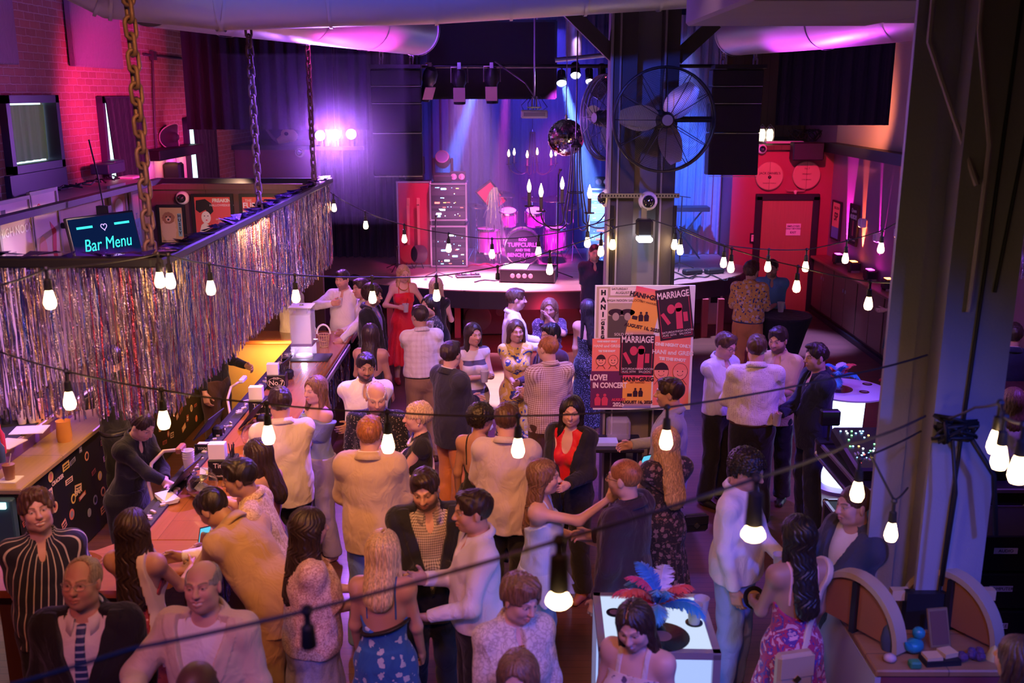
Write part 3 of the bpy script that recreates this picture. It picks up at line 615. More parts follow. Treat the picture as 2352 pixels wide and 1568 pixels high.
# windows in the brick wall with drapes
SKY = glow('daylight_glass', (.62, .92, 1.), 2.2)
for k, (y0, y1, z0, z1) in enumerate(wins):
 b = MB()
 for(yy,zz,dy,dz)in(((y0+y1)/2,z1-.04,y1-y0,.08),((y0+y1)/2,z0+.04,y1-y0,.08),(y0+.04,(z0+z1)/2,.08,z1-z0),(y1-.04,(z0+z1)/2,.08,z1-z0)):b.box((WX+.0,yy,zz),(.16,dy,dz))
 w = struct('window_%d' % (k+1), b, mat('window_frame', (.05, .04, .08), .5))
 b = MB(); b.box((WX-.12, (y0+y1)/2, (z0+z1)/2), (.02, y1-y0-.1, z1-z0-.1)); b.build('pane', SKY, w)
def drape(name, label, cat, y0, y1, z0, z1, x, m, amp=.03, n=9, slant=0., face='x', parent=None, thick=.012, seed=0, hem=0.):
 """pleated hanging cloth; face x: spans y0..y1 at x; face y: spans x range y0..y1 at y = x"""
 r = random.Random(seed); b = MB(); C = n*10; Rr = 12; ph = [r.uniform(0, 6) for _ in range(4)]
 for side in (0, 1):
  vs = []
  for j in range(Rr+1):
   v = j/Rr; z = z1+(z0-z1)*v
   for i in range(C+1):
    u=i/C;w=y0+(y1-y0)*u;d=amp*(math.sin(u*n*2*PI+ph[0]+.5*math.sin(u*7+ph[1]))+.35*math.sin(u*n*4.7*PI+ph[2]+v*1.5))*(.55+.45*v)
    ww = w+slant*v*(1-u); zz = z+(hem*math.sin(u*PI*3+ph[3]) if j == Rr else 0)
    vs.append((x+d+side*thick, ww, zz) if face == 'x' else (ww, x-d-side*thick, zz))
  fs = [(j*(C+1)+i, j*(C+1)+i+1, (j+1)*(C+1)+i+1, (j+1)*(C+1)+i) for j in range(Rr) for i in range(C)]
  b.add(vs, fs)
 o = b.build(name, m, parent, smooth='all', recalc=False)
 if label: tag(o, label, cat)
 return o
GREYCURT,tn,bs=_nt('sheer_grey_curtain');tl=tn.nodes.new('ShaderNodeBsdfTranslucent');tl.inputs[0].default_value=(.16,.17,.11,1);ad=tn.nodes.new('ShaderNodeAddShader');bs.inputs['Base Color'].default_value=(.16,.16,.15,1);bs.inputs['Roughness'].default_value=.9;tn.links.new(tl.outputs[0],ad.inputs[0]);tn.links.new(bs.outputs[0],ad.inputs[1]);tn.links.new(ad.outputs[0],tn.nodes['Material Output'].inputs[0])
NAVYCURT = cloth('dark_curtain', (.012, .016, .024))
drape('window_curtain','pale grey pleated curtain behind the nearest brick wall window','curtain',wins[0][0]+.1,wins[0][1]-.1,wins[0][2]+.1,wins[0][3]-.1,WX-.06,GREYCURT,.012,6)
drape('window_curtain','black curtain pulled askew over the middle brick wall window','curtain',wins[1][0]+.06,wins[1][1]+.12,2.05,wins[1][3]-.02,WX+.10,NAVYCURT,.02,6,slant=.28)
drape('window_curtain','black curtain over the far brick wall window','curtain',wins[2][0]+.22,wins[2][1]+.12,1.6,wins[2][3],WX+.10,NAVYCURT,.02,6,slant=.2)
# lower half panel under the first window
b = MB(); b.box((WX+.03, 10.75, 3.02), (.06, 1.3, .34)); struct('trim_6', b, mat('window_apron', (.06, .03, .10), .5))
# sound panels on the brick
for y0,y1,z0,z1,lab in((8.9,10.5,4.28,5.3,'large fabric sound panel high on the brick, nearer one'),(11.85,13.3,4.3,5.4,'fabric sound panel high on the brick behind the thick chain')):
 p0=(y0,y1);t=thing('sound_panel',lab,'panel',(WX+.06,(y0+y1)/2,(z0+z1)/2),group='sound panels on the brick wall');b=MB();b.box((0,0,0),(.08,y1-y0,z1-z0),bev=.012);b.build('fabric_face',cloth('panel_fabric',(.20,.18,.22)),t)
# conduit on the brick
t=thing('wall_conduit','thin metal electrical conduit running down the brick wall','pipe');b=MB();b.tube([onx(330,125,WX+.03),onx(420,135,WX+.03)],.018,8);b.tube([onx(350,128,WX+.03),onx(356,300,WX+.03),onx(362,385,WX+.03)],.018,8);b.build('pipe',DARKSTEEL,t,smooth=True);b=MB();b.box(onx(352,128,WX+.04),(.06,.12,.12));b.build('junction_box',DARKSTEEL,t)
# shelf on the brick wall beyond the bar with lit glass-block panels beneath
SH = onx(400, 392, WX+.2)
t=thing('brick_shelf','dark wall shelf on the brick between the two black curtains','shelf',(WX+.16,14.75,3.17));b=MB();b.box((0,0,0),(.3,2.0,.14),bev=.01);b.build('board',BLACK,t);b=MB();b.box((.04,0,-.52),(.36,2.0,.06));b.build('lower_board',BLACK,t)
for k, (px, col) in enumerate(((368, (.9, .12, 1.)), (396, (1., .35, .12)), (424, (.85, .12, 1.)), (450, (1., .30, .12)))):
 y = 13.95+k*.48; b = MB(); rr = random.Random(k)
 t=thing('backlit_panel',['backlit pink panel of rough brick under the shelf, nearest','backlit orange panel of rough brick under the shelf, second','backlit pink panel of rough brick under the shelf, third','backlit orange panel of rough brick under the shelf, farthest'][k],'panel',(WX+.04,y,2.90),group='backlit panels under the brick shelf')
 lamp('POINT', 'panel_lamp', (WX+.2, y, 3.07), None, 2.2, col, .05)
 b.box((0, 0, 0), (.04, .44, .38)); b.build('rough_face', mat('rough_face', (.6, .5, .45), .7, bump=1., bscale=16), t)
t=thing('small_speaker','small black loudspeaker standing before the backlit panels','speaker',(-4.9,14.6,2.86));b=MB();b.box((0,0,0),(.25,.2,.34),bev=.03);b.build('cabinet',BLACK,t)
# cowboy hat on the wall
p=onx(388,315,WX+.08);t=thing('cowboy_hat','dark cowboy hat with pale trim hung on the brick wall','hat',p);Rh=Matrix.Rotation(PI/2,3,'Y')@Matrix.Rotation(.25,3,'X')
b = MB(); vs = []; n = 32
for r, h in ((.0, .13), (.06, .135), (.09, .10), (.105, .0), (.17, -.005), (.24, .0)):
 for i in range(n):
  a=2*PI*i/n;z=h+(.12*abs(math.cos(a))**2.5 if r>.2 else .05*abs(math.cos(a))**2 if r>.15 else 0)-(.04*math.exp(-(math.sin(a)*3)**2)if .01<r<.08 else 0);vs.append(Rh@Vector((r*math.cos(a)*.82,r*math.sin(a),z)))
b.add(vs,[(j*n+i,(j+1)*n+i,(j+1)*n+(i+1)%n,j*n+(i+1)%n)for j in range(5)for i in range(n)]);b.build('felt',mat('hat_felt',(.05,.025,.04),.8),t,smooth='all')
b=MB();b.tube([Rh@Vector((.24*math.cos(2*PI*i/n)*.82,.24*math.sin(2*PI*i/n),.12*abs(math.cos(2*PI*i/n))**2.5))for i in range(n)],.009,6,closed=True);b.build('trim',mat('hat_trim',(.6,.45,.4),.5),t,smooth='all')
# big hanging drapes either side of the stage
drape('hanging_drape','wide black drape hung high on the left of the hall','drape',-4.58,-2.02,3.50,5.9,14.4,VELVET,.035,14,face='y',seed=4)
drape('hanging_drape','black velvet drape hung high on the right of the hall','drape',3.72,5.32,3.56,5.9,14.4,VELVET,.03,9,face='y',seed=5)
drape('hanging_drape','dark purple side drape high against the right wall','drape',10.2,14.2,3.75,5.9,5.72,cloth('plum_drape',(.07,.03,.08)),.05,12,seed=6)
drape('stage_curtain','tall dark backdrop curtain across the back of the stage','curtain',-2.5,4.1,.96,5.9,20.1,VELVET2,.06,34,face='y',seed=7)
drape('stage_curtain','black side curtain left of the stage racks','curtain',-3.6,-1.75,.96,5.4,18.9,cloth('side_drape',(.035,.028,.04)),.07,12,face='y',seed=8)
drape('stage_curtain','sheer curtain lit blue on the right of the stage','curtain',1.9,4.02,.96,5.4,19.3,cloth('sheer_drape',(.20,.20,.22)),.06,13,face='y',seed=9)
# ------------------------------------------------------------------ stage and what stands on it
edge=[onz(px,py,.95)for px,py in((700,622),(780,638),(880,652),(1000,664),(1100,668),(1200,670),(1300,668),(1400,665),(1500,658),(1600,648),(1665,640),(1700,630),(1714,620),(1708,610))]
t = thing('stage', 'low curved stage with pale lit deck and black front edge', 'stage')
poly = [(p.x, p.y) for p in edge]+[(4.02, 18.3), (4.02, 20.1), (-3.5, 20.1), (-3.5, edge[0].y)]
b=MB();b.prism(poly,.03,Matrix.Translation((0,0,.92)));b.build('deck',wood_mat('stage_boards',(.42,.26,.20),(.34,.20,.15),.4,.12,2.2,'x',.2),t)
b = MB(); n = len(edge)
b.add([(p.x,p.y-.015,.935)for p in edge]+[(p.x,p.y-.015,.66)for p in edge]+[(p.x,p.y+.05,.935)for p in edge]+[(p.x,p.y+.05,.66)for p in edge],[(i,i+1,n+i+1,n+i)for i in range(n-1)]+[(2*n+i,3*n+i,3*n+i+1,2*n+i+1)for i in range(n-1)]+[(n+i,n+i+1,3*n+i+1,3*n+i)for i in range(n-1)]);b.build('fascia',mat('stage_black',(.02,.02,.03),.5),t)
b = MB(); b.box((.3, 17.4, .46), (7.4, .1, .9)); b.build('back_panel', mat('under_stage_paint', (.10, .03, .05), .6), t)
for px in (1055, 1605, 1640, 905):
 p = onz(px, 760, 0); b = MB(); b.box((p.x, 16.35, .33), (.10, .10, .66)); b.build('support_post', MAROON, t)
for px,lab in((1115,'wide black subwoofer under the stage, left of the man in white'),(1230,'wide black subwoofer under the stage behind the curly haired woman'),(1320,'wide black subwoofer under the stage nearest the poster board'),(985,'wide black subwoofer under the stage behind the red dress')):
 x = onz(px, 770, 0).x; t = thing('subwoofer', lab, 'speaker', (x, 16.75, 0), group='subwoofers under the stage')
 b=MB();b.box((0,0,.31),(.78,.6,.6),bev=.02);b.build('cabinet',BLACK,t);b=MB();b.box((0,-.305,.31),(.72,.012,.54));b.build('grille',mat('sub_grille',(.05,.02,.03),.6,bump=.4,bscale=250),t)
 b=MB();b.lathe([(.0,.02),(.09,.012),(.2,.03),(.225,.02),(.225,.0)],30,c=(-.12,-.312,.31),R=FRONT,cap=False);b.lathe([(.0,.015),(.05,.01),(.07,.015),(.07,.0)],20,c=(.25,-.312,.42),R=FRONT,cap=False);b.build('cone',mat('speaker_cone',(.06,.05,.05),.5),t,smooth=True)
p = onz(1637, 742, 0); t = thing('dispenser_bin', 'tall pink lit dispenser bin in front of the stage', 'bin', (p.x, p.y, 0))
b=MB();b.box((0,0,.33),(.26,.26,.66),bev=.015);b.build('body',mat('bin_body',(.7,.45,.5),.5),t);b=MB();b.box((0,-.132,.47),(.17,.01,.14));b.build('opening',INK,t)
def rack(name, label, loc, w, h, d, faces, frame_m, group=None):
 t=thing(name,label,'flight case',loc,group=group);b=MB();b.box((0,d/2,h/2),(w-.03,d,h-.03));b.build('case_body',BLACK,t)
 b = MB()
 for s in(-1,1):b.box((s*(w/2-.012),0,h/2),(.028,.03,h));b.box((0,0,h/2+s*(h/2-.012)),(w,.03,.028));b.box((s*(w/2-.012),d/2,h-.012),(.028,d,.028))
 b.build('edge_rails', frame_m, t)
 b = MB()
 for sx in (-1, 1):
  for sz in (0, 1): b = MB(); b.ball((sx*(w/2-.012), 0, .012+sz*(h-.024)), .024, 10); b.build('corner_ball', STEEL, t, smooth=True)
 faces(t, w, h); return t
ALU=mat('aluminium',(.62,.56,.66),.35,.9);LEDB=glow('led_blue',(.25,.55,1.),6);LEDR=glow('led_red',(1.,.12,.1),5);LEDG=glow('led_green',(.2,1.,.3),5);LEDW=glow('led_white',(.8,.9,1.),6);LEDA=glow('led_amber',(1,.6,.12),5)
def unit_faces(seed):
 def f(t, w, h):
  r = random.Random(seed); z = .04
  while z < h-.12:
   hh=r.choice((.045,.089,.134));hh=min(hh,h-.05-z);b=MB();b.box((0,-.004,z+hh/2),(w-.07,.02,hh-.004));u=b.build('rack_unit',mat('rack_face_%d'%r.randint(0,1),(.03,.03,.04)if r.random()<.6 else(.07,.07,.08),.4,.3),t)
   for k in range(r.randint(2, 6)):
    b=MB();wd=r.choice((.012,.012,.05,.09));b.box((r.uniform(-w/2+.08,w/2-.08),-.016,z+hh/2+r.uniform(-.2,.2)*hh),(wd,.004,.010 if wd<.06 else .03));b.build('indicator',r.choice((LEDB,LEDW,LEDR,LEDA,LEDB)),u)
   z += hh
 return f
p = onz(1032, 615, .95)
rack('amp_rack','lower amplifier rack with small blue screen, in flight case',(p.x,p.y,.97),.66,.74,.6,unit_faces(2),ALU,'amplifier racks left of the drums')
rack('amp_rack','upper amplifier rack with glowing white meter, in flight case',(p.x,p.y,1.80),.66,.66,.6,unit_faces(5),ALU,'amplifier racks left of the drums')
b=MB();b.box((0,.3,.045),(.56,.5,.085));t=thing('rack_drawer','thin dark drawer case between the two amplifier racks','case',(p.x,p.y,1.71));b.build('case',BLACK,t)
p2 = onz(955, 612, .95)
def guitars(t, w, h):
 b = MB(); b.box((0, .0, h/2), (w-.06, .02, h-.06)); b.build('inner_lining', mat('red_lining', (.45, .03, .05), .7), t)
rack('guitar_vault', 'tall red lined open flight case on stage left of the racks', (p2.x, p2.y, .96), .62, 1.52, .5, guitars, ALU)
for k, dx in enumerate((-.1, .08)):
 t=thing('electric_guitar',['electric guitar with long neck leaning in the red lined case','shorter electric guitar leaning beside the first in the red case'][k],'guitar',(p2.x+dx,p2.y-.14,.96),group='guitars in the red case')
 b=MB();b.box((0,.02,.75),(.045,.02,.75));b.box((0,.02,1.17),(.06,.02,.14),bev=.008);b.build('neck',mat('guitar_neck',(.5,.2,.12),.4),t)
 b=MB();b.prism([(.16*math.cos(a)*(1+.12*math.cos(2*a))*.85,.2*math.sin(a)*(1+.18*math.cos(2*a)))for a in[2*PI*i/24 for i in range(24)]],.045,Matrix.Translation((0,.03,.24))@Matrix.Rotation(PI/2,4,'X'));b.build('body',mat('guitar_body_%d'%k,((.35,.02,.03),(.1,.02,.05))[k],.25,coat=.5),t)
 b = MB(); b.tube([(-.08, -.1, .0), (0, .06, .16), (.08, -.1, .0)], .008, 6); b.build('stand', BLACKMET, t)
def moving_head(loc, lab, rz=0):
 t=thing('moving_head_light',lab,'stage light',loc,rz,group='moving head lights on the cases');b=MB();b.box((0,0,.06),(.34,.26,.12),bev=.02);b.build('base',BLACK,t)
 b = MB()
 for s in (-1, 1): b.box((s*.16, 0, .26), (.05, .13, .32), bev=.02)
 b.box((0, 0, .13), (.3, .14, .05)); b.build('yoke', BLACK, t)
 b=MB();R=Matrix.Rotation(math.radians(62),3,'X');b.lathe([(.0,-.16),(.1,-.15),(.135,-.05),(.135,.10),(.12,.15),(.10,.15)],24,c=(0,0,.38),R=R,cap=False);h=b.build('head',mat('light_body',(.06,.06,.07),.4),t,smooth=True)
 b=MB();b.lathe([(.0,.14),(.1,.145)],24,c=(0,0,.38),R=R,cap=False);b.build('lens',mat('lens_glass',(.12,.12,.2),.05,coat=1),h,smooth=True)
moving_head((p2.x,p2.y+.2,2.49),'moving head light on top of the red lined case');moving_head((p.x-.1,p.y+.2,2.47),'moving head light on the upper amplifier rack')
for px,lab in((1052,'twin lens blinder light at the right of the upper rack'),(1383,'twin lens blinder light behind the big chandelier')):
 q=ony(px,422,p.y+.15);t=thing('blinder_light',lab,'stage light',(q.x,q.y,2.47 if px<1200 else q.z-.06),group='blinder lights');b=MB();b.box((0,0,.10),(.28,.12,.17),bev=.01);b.build('housing',BLACK,t)
 for s in (-1, 1):
  b=MB();b.lathe([(.0,.015),(.05,.0),(.055,.01)],18,c=(s*.07,-.062,.10),R=FRONT,cap=False);b.build('lens',mat('blinder_lens',(.75,.6,.6),.2,.5),t,smooth=True)
q=ony(1383,422,p.y+.15);rack('amp_rack','dark amplifier rack standing behind the big chandelier',(q.x,q.y-.25,.96),.5,q.z-.06-.96,.5,unit_faces(9),ALU,None)
# drum kit
D = onz(1200, 603, .95); D.z = .95
t = thing('drum_kit', 'shiny purple drum kit with lettered bass drum in the stage centre', 'drum kit', D)
SHELL=mat('drum_shell',(.45,.06,.32),.15,.3,coat=1);HEADM=mat('drum_head',(.75,.7,.72),.4);BRASS=mat('cymbal_brass',(.8,.62,.35),.2,1)
def drum(c, r, h, R, front=None):
 b = MB(); b.lathe([(r, -h/2), (r, h/2)], 36, c=c, R=R, cap=False); s = b.build('drum_shell', SHELL, t, smooth=True)
 b = MB()
 for z in (-h/2, h/2): b.lathe([(r, z-.018), (r+.014, z-.018), (r+.014, z+.018), (r-.006, z+.018)], 36, c=c, R=R, cap=False)
 for k in range(8):a=2*PI*k/8;b.tube([Vector(c)+R@Vector(((r+.016)*math.cos(a),(r+.016)*math.sin(a),z))for z in(-h/2,h/2)],.006,6)
 b.build('hoops', CHROME, s, smooth=True)
 b = MB(); b.lathe([(.0, h/2), (r, h/2)], 36, c=c, R=R, cap=False); hd = b.build('drum_head', front or HEADM, s); return s
bd = drum((0, -.20, .34), .32, .40, FRONT, mat('bass_head', (.02, .018, .02), .35))
PK = mat('drum_print', (.85, .35, .6), .5)
for y,s,z,sh in((.145,'ROD',.07,1),(.05,'TUFFCURLS',.105,1),(-.045,'AND THE',.062,1),(-.135,'BENCH PRESS',.092,1)):text('lettering',s,z,PK,bd,Vector((0,-.404,.34+y)),FRONT,bold=.002)
b=MB();b.tube([(.05*math.cos(a),-.408,.34-.22+.05*math.sin(a))for a in[2*PI*i/20 for i in range(20)]],.006,6,closed=True);b.build('port_ring',CHROME,bd)
drum((-.62, -.05, .42), .22, .42, Matrix.Identity(3)); drum((.6, -.1, .45), .20, .40, Matrix.Identity(3))
for x, r in ((-.26, .15), (.22, .16)): drum((x, -.08, .86), r, .24, Matrix.Rotation(.35, 3, 'X'))
drum((-.45, .25, .68), .18, .14, Matrix.Identity(3))
for x,y,z,r,tl in((-.38,.05,1.28,.25,.15),(.62,.0,1.20,.26,-.12),(.18,.25,1.16,.2,.1),(-.85,.1,1.05,.18,.2),(.95,.25,1.02,.22,-.2)):
 b=MB();R=Matrix.Rotation(tl,3,'Y')@Matrix.Rotation(.15,3,'X');b.lathe([(.0,.025),(.035,.022),(.05,.008),(r,-.012),(r,-.016),(.0,-.0)],36,c=(x,y,z),R=R,cap=False);c=b.build('cymbal',BRASS,t,smooth=True)
 b = MB(); b.tube([(x, y, z+.04), (x, y+.02, .3)], .011, 8)
 for k in range(3): a = 2*PI*k/3+.4; b.tube([(x, y+.02, .34), (x+.2*math.cos(a), y+.02+.2*math.sin(a), .01)], .009, 6)
 b.build('stand', CHROME, t, smooth=True)
b=MB();b.lathe([(.0,.0),(.17,.0),(.17,-.08),(.0,-.08)],20,c=(0,.55,.52));b.tube([(0,.55,.45),(0,.55,.02)],.02,8);b.build('stool',BLACK,t,smooth=True)
# foil wrapped stand at the left of the kit and red tilted music stand
p = onz(1135, 604, .95)
t=thing('foil_stand','stand wrapped in silver foil streamers left of the drums','stand',(p.x,p.y-.1,.95));b=MB();rr=random.Random(5)
for k in range(70):
 a = rr.uniform(0, 2*PI); r0 = rr.uniform(.03, .16); x, y = r0*math.cos(a), r0*math.sin(a)*.6; L = rr.uniform(.5, 1.35)
 b.tube([(x*.4, y*.4, 1.4), (x+rr.uniform(-.04, .04), y, 1.4-L*.5), (x*1.2+rr.uniform(-.05, .05), y, max(.02, 1.4-L))], .008, 4)
b.build('foil_streamers',mat('silver_foil',(.8,.75,.85),.15,1),t);b=MB();b.tube([(0,0,0),(0,0,1.45)],.012,8);b.build('pole',BLACKMET,t)
q=ony(1128,450,p.y-.05);t=thing('red_case_lid','tilted red lined case lid propped above the foil stand','case',q);b=MB();R=Matrix.Rotation(math.radians(-38),3,'Y')@Matrix.Rotation(.3,3,'X');b.box((0,0,0),(.36,.06,.52),R=R,bev=.015);b.build('lid',BLACK,t);b=MB();b.box(R@Vector((0,-.04,0)),(.30,.02,.46),R=R);b.build('lining',mat('red_print',(.6,.05,.06),.6),t)
# road case in front with white deck on it
p=onz(1215,652,.95);t=thing('road_case','open black road case with four round knobs at the stage front','case',(p.x,p.y+.35,.95),-.12)
b=MB();b.box((0,0,.11),(.92,.56,.20),bev=.01);b.build('body',BLACK,t);b=MB();b.box((-.22,.0,.225),(.42,.5,.02),bev=.004);b.build('white_panel',PAPER,t)
b = MB()
for k in range(4): b.lathe([(.0, .012), (.035, .01), (.038, .0)], 16, c=(-.24+.1*k, -.282, .12), R=FRONT, cap=False)
b.build('knob_row', mat('pink_knob', (.8, .4, .4), .4), t); b = MB()
for s in (-1, 1): b.box((s*.455, 0, .11), (.02, .57, .22)); b.box((0, s*.275, .215), (.92, .02, .02))
b.build('edge_rails', DARKSTEEL, t)
p = onz(1075, 636, .95); t = thing('pedal_board', 'small board of effect pedals on the stage floor', 'pedal', (p.x, p.y, .95), .2)
b = MB(); b.box((0, 0, .02), (.42, .2, .035), bev=.006); b.build('board', BLACK, t)
for k in range(5):b=MB();b.box((-.16+.08*k,0,.055),(.06,.11,.04),bev=.006);b.build('pedal',mat('pedal_%d'%(k%3),((.15,.03,.1),(.05,.05,.06),(.3,.25,.3))[k%3],.4),t)
def mic_stand(px, py, h, lab, boom=0, gz=.95):
 p=onz(px,py,gz);t=thing('mic_stand',lab,'microphone stand',(p.x,p.y,gz),group='microphone stands on the stage');b=MB();b.tube([(0,0,.03),(0,0,h)],.011,8)
 b.build('pole', BLACKMET, t, smooth=True); b = MB()
 for k in range(3): a = 2*PI*k/3+.3; b.tube([(0, 0, .12), (.28*math.cos(a), .28*math.sin(a), .01)], .009, 6)
 b.build('tripod',BLACKMET,t);b=MB();e=Vector((boom,0,h+.06*bool(boom)));b.tube([(-.3*boom,0,h-.03),(e.x,0,e.z)]if boom else[(0,0,h),(0,0,h+.02)],.008,6);b.build('boom',BLACKMET,t)
 b=MB();b.tube([e+Vector((0,0,.0)),e+Vector((.02,-.12,.07))],[.012,.018],10);b.ball(e+Vector((.025,-.14,.085)),.028,12);b.build('microphone',BLACKMET,t,smooth=True)
mic_stand(1280,640,1.75,'tall microphone stand at the stage centre with a shiny pole');mic_stand(1003,640,1.0,'microphone stand in front of the amplifier racks');mic_stand(912,620,.35,'short microphone stand at the stage edge left of the red lined case')
mic_stand(1560, 618, 1.3, 'microphone stand with a boom on the right of the stage', -.5)
for pts,lab in((((1545,625),(1590,640),(1630,632),(1670,645),(1690,632)),'loose black cable winding over the right end of the stage'),(((1480,640),(1540,648),(1600,630),(1650,620)),'black cable looping behind the poster board on stage'),(((1040,605),(1075,612),(1110,606),(1150,615)),'red cable trailing from the amplifier racks'),(((770,640),(810,632),(850,645),(890,633)),'tangled cable on the dark left end of the stage'),(((1090,648),(1160,640),(1200,632)),'cable running from the pedals to the road case')):
 P = [onz(x, y, .96) for x, y in pts]; Q = []
 for i in range(len(P)-1):
  for k in range(6): u = k/6; Q.append(P[i].lerp(P[i+1], u)+Vector((0, .10*math.sin((i+u)*PI*2), .004)))
 b=MB();b.tube(Q,.011,6);tag(b.build('stage_cable',mat('red_cable',(.5,.03,.05),.5)if lab.startswith('red')else CABLE,smooth=True),lab,'cable','cables on the stage')
for px,py,lab in((1590,630,'black pedal case on the right end of the stage'),(1640,628,'small black box beside the cables at the stage right end')):
 p=onz(px,py,.95);t=thing('gear_case',lab,'case',(p.x,p.y,.95),.4);b=MB();b.box((0,0,.05),(.34,.16,.09),bev=.02);b.build('body',BLACK,t)
p=onz(1620,600,.95);t=thing('keyboard_stand','dark keyboard on a stand before the blue curtain','keyboard',(p.x-.4,p.y+.3,.95));b=MB();b.box((0,0,.95),(.95,.3,.09),bev=.01);b.build('keyboard',BLACK,t);b=MB()
for s in (-1, 1): b.tube([(-.35*s, 0, .0), (.35*s, 0, .9)], .015, 8)
b.build('stand', BLACKMET, t)
# ---- above the stage: teaser banner, pipe, lights, speakers, projector
x0, x1 = ony(985, 200, 16.2).x, ony(1276, 200, 16.2).x
t=thing('black_screen','black framed screen hanging over the front of the stage','screen',((x0+x1)/2,16.2,(ony(1100,225,16.2).z+ony(1100,48,16.2).z)/2));hh=ony(1100,48,16.2).z-ony(1100,225,16.2).z
b = MB(); b.box((0, 0, 0), (x1-x0, .03, hh)); b.build('cloth', mat('screen_black', (.012, .009, .014), .7), t); b = MB()
for s in (-1, 1): b.box((s*(x1-x0)/2, 0, 0), (.035, .05, hh)); b.box((0, 0, s*hh/2), (x1-x0, .05, .035))
b.build('frame', BLACKMET, t); b = MB()
for s in (-1, 1): b.tube([(s*.7, 0, hh/2), (s*.7, 0, 6-t.location.z)], .012, 6)
b.build('hanging_rods', STEEL, t)
zp = ony(1200, 152, 15.0).z
t=thing('lighting_pipe','long black lighting pipe over the stage front','pipe');b=MB();b.tube([(ony(918,152,15).x,15,zp),(ony(1695,140,15).x,15,zp)],.028,10);b.build('pipe',BLACKMET,t,smooth=True)
def stagelight(px, py, tilt, yaw, lab, gel, lit=None, y=14.95, L=.42):
 c=ony(px,py,y);t=thing('stage_spotlight',lab,'stage light',c,math.radians(yaw),group='spotlights on the lighting pipe');R=Matrix.Rotation(math.radians(tilt),3,'X')
 b=MB();b.lathe([(.0,.20),(.075,.19),(.105,.12),(.105,.0),(.08,-.04),(.075,-L*.55),(.088,-L*.6),(.088,-L*.72)],20,R=R,cap=False);b.build('barrel',BLACKMET,t,smooth=True)
 b = MB(); q = R @ Vector((0, 0, -.16)); b.box(q+R @ Vector((0, -.085, 0)), (.17, .012, .2), R=R); b.build('gel_frame', gel, t)
 b=MB();b.tube([(-.12,0,0),(-.12,0,.22),(.12,0,.22),(.12,0,0)],.009,6);b.tube([(0,0,.22),(0,0,zp-c.z)],.014,6);b.box((0,0,zp-c.z),(.05,.09,.1));b.build('yoke',STEEL,t)
 b=MB();b.lathe([(.0,-L*.66),(.075,-L*.66)],18,R=R,cap=False);b.build('lens',glow(lit[0],lit[1],lit[2])if lit else mat('lens_glass2',(.08,.03,.08),.1),t)
GEL = mat('gel_pink', (.6, .3, .45), .4)
stagelight(985,185,30,35,'black spotlight tilted right, leftmost on the lighting pipe',GEL);stagelight(1055,190,8,0,'black spotlight pointing straight down, second on the pipe',GEL);stagelight(1130,188,6,-8,'black spotlight with a bright pink front, third on the pipe',mat('gel_hot',(.8,.4,.45),.4))
def par(px, py, lab, col, s, y=15.0, r=.07):
 c=ony(px,py,y);t=thing('par_light',lab,'stage light',c,group='lit par lights on the lighting pipe');R=Matrix.Rotation(math.radians(-42),3,'X')
 b=MB();b.lathe([(.0,.18),(.06,.17),(r,.05),(r*1.1,-.05),(r*1.05,-.05)],18,R=R,cap=False);b.build('can',BLACKMET,t,smooth=True);b=MB();b.lathe([(.0,-.055),(r*.6,-.05),(r,-.035)],18,R=R,cap=False);b.build('lens',glow('par_%s'%s,col,s),t,smooth=True);b=MB();b.tube([(0,0,.04),(0,0,max(.08,zp-c.z))],.012,6);b.build('yoke',BLACKMET,t)
par(1290,186,'blue white par light, lowest and leftmost of the lit cluster',(.35,.45,1.),60);par(1322,168,'bright blue white par light, highest of the lit cluster',(.45,.55,1.),61);par(1354,182,'pale pink par light at the right of the lit cluster',(1.,.6,.95),62,r=.055);par(1383,172,'red glowing par light next to the steel column',(1.,.04,.08),22,r=.06)
t=thing('stage_spotlight','wide round spotlight tilted left beside the steel column','stage light',ony(1378,200,14.8));R=Matrix.Rotation(.9,3,'Y')@Matrix.Rotation(.5,3,'X');b=MB();b.lathe([(.0,.14),(.1,.12),(.15,-.06),(.16,-.1)],22,R=R,cap=False);b.build('barrel',BLACKMET,t,smooth=True);b=MB();b.tube([(0,0,.05),(0,0,zp-t.location.z)],.012,6);b.build('yoke',BLACKMET,t)
def chain(label, a, bb, link_l=.09, r=.010, cat='chain', group=None, m=None):
 a,bb=Vector(a),Vector(bb);d=(bb-a);n=max(2,int(d.length/(link_l*.74)));u=d.normalized();s1=u.orthogonal().normalized();s2=u.cross(s1);b=MB()
 for k in range(n):
  c = a+d*((k+.5)/n); s = s1 if k % 2 else s2; w = link_l*.27; h = link_l*.5-w; P = []
  for i in range(12):
   an = 2*PI*i/12; P.append(c+s*w*math.cos(an)+u*(w*math.sin(an)+(h if math.sin(an) > 0 else -h)))
  b.tube(P, r, 5, closed=True)
 return tag(b.build('hanging_chain', m or STEEL, smooth='all'), label, cat, group)
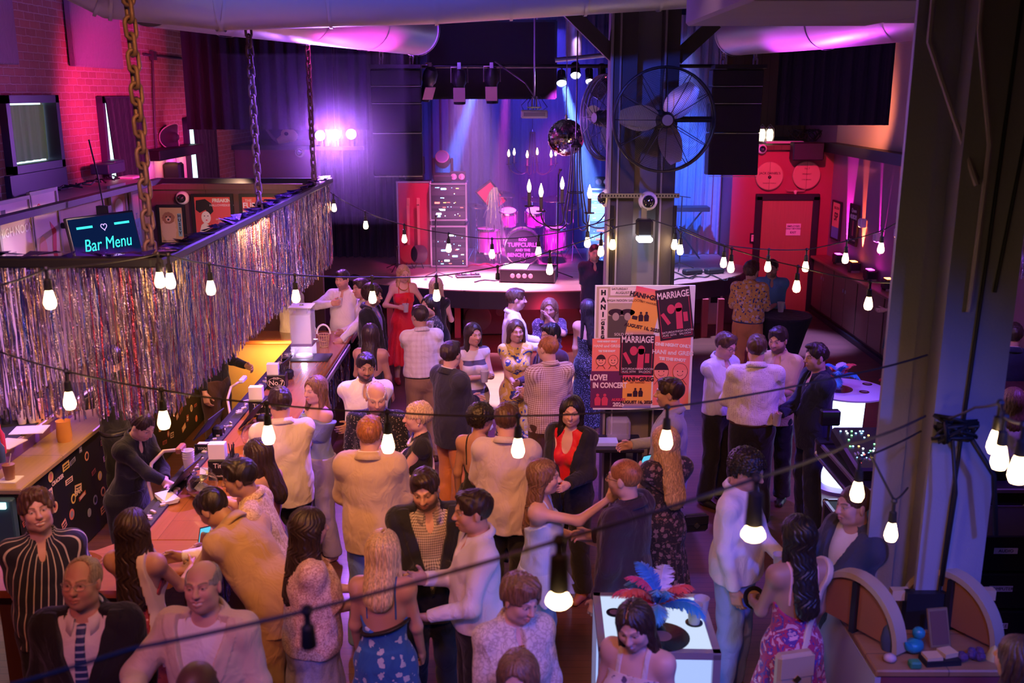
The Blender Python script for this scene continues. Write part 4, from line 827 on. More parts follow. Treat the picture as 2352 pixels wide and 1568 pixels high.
def line_array(pxc, label, rz, y=14.7):
 c = ony(pxc, 150, y); t = thing('line_array', label, 'speaker', c, rz, group='line array speakers beside the stage'); z = 0
 b = MB(); b.box((0, 0, -.02), (.72, .5, .05)); b.build('rigging_frame', BLACKMET, t)
 for k, (h, tl) in enumerate(((.24, 0), (.24, .0), (.42, -.02), (.62, -.06))):
  R=Matrix.Rotation(tl,3,'X');b=MB();b.box((0,.25+.02*k,-.05-z-h/2),(.72,.5,h-.012),R=R,bev=.012);s=b.build('speaker_box',mat('array_black',(.013,.012,.016),.55),t)
  b=MB();b.box((0,-.005+.02*k,-.05-z-h/2),(.66,.012,h-.05),R=R);b.build('grille',mat('array_grille',(.018,.016,.022),.7,bump=.3,bscale=260),s)
  b = MB(); b.box((0, -.008+.02*k, -.05-z-h), (.70, .008, .008)); b.build('seam', STEEL, s); z += h
line_array(908,'tall black line array speaker hanging left of the stage',.08);line_array(1697,'tall black line array speaker hanging right of the stage, by the fan',-.08)
for px, s in ((875, 1), (945, 1), (1660, -1), (1735, -1)):
 q=ony(px,150,14.75);chain({875:'short chain at the outer corner of the left line array',945:'chain at the inner corner of the left line array',1660:'chain at the inner corner of the right line array',1735:'short chain at the outer corner of the right line array'}[px],q,q+Vector((.05*s,0,1.3)),.12,.014,group='chains holding the line arrays')
# LED floods glowing on the left
for k,(px,py,col,s)in enumerate(((736,311,(1.,.30,.62),42),(771,309,(.72,.62,1.),90),(807,308,(1.,.36,.62),42))):
 c=ony(px,py,14.1);t=thing('flood_light',['glowing pink flood light, nearest the skull shelf','brightest white violet flood light in the row of three','glowing pink flood light beside the left line array'][k],'stage light',c,group='three flood lights under the left drape')
 b=MB();b.lathe([(.0,.10),(.06,.09),(.075,.0),(.075,-.03)],20,R=FRONT@Matrix.Rotation(PI,3,'X'),cap=False);b.build('can',BLACKMET,t,smooth=True);b=MB();b.lathe([(.0,.0),(.055,.0),(.068,-.005)],20,c=(0,-.025,0),R=FRONT,cap=False);b.build('lens',glow('flood_%d'%k,col,s),t)
 b = MB(); b.box((0, .06, -.1), (.03, .03, .18)); b.build('bracket', BLACKMET, t)
c = ony(771, 309, 14.1); lamp('SPOT', 'flood_beam', (c.x, c.y-.12, c.z), (-1.2, 8.0, 2.3), 500, (.50, .16, 1.), .06, 120, .6);
t=thing('light_bar','black bar carrying the three flood lights','bar',(c.x,14.16,c.z-.19));b=MB();b.box((0,0,0),(.75,.05,.05));b.tube([(0,0,0),(0,0,2.6)],.02,8);b.build('bar',BLACKMET,t)
q=ony(660,340,18.7);t=thing('animal_skull','pale horned animal skull lying on the lobby shelf','skull',(q.x,q.y,3.08));BONE=mat('bone_pale',(.72,.62,.42),.6)
b=MB();b.ball((.05,0,.17),(.16,.12,.12),18,Matrix.Rotation(.3,3,'Y'));b.tube([(.0,-.02,.13),(-.16,-.05,.06)],[.10,.05],14);b.build('cranium',BONE,t,smooth=True)
b=MB();b.ball((.02,-.115,.2),(.04,.02,.035),10);b.build('eye_socket',INK,t,smooth=True);b=MB();b.tube([(-.15,0,.05),(-.26,.02,.12),(-.36,.02,.26),(-.42,0,.36)],[.035,.03,.022,.008],10);b.build('horn',mat('dark_horn',(.25,.2,.22),.5),t,smooth=True)
q = ony(1227, 262, 14.2); t = thing('projector', 'white ceiling projector hanging in front of the stage', 'projector', q)
b=MB();b.box((0,0,0),(.37,.30,.11),bev=.015);b.build('body',WHITE,t);b=MB();b.box((0,-.153,.0),(.30,.006,.05));b.build('vent',mat('vent_grey',(.35,.3,.38),.5),t)
b=MB();b.tube([(-.03,0,.06),(-.03,0,.24)],.012,8);b.tube([(.03,0,.06),(.03,0,.24)],.012,8);b.box((0,0,.09),(.2,.16,.02));b.tube([(0,0,.24),(-.12,.2,.42),(-.55,.6,.72)],.012,8);b.tube([(0,0,.2),(0,.12,6-q.z)],.012,8);b.build('bracket',STEEL,t)
b = MB()
for k in range(5):a=k*1.3;b.tube([(-.15+.07*k,.05,.06),(-.18+.09*k,-.06,.12+.03*math.sin(a)),(-.05+.03*k,.0,.25)],.005,5)
b.build('cables', CABLE, t, smooth=True)
# mirror ball
q=ony(1300,316,13.0);t=thing('mirror_ball','mirrored disco ball hanging in front of the stage','disco ball',q);R0=.235
b = MB(); nl = 30
for j in range(nl):
 th = PI*(j+.5)/nl; n = max(3, int(2*PI*R0*math.sin(th)/.026)); dth = PI/nl*.46
 for i in range(n):
  ph = 2*PI*i/n; dp = 2*PI/n*.46; r = random.Random(j*97+i); jt, jp = r.uniform(-.03, .03), r.uniform(-.03, .03); P = []
  for (a, c) in ((-1, -1), (1, -1), (1, 1), (-1, 1)):
   A,B=th+a*dth,ph+c*dp;rad=R0*(1+jt*a*.10+jp*c*.10);P.append((rad*math.sin(A)*math.cos(B),rad*math.sin(A)*math.sin(B),rad*math.cos(A)))
  b.quad(*P)
b.build('mirror_tiles',mat('mirror',(.9,.88,.92),.06,1),t,recalc=False);b=MB();b.ball((0,0,0),R0*.985,32);b.build('core',mat('ball_core',(.03,.02,.03),.4),t,smooth=True)
b=MB();b.tube([(0,0,R0-.01),(0,0,R0+.05)],.02,10);b.tube([(0,0,R0+.04),(0,0,R0+1.5)],.006,6);b.build('hanger',STEEL,t,smooth=True)
# chandeliers of candle bulbs
def chandelier(c, r, label, spread, s=1., hang=1.2, a0=.2):
 t = thing('chandelier', label, 'chandelier', c, group='candle chandeliers'); IR = mat('iron', (.06, .045, .04), .4, .7)
 b=MB();b.lathe([(.0,.06),(.022,.05),(.03,.02),(.055,.0),(.055,-.02),(.0,-.03)],18,R=Matrix.Identity(3)*s);b.tube([(0,0,.05*s),(0,0,hang)],.007*s,6);b.build('canopy',IR,t,smooth=True)
 H = spread
 for k in range(6):
  a = a0+2*PI*k/6; d = Vector((math.cos(a), math.sin(a), 0)); P = []
  for u in [i/18 for i in range(19)]:
   if u < .5: v = u/.5; rr, zz = .025*s+(.05*r+.20*r*v*v)*.9, -H*v
   else: v = (u-.5)/.5; an = PI*v; rr = r*.25+r*.375*(1-math.cos(an)); zz = -H-(.14*H)*math.sin(an)*1.1+(.16*H)*v
   P.append(d*rr+Vector((0, 0, zz)))
  b=MB();b.tube(P,.0065*s,7);e=P[-1];b.lathe([(.0,.012),(.045,.010),(.05,.018)],14,c=e,cap=False,R=Matrix.Identity(3)*s);arm_=b.build('arm',IR,t,smooth=True)
  b=MB();b.lathe([(.016,.01),(.017,.15),(.0,.15)],12,c=e,R=Matrix.Identity(3)*s);b.build('candle',mat('candle_sleeve',(.10,.07,.05),.5),arm_,smooth=True)
  b=MB();b.lathe([(.010,.15),(.020,.178),(.021,.20),(.013,.235),(.004,.265),(.0,.275)],14,c=e,cap=False,R=Matrix.Identity(3)*s);b.build('candle_bulb',glow('candle_bulb',(1.,.62,.26),26),arm_,smooth=True)
 b=MB();b.tube([(.11*r*math.cos(2*PI*i/24)*1.6,.11*r*math.sin(2*PI*i/24)*1.6,-H*.62)for i in range(24)],.005*s,6,closed=True);b.build('ring',IR,t)
chandelier(ony(1323, 333, 9.6), .46, 'large iron chandelier of six candle bulbs near the column', .72, 1.0, 2.48, .75)
chandelier(ony(1223, 303, 18.0), .44, 'smaller farther iron chandelier under the projector', .68, 1.0, 2.68, .3)
# ------------------------------------------------------------------ the bar on the left
BX0, BX1 = -2.62, -2.0
t = thing('bar_counter', 'long polished reddish wood bar counter running down the left side', 'bar counter')
b = MB(); b.box(((BX0+BX1)/2, 9.0, 1.045), (BX1-BX0, 5.6, .05), bev=.015); b.build('counter_top', BARWOOD, t)
b = MB(); b.box((-2.95, 12.05, 1.045), (1.9, .55, .05), bev=.015); b.build('far_return_top', BARWOODX, t)
P = [(-2.0, 6.2), (-2.0, 5.9), (-2.12, 5.62), (-2.35, 5.5), (-3.3, 5.5), (-3.3, 6.02), (-2.75, 6.05), (-2.62, 6.2)]
b = MB(); b.prism(P, .05, Matrix.Translation((0, 0, 1.02))); b.build('near_return_top', BARWOODX, t)
b = MB(); b.box((-2.14, 9.0, .5), (.10, 5.9, 1.02)); b.build('front_panel', DARKWOOD, t)
b=MB();b.box((-2.95,11.95,.5),(1.7,.06,1.02));b.build('far_inner_panel',mat('bar_inner',(.62,.40,.16),.6,vary=.2,bscale=2),t)
b = MB(); b.box((-2.7, 5.66, .5), (1.0, .06, 1.02)); b.build('near_panel', DARKWOOD, t)
b = MB(); b.box((-2.55, 9.0, .80), (.06, 5.6, .40)); b.box((-2.74, 8.9, .74), (.30, 5.2, .04)); b.build('inner_rail', STEEL, t)
b = MB(); b.box((-2.64, 9.0, 1.045), (.05, 5.5, .06)); b.build('rail_lip', BLACK, t)
b=MB();b.box((-1.985,9.0,1.0),(.02,5.6,.05));b.box((-2.0,12.3,1.0),(.02,.5,.05));b.build('edge_strip',mat('edge_strip',(.55,.5,.7),.3,.5),t)
# silver fringe skirt on the bar and the hung fringe canopy
def foil(name, label, path, z0, z1, per_m, seed, wid=.011, jag=.05):
 r = random.Random(seed); V = []; Fq = []; mi = []; pts = [Vector((x, y, 0)) for x, y in path]
 for a, c in zip(pts[:-1], pts[1:]):
  d = c-a; L = d.length; u = d/L; nrm = Vector((-u.y, u.x, 0))
  for k in range(int(L*per_m)):
   s=r.random()*L;p=a+u*s+nrm*r.uniform(-.035,.035);top=z1-r.uniform(0,.015);bot=z0+r.uniform(-jag,jag)+(.35*(z1-z0)if r.random()<.10 else 0)
   n=13;tw=r.uniform(-1.2,1.2);tr=r.uniform(-.35,.35);w=wid*r.uniform(.5,1.2);col=r.choices(range(6),(44,18,12,10,9,7))[0];base=len(V);dx=0;lean=r.uniform(-.02,.02)
   for i in range(n+1):
    v=i/n;ang=tw*v+tr+r.uniform(-.75,.75);dx+=r.uniform(-.004,.004);q=p+u*(dx+lean*v)+nrm*r.uniform(-.004,.004);z=top+(bot-top)*v+r.uniform(-.01,.01);e=(u*math.cos(ang)+nrm*math.sin(ang))*w*.5
    V.append((q.x-e.x, q.y-e.y, z)); V.append((q.x+e.x, q.y+e.y, z+r.uniform(-.004, .004)))
   for i in range(n): Fq.append((base+2*i, base+2*i+1, base+2*i+3, base+2*i+2)); mi.append(col)
 me = bpy.data.meshes.new(name); me.from_pydata(V, [], Fq)
 for m in FOILS: me.materials.append(m)
 me.polygons.foreach_set('material_index', mi)
 return tag(link(name, me), label, 'foil fringe', kind='stuff')
def foilmat(n, c, r):
 m = mat(n, c, r, 1, bump=1., bscale=90); return m
FOILS=[foilmat('foil_silver',(.50,.46,.60),.2),foilmat('foil_lilac',(.30,.22,.62),.2),foilmat('foil_gold',(.85,.66,.42),.22),foilmat('foil_blue',(.16,.26,.75),.2),foilmat('foil_pale',(.9,.88,.95),.25),foilmat('foil_rose',(.62,.14,.22),.24)]
CX, CY0, CY1 = -2.24, 6.2, 12.2
foil('foil_fringe', 'long side of silver foil fringe hanging above the bar', [(CX, CY0), (CX, CY1)], 1.99, 2.95, 250, 1)
foil('foil_fringe', 'near end of silver foil fringe hanging across the bar opening', [(-4.3, CY0), (CX, CY0)], 1.97, 2.95, 240, 2)
foil('foil_fringe', 'short dark foil fringe skirting the front of the bar', [(-2.07, 6.3), (-2.07, 12.2)], .45, .98, 150, 3)
t = thing('bar_canopy', 'dark hung frame that carries the foil fringe over the bar', 'canopy', (0, 0, 0))
b=MB();b.box((CX,9.2,2.97),(.12,6.1,.06),bev=.01);b.box((-3.3,CY0,2.97),(2.1,.12,.06),bev=.01);b.box((-4.28,9.2,2.97),(.1,6.1,.06));b.box((-3.25,12.2,2.97),(2.0,.1,.06));b.build('frame',BLACK,t)
b = MB(); r = random.Random(8); V = []; F_ = []
for (x0, y0, x1, y1, n) in ((CX, CY0, CX, CY1, 60), (CX, CY0, -4.3, CY0, 22)):
 for k in range(n):
  u=(k+r.random())/n;x,y=x0+(x1-x0)*u,y0+(y1-y0)*u;w=r.uniform(.03,.07);b.add([(x-w,y-w,3.005+r.uniform(0,.05)),(x+w,y-w,3.0+r.uniform(0,.06)),(x+w,y+w,3.0+r.uniform(0,.05)),(x-w,y+w,3.0+r.uniform(0,.03))],[(0,1,2,3)])
o = b.build('crumpled_foil_edge', FOILS[1], t, recalc=False); o['kind'] = 'stuff'
RUST = mat('rusty_chain', (.16, .10, .10), .6, .5, bump=.4, bscale=80)
for px,py,lab,ll,rr_ in((345,568,'thick rusty chain holding the near corner of the fringe canopy',.13,.014),(596,486,'chain holding the middle of the fringe canopy',.11,.012),(722,432,'chain holding the far corner of the fringe canopy',.10,.012)):
 lo=onx(px,py,CX if px>400 else CX-.06);up={345:(298,60),596:(575,80),722:(712,95)}[px];hi=ony(up[0],up[1],lo.y);lo.z=2.98;hi.x=lo.x;hi2=Vector((lo.x,lo.y,5.3))
 chain(lab, hi2, lo, ll, rr_, group='chains of the fringe canopy', m=RUST)
# bar end wall with posters
b=MB();b.box((-3.62,13.12,1.4),(2.2,.08,2.8));b.box((-3.62,13.1,2.82),(2.24,.14,.07));struct('wall_bar_end',b,wood_mat('end_wall_paint',(.13,.05,.05),(.11,.045,.045),.6,2,3,'z'))
dome((ony(418, 455, 13.04)), 'white dome camera on the wall above the dog poster')
Y = 13.06
def poster_on(px0, py0, px1, py1, y, base, lab, frame=BLACK, fw=.035):
 a,c=ony(px0,py0,y),ony(px1,py1,y);w,h=c.x-a.x,a.z-c.z;return sign('framed_poster',lab,'poster',((a.x+c.x)/2,y,(a.z+c.z)/2),w,h,base,frame=frame,fw=fw),w,h
TANP=mat('poster_tan',(.62,.40,.16),.5);t,w,h=poster_on(366,476,425,556,Y-.03,TANP,'framed tan poster of a shaggy dog lettered HUSSY')
DOG = mat('ink_dog', (.35, .16, .07), .7); DOG2 = mat('ink_dog_pale', (.70, .48, .26), .7)
rr=random.Random(2);P=[((.085+.018*rr.random())*math.cos(a)*1.0,(.17+.02*rr.random())*math.sin(a))for a in[2*PI*i/40 for i in range(40)]];patch(t,'printed_dog_body',FRONT,-.04,-.06,0,0,DOG2,poly=P)
P=[((.075+.014*rr.random())*math.cos(a),(.07+.014*rr.random())*math.sin(a))for a in[2*PI*i/36 for i in range(36)]];patch(t,'printed_dog_head',FRONT,-.04,.09,0,0,DOG,dz=.0135,poly=P);patch(t,'printed_muzzle',FRONT,-.04,.075,0,0,DOG2,dz=.0145,poly=circ(.034))
for x,y,r in((-.065,.105,.010),(-.015,.105,.010),(-.04,.07,.014)):patch(t,'printed_eye',FRONT,x,y,0,0,INK,dz=.0155,poly=circ(r,10))
patch(t, 'printed_band', FRONT, w/2-.045, .0, .05, .3, mat('ink_teal', (.25, .45, .42), .6));
for k, c in enumerate('HUSSY'): words(t, 'lettering', FRONT, w/2-.045, .115-.055*k, c, .055, INK, dz=.0145, bold=.002)
words(t, 'lettering', FRONT, 0, -h/2+.02, 'HIGH NOON SALOON', .026, INK)
REDP=mat('poster_red',(.62,.09,.08),.5);t,w,h=poster_on(446,452,534,535,Y-.03,REDP,'framed red Halloween concert poster with black haired woman',fw=.04)
words(t,'lettering',FRONT,w*.26,h*.40,'FREAKIN',.062,PAPER,bold=.003);words(t,'lettering',FRONT,w*.26,h*.27,'HALLOWEEKEND',.04,PAPER)
patch(t,'printed_hair',FRONT,-w*.24,.05,0,0,INK,poly=[(-.1,.14),(.02,.16),(.10,.10),(.12,0),(.06,-.06),(.02,.02),(-.06,-.02),(-.11,.02)]);patch(t,'printed_face',FRONT,-w*.2,-.03,0,0,PAPER,dz=.0135,poly=circ(.062,20,1.3));patch(t,'printed_neck',FRONT,-w*.26,-h*.36,0,0,PAPER,dz=.0132,poly=[(-.07,-.06),(.09,-.06),(.05,.05),(.0,.07),(-.04,.04)])
for x, y in ((-.02, .0), (.025, .0)): patch(t, 'printed_eye', FRONT, -w*.2+x, -.01+y, 0, 0, INK, dz=.0145, poly=circ(.010, 8, .6))
patch(t, 'printed_lips', FRONT, -w*.19, -.065, 0, 0, RED, dz=.0145, poly=circ(.013, 8, .6))
for k in range(5):words(t,'lettering',FRONT,w*.28,-h*.12-.032*k,('SPOOKY SHOWS','LIVE BANDS','COSTUMES','OCT 30','ALL NIGHT')[k],.026,PAPER)
t,w,h=poster_on(556,452,640,535,Y-.03,REDP,'framed red poster lettered THE FURIOUS BONGOS',fw=.04);words(t,'lettering',FRONT,-w*.32,h*.40,'THE',.05,PAPER);words(t,'lettering',FRONT,-.02,h*.26,'FURIOUS',.10,PAPER,bold=.002);words(t,'lettering',FRONT,-.02,h*.03,'BONGOS',.10,PAPER,bold=.002)
patch(t,'printed_bat',FRONT,w*.1,h*.41,0,0,INK,poly=[(-.05,.01),(0,-.005),(.05,.02),(.03,-.01),(.0,-.02),(-.03,-.015)])
# back bar: counter, raised shelf, stickered front, cooler
t = thing('back_bar', 'long back bar counter with sticker covered black front', 'bar counter')
b=MB();b.box((-4.02,9.85,.98),(.38,5.2,.05),bev=.01);b.build('counter_top',wood_mat('back_bar_top',(.42,.28,.13),(.38,.25,.12),.3,.6,4,'y',.3),t)
b=MB();b.box((-4.42,9.85,1.12),(.46,5.2,.05),bev=.01);b.build('raised_shelf',wood_mat('back_bar_top',(.4,.3,.15),(.4,.3,.15)),t);b=MB();b.box((-4.21,9.85,1.05),(.03,5.2,.10));b.build('riser',mat('riser_purple',(.14,.05,.14),.4),t)
b = MB(); b.box((-4.3, 9.85, .48), (.84, 5.2, .94)); b.build('cabinet', BLACK, t)
RB=Matrix(((0,0,1),(1,0,0),(0,1,0))).to_3x3();rr=random.Random(12);SC_=[mat('sticker_%d'%i,c,.5)for i,c in enumerate(((.75,.35,.18),(.8,.55,.3),(.7,.2,.12),(.75,.6,.45),(.3,.3,.35),(.85,.62,.12),(.45,.1,.08)))]
stk = []
for k in range(100):
 for _ in range(30):
  y = 7.3+rr.random()**1.3*4.4; z = .12+rr.random()*.78
  if all(abs(y-a)+abs(z-c) > .125 for a, c in stk): break
 stk.append((y,z));b=MB();M=Matrix.Translation((-3.878,y,z))@(RB@Matrix.Rotation(rr.uniform(-.3,.3),3,'Z')).to_4x4();m=rr.choice(SC_)
 kind = rr.random()
 if kind<.35:r0=rr.uniform(.035,.055);b.prism(circ(r0,18),.002,M);o=b.build('sticker',m,t);b=MB();b.prism(circ(r0*.62,14),.0028,M);b.build('sticker_print',rr.choice(SC_[2:5]+[INK]),o)
 else:
  w,h=rr.uniform(.05,.15),rr.uniform(.03,.08);b.prism([(-w/2,-h/2),(w/2,-h/2),(w/2,h/2),(-w/2,h/2)],.002,M);o=b.build('sticker',m,t);b=MB()
  for q in range(2):b.prism([(-w*.36,-h*.3+q*h*.36),(w*.36,-h*.3+q*h*.36),(w*.36,-h*.1+q*h*.36),(-w*.36,-h*.1+q*h*.36)],.0028,M)
  b.build('sticker_print', INK if rr.random() < .7 else PAPER, o)
for(y,z,s,sz)in((7.55,.66,'47',.12),(7.95,.80,'CRACKER',.05),(8.3,.55,'BAR',.08),(7.5,.36,'ROCK',.06)):text('lettering',s,sz,mat('sticker_white',(.8,.6,.4),.5),t,(-3.872,y,z),RB,bold=.002)
t = thing('bottle_cooler', 'blue lit glass door cooler at the near end of the back bar', 'cooler', (-4.3, 7.2, 0))
b=MB();b.box((0,.03,.47),(.84,.10,.94),bev=.01);b.build('housing',mat('cooler_teal',(.04,.10,.12),.4),t);b=MB();b.box((-.06,-.025,.46),(.62,.01,.72));b.build('glass_door',glow('cooler_glow',(.15,.75,.95),.8),t);b=MB();b.box((.28,-.03,.9),(.2,.02,.05));b.build('light_strip',glow('cooler_strip',(.5,.95,1.),2.2),t)
# ledge and sloped poster wall above the back bar
b=MB();b.box((-4.62,9.8,2.05),(.08,5.6,1.7));struct('wall_back_bar',b,mat('back_bar_wall',(.42,.33,.24),.6,vary=.25,bscale=3))
b=MB();b.box((-4.80,9.8,2.90),(.50,5.7,.10),bev=.01);struct('trim_7',b,mat('ledge_paint',(.34,.24,.24),.5,vary=.2,bscale=4))
LW = RB
def lposter(px,py,w,h,base,lab):return sign('framed_poster',lab,'poster',onx(px,py,-4.55),w,h,base,R=LW,frame=mat('frame_grey',(.30,.27,.26),.5),fw=.035,group='framed posters over the back bar')
GREYP=mat('poster_grey',(.50,.38,.38),.5);t=lposter(38,555,.58,.72,GREYP,'framed grey poster lettered HIGH NOON, nearest on the left');words(t,'lettering',LW,0,.10,'HIGH NOON',.11,PAPER,bold=.003);patch(t,'printed_block',LW,-.15,-.18,.2,.2,mat('ink_grey',(.25,.2,.2),.6));patch(t,'printed_block',LW,-.2,.26,.08,.1,INK)
t=lposter(108,545,.52,.86,mat('poster_cream',(.62,.50,.44),.5),'framed cream poster with a lit top, left of the bar menu screen');patch(t,'printed_swirl',LW,.05,-.05,0,0,RED,poly=[(.02,.2),(.14,.1),(.10,-.1),(.16,-.3),(.06,-.32),(.02,-.1),(.05,.06)]);patch(t,'printed_figure',LW,-.12,-.1,0,0,mat('ink_salmon',(.7,.35,.25),.6),poly=circ(.08,16,1.6));words(t,'lettering',LW,-.12,.28,'8',.16,RED)
t=lposter(275,515,.40,.85,mat('poster_copper',(.48,.24,.16),.5),'framed copper brown poster behind the bar menu screen');patch(t,'printed_shape',LW,0,.2,0,0,PAPER,poly=circ(.12,16,.8));words(t,'lettering',LW,0,-.2,'LIVE MUSIC',.06,PAPER)
t=lposter(313,508,.22,.66,mat('poster_cream',(.62,.50,.44),.5),'narrow framed cream and blue poster lettered TUNK');patch(t,'printed_band',LW,0,-.14,.2,.34,mat('ink_sky',(.25,.42,.60),.6))
for k, c in enumerate('TUNK'): words(t, 'lettering', LW, 0, .06-.1*k, c, .10, mat('ink_slate', (.2, .25, .4), .6), dz=.014)
lamp('SPOT', 'poster_lamp', (-4.05, 8.75, 2.86), (-4.55, 8.75, 2.5), 9, (1, .8, .55), .03, 70, .6)
lamp('SPOT', 'poster_lamp', (-3.7, 9.4, 2.86), (-4.55, 9.3, 2.3), 22, (1, .65, .4), .05, 110, .6)
lamp('SPOT', 'poster_lamp', (-3.3, 11.9, 2.9), (-3.6, 13.1, 2.4), 34, (1, .55, .35), .05, 110, .6)
# menu screen
c=onx(245,552,-3.95);t=thing('menu_screen','tilted glowing screen reading Bar Menu in teal script','screen',c,math.radians(52));t.rotation_euler=(math.radians(-12),0,math.radians(62))
b = MB(); b.box((0, .02, 0), (.80, .04, .52), bev=.008); b.build('housing', BLACK, t)
m,tn,bs=_nt('screen_picture');tn.nodes.remove(bs);e=tn.nodes.new('ShaderNodeEmission');e.inputs[1].default_value=.55;sx=tn.nodes.new('ShaderNodeSeparateXYZ');tn.links.new(ocoord(tn),sx.inputs[0])
cr=tn.nodes.new('ShaderNodeValToRGB');el=cr.color_ramp.elements;el[0].color=(.75,.10,.35,1);el[0].position=.0;el[1].color=(.006,.02,.10,1);el[1].position=.42;x_=el.new(.22);x_.color=(.14,.02,.42,1)
wv=tn.nodes.new('ShaderNodeTexWave');wv.inputs['Scale'].default_value=1.4;wv.inputs['Distortion'].default_value=2;tn.links.new(ocoord(tn),wv.inputs[0])
tn.links.new(mth(tn,'ADD',ramp01(tn,sx.outputs[2],-.30,.30),mth(tn,'MULTIPLY',mth(tn,'ADD',sx.outputs[0],mth(tn,'MULTIPLY',wv.outputs['Fac'],.12)),.25)),cr.inputs[0]);tn.links.new(cr.outputs[0],e.inputs[0]);tn.links.new(e.outputs[0],tn.nodes['Material Output'].inputs[0])
b = MB(); b.box((0, -.003, 0), (.76, .006, .48)); b.build('display', m, t)
TEAL = glow('screen_teal', (.05, .85, .75), 1.4); LILG = glow('screen_lilac', (.6, .4, 1.), 1.4)
text('lettering','Bar Menu',.17,TEAL,t,(0,-.009,-.03),FRONT,shear=.25,sx=.85);text('lettering','Sips, Sounds and Smiles',.035,LILG,t,(0,-.009,-.15),FRONT,shear=.25)
b=MB();b.tube([(.035*(16*math.sin(a)**3)/16,-.009,.135+.035*(13*math.cos(a)-5*math.cos(2*a)-2*math.cos(3*a)-math.cos(4*a))/16)for a in[2*PI*i/30 for i in range(30)]],.004,5,closed=True);b.build('heart_symbol',LILG,t)
for s in (-1, 1): b = MB(); b.box((s*.22, -.008, .15), (.18, .004, .022)); b.build('paint_stroke', TEAL, t)
t=thing('screen_arm','black wall arm and cable holding the bar menu screen','bracket',c);b=MB();b.tube([(.05,.1,.0),(-.3,.3,.1),(-.6,.35,.1)],.03,8);b.box((-.1,.25,.2),(.12,.08,.22));b.tube([(-.1,.25,.3),(-.14,.28,.6),(-.2,.3,.95)],.008,6);b.build('arm',BLACK,t)
# clutter on the ledge
for px,py,lab,sz in((262,385,'small teal lit radio box on the ledge before the window curtain',(.16,.3,.14)),(250,412,'low dark box on the ledge under the radio',(.22,.5,.12)),(300,408,'flat pale tray on the ledge beside the black curtain',(.2,.35,.03))):
 p=onx(px,py,-4.85);t=thing('ledge_box',lab,'box',(-4.85,p.y,2.95));b=MB();b.box((0,0,sz[2]/2+(0.12 if 'radio' in lab else 0)),sz,bev=.01);b.build('body',mat('teal_dark',(.03,.08,.1),.4)if 'radio' in lab else BLACK if 'dark' in lab else PAPER,t)
p = onx(190, 430, -4.8); b = MB(); rr = random.Random(9)
for k in range(7):
 o=Vector((0,-.9+.3*k,.02));b.tube([o+Vector((rr.uniform(-.12,.12),.02*i*4-.2,.03+.04*rr.random()))for i in range(7)],.009,6)
tag(b.build('ledge_cables',CABLE,smooth=True,loc=(-4.82,p.y,2.94)),'tangle of dark cables lying along the back bar ledge','cable')
# ---- things on the bar
GLASS=mat('clear_plastic',(.92,.92,.95),.08,trans=1.,ior=1.2);WATER=mat('cloudy_water',(.82,.78,.90),.35,trans=.25,ior=1.33);CLEAR=mat('clear_glass',(.95,.96,.97),.03,trans=1.,ior=1.45)
p=onz(712,822,1.07);t=thing('bar_mat','black rubber bar mat under the water dispenser','mat',p);b=MB();b.box((0,0,.006),(.46,.34,.012),bev=.003);b.build('rubber',mat('rubber',(.02,.02,.022),.6,bump=.5,bscale=200),t)
p=onz(698,818,1.082);p.y+=.02;t=thing('water_dispenser','tall square clear water dispenser lit violet on the bar','dispenser',p)
b = MB()
for s in (-1, 1): b.box((s*.118, 0, .29), (.006, .24, .58)); b.box((0, s*.118, .29), (.24, .006, .58))
b.build('tank', mat('acrylic', (.93, .92, .97), .05, alpha=.16), t)
b=MB();b.box((0,0,.335),(.222,.222,.33));b.build('water',WATER,t);b=MB();b.box((0,0,.155),(.245,.245,.03));b.build('divider_plate',mat('divider',(.25,.18,.34),.3),t);b=MB();b.box((0,0,.585),(.26,.26,.014),bev=.004);b.lathe([(.03,.59),(.015,.61),(.0,.615)],14);b.build('lid',WHITE,t);b=MB();b.box((0,0,.52),(.12,.1,.12));b.build('ice_insert',mat('ice_insert',(.8,.75,.88),.3,trans=.3),t)
b=MB();b.tube([(.12,-.02,.20),(.165,-.02,.20),(.17,-.02,.17)],.011,8);b.build('tap',STEEL,t,smooth=True);b=MB();b.lathe([(.0,.0),(.10,.0),(.095,.02),(.0,.018)],20);lamp('POINT','dispenser_led',(p.x,p.y-.02,p.z+.06),None,3.5,(.75,.6,1.),.03);lamp('SPOT','dispenser_fill',(p.x+.5,p.y-1.2,2.9),tuple(p+Vector((0,0,.3))),110,(.68,.5,1.),.05,22,.6);b.build('ring_base',mat('ring_base',(.75,.7,.75),.2,.6),t,smooth=True)  # the spot is added to brighten the tank, no fixture hangs there
p=onz(738,800,1.07);t=thing('wire_basket','small wicker basket with white looped handle behind the dispenser','basket',(p.x+.02,p.y+.08,1.07))
b = MB()
for k in range(14):a=2*PI*k/14;b.tube([(.045*math.cos(a),.045*math.sin(a),0),(.07*math.cos(a),.07*math.sin(a),.15)],.004,5)
for z,r0 in((.01,.046),(.08,.058),(.15,.071)):b.tube([(r0*math.cos(2*PI*i/18),r0*math.sin(2*PI*i/18),z)for i in range(18)],.006,5,closed=True)
b.build('weave',mat('wicker',(.45,.28,.12),.6),t);b=MB();b.tube([(.08*math.cos(a),0,.16+.11*math.sin(a))for a in[PI*i/12 for i in range(13)]],.011,8);b.build('handle',mat('cream_handle',(.78,.72,.55),.4),t,smooth=True)
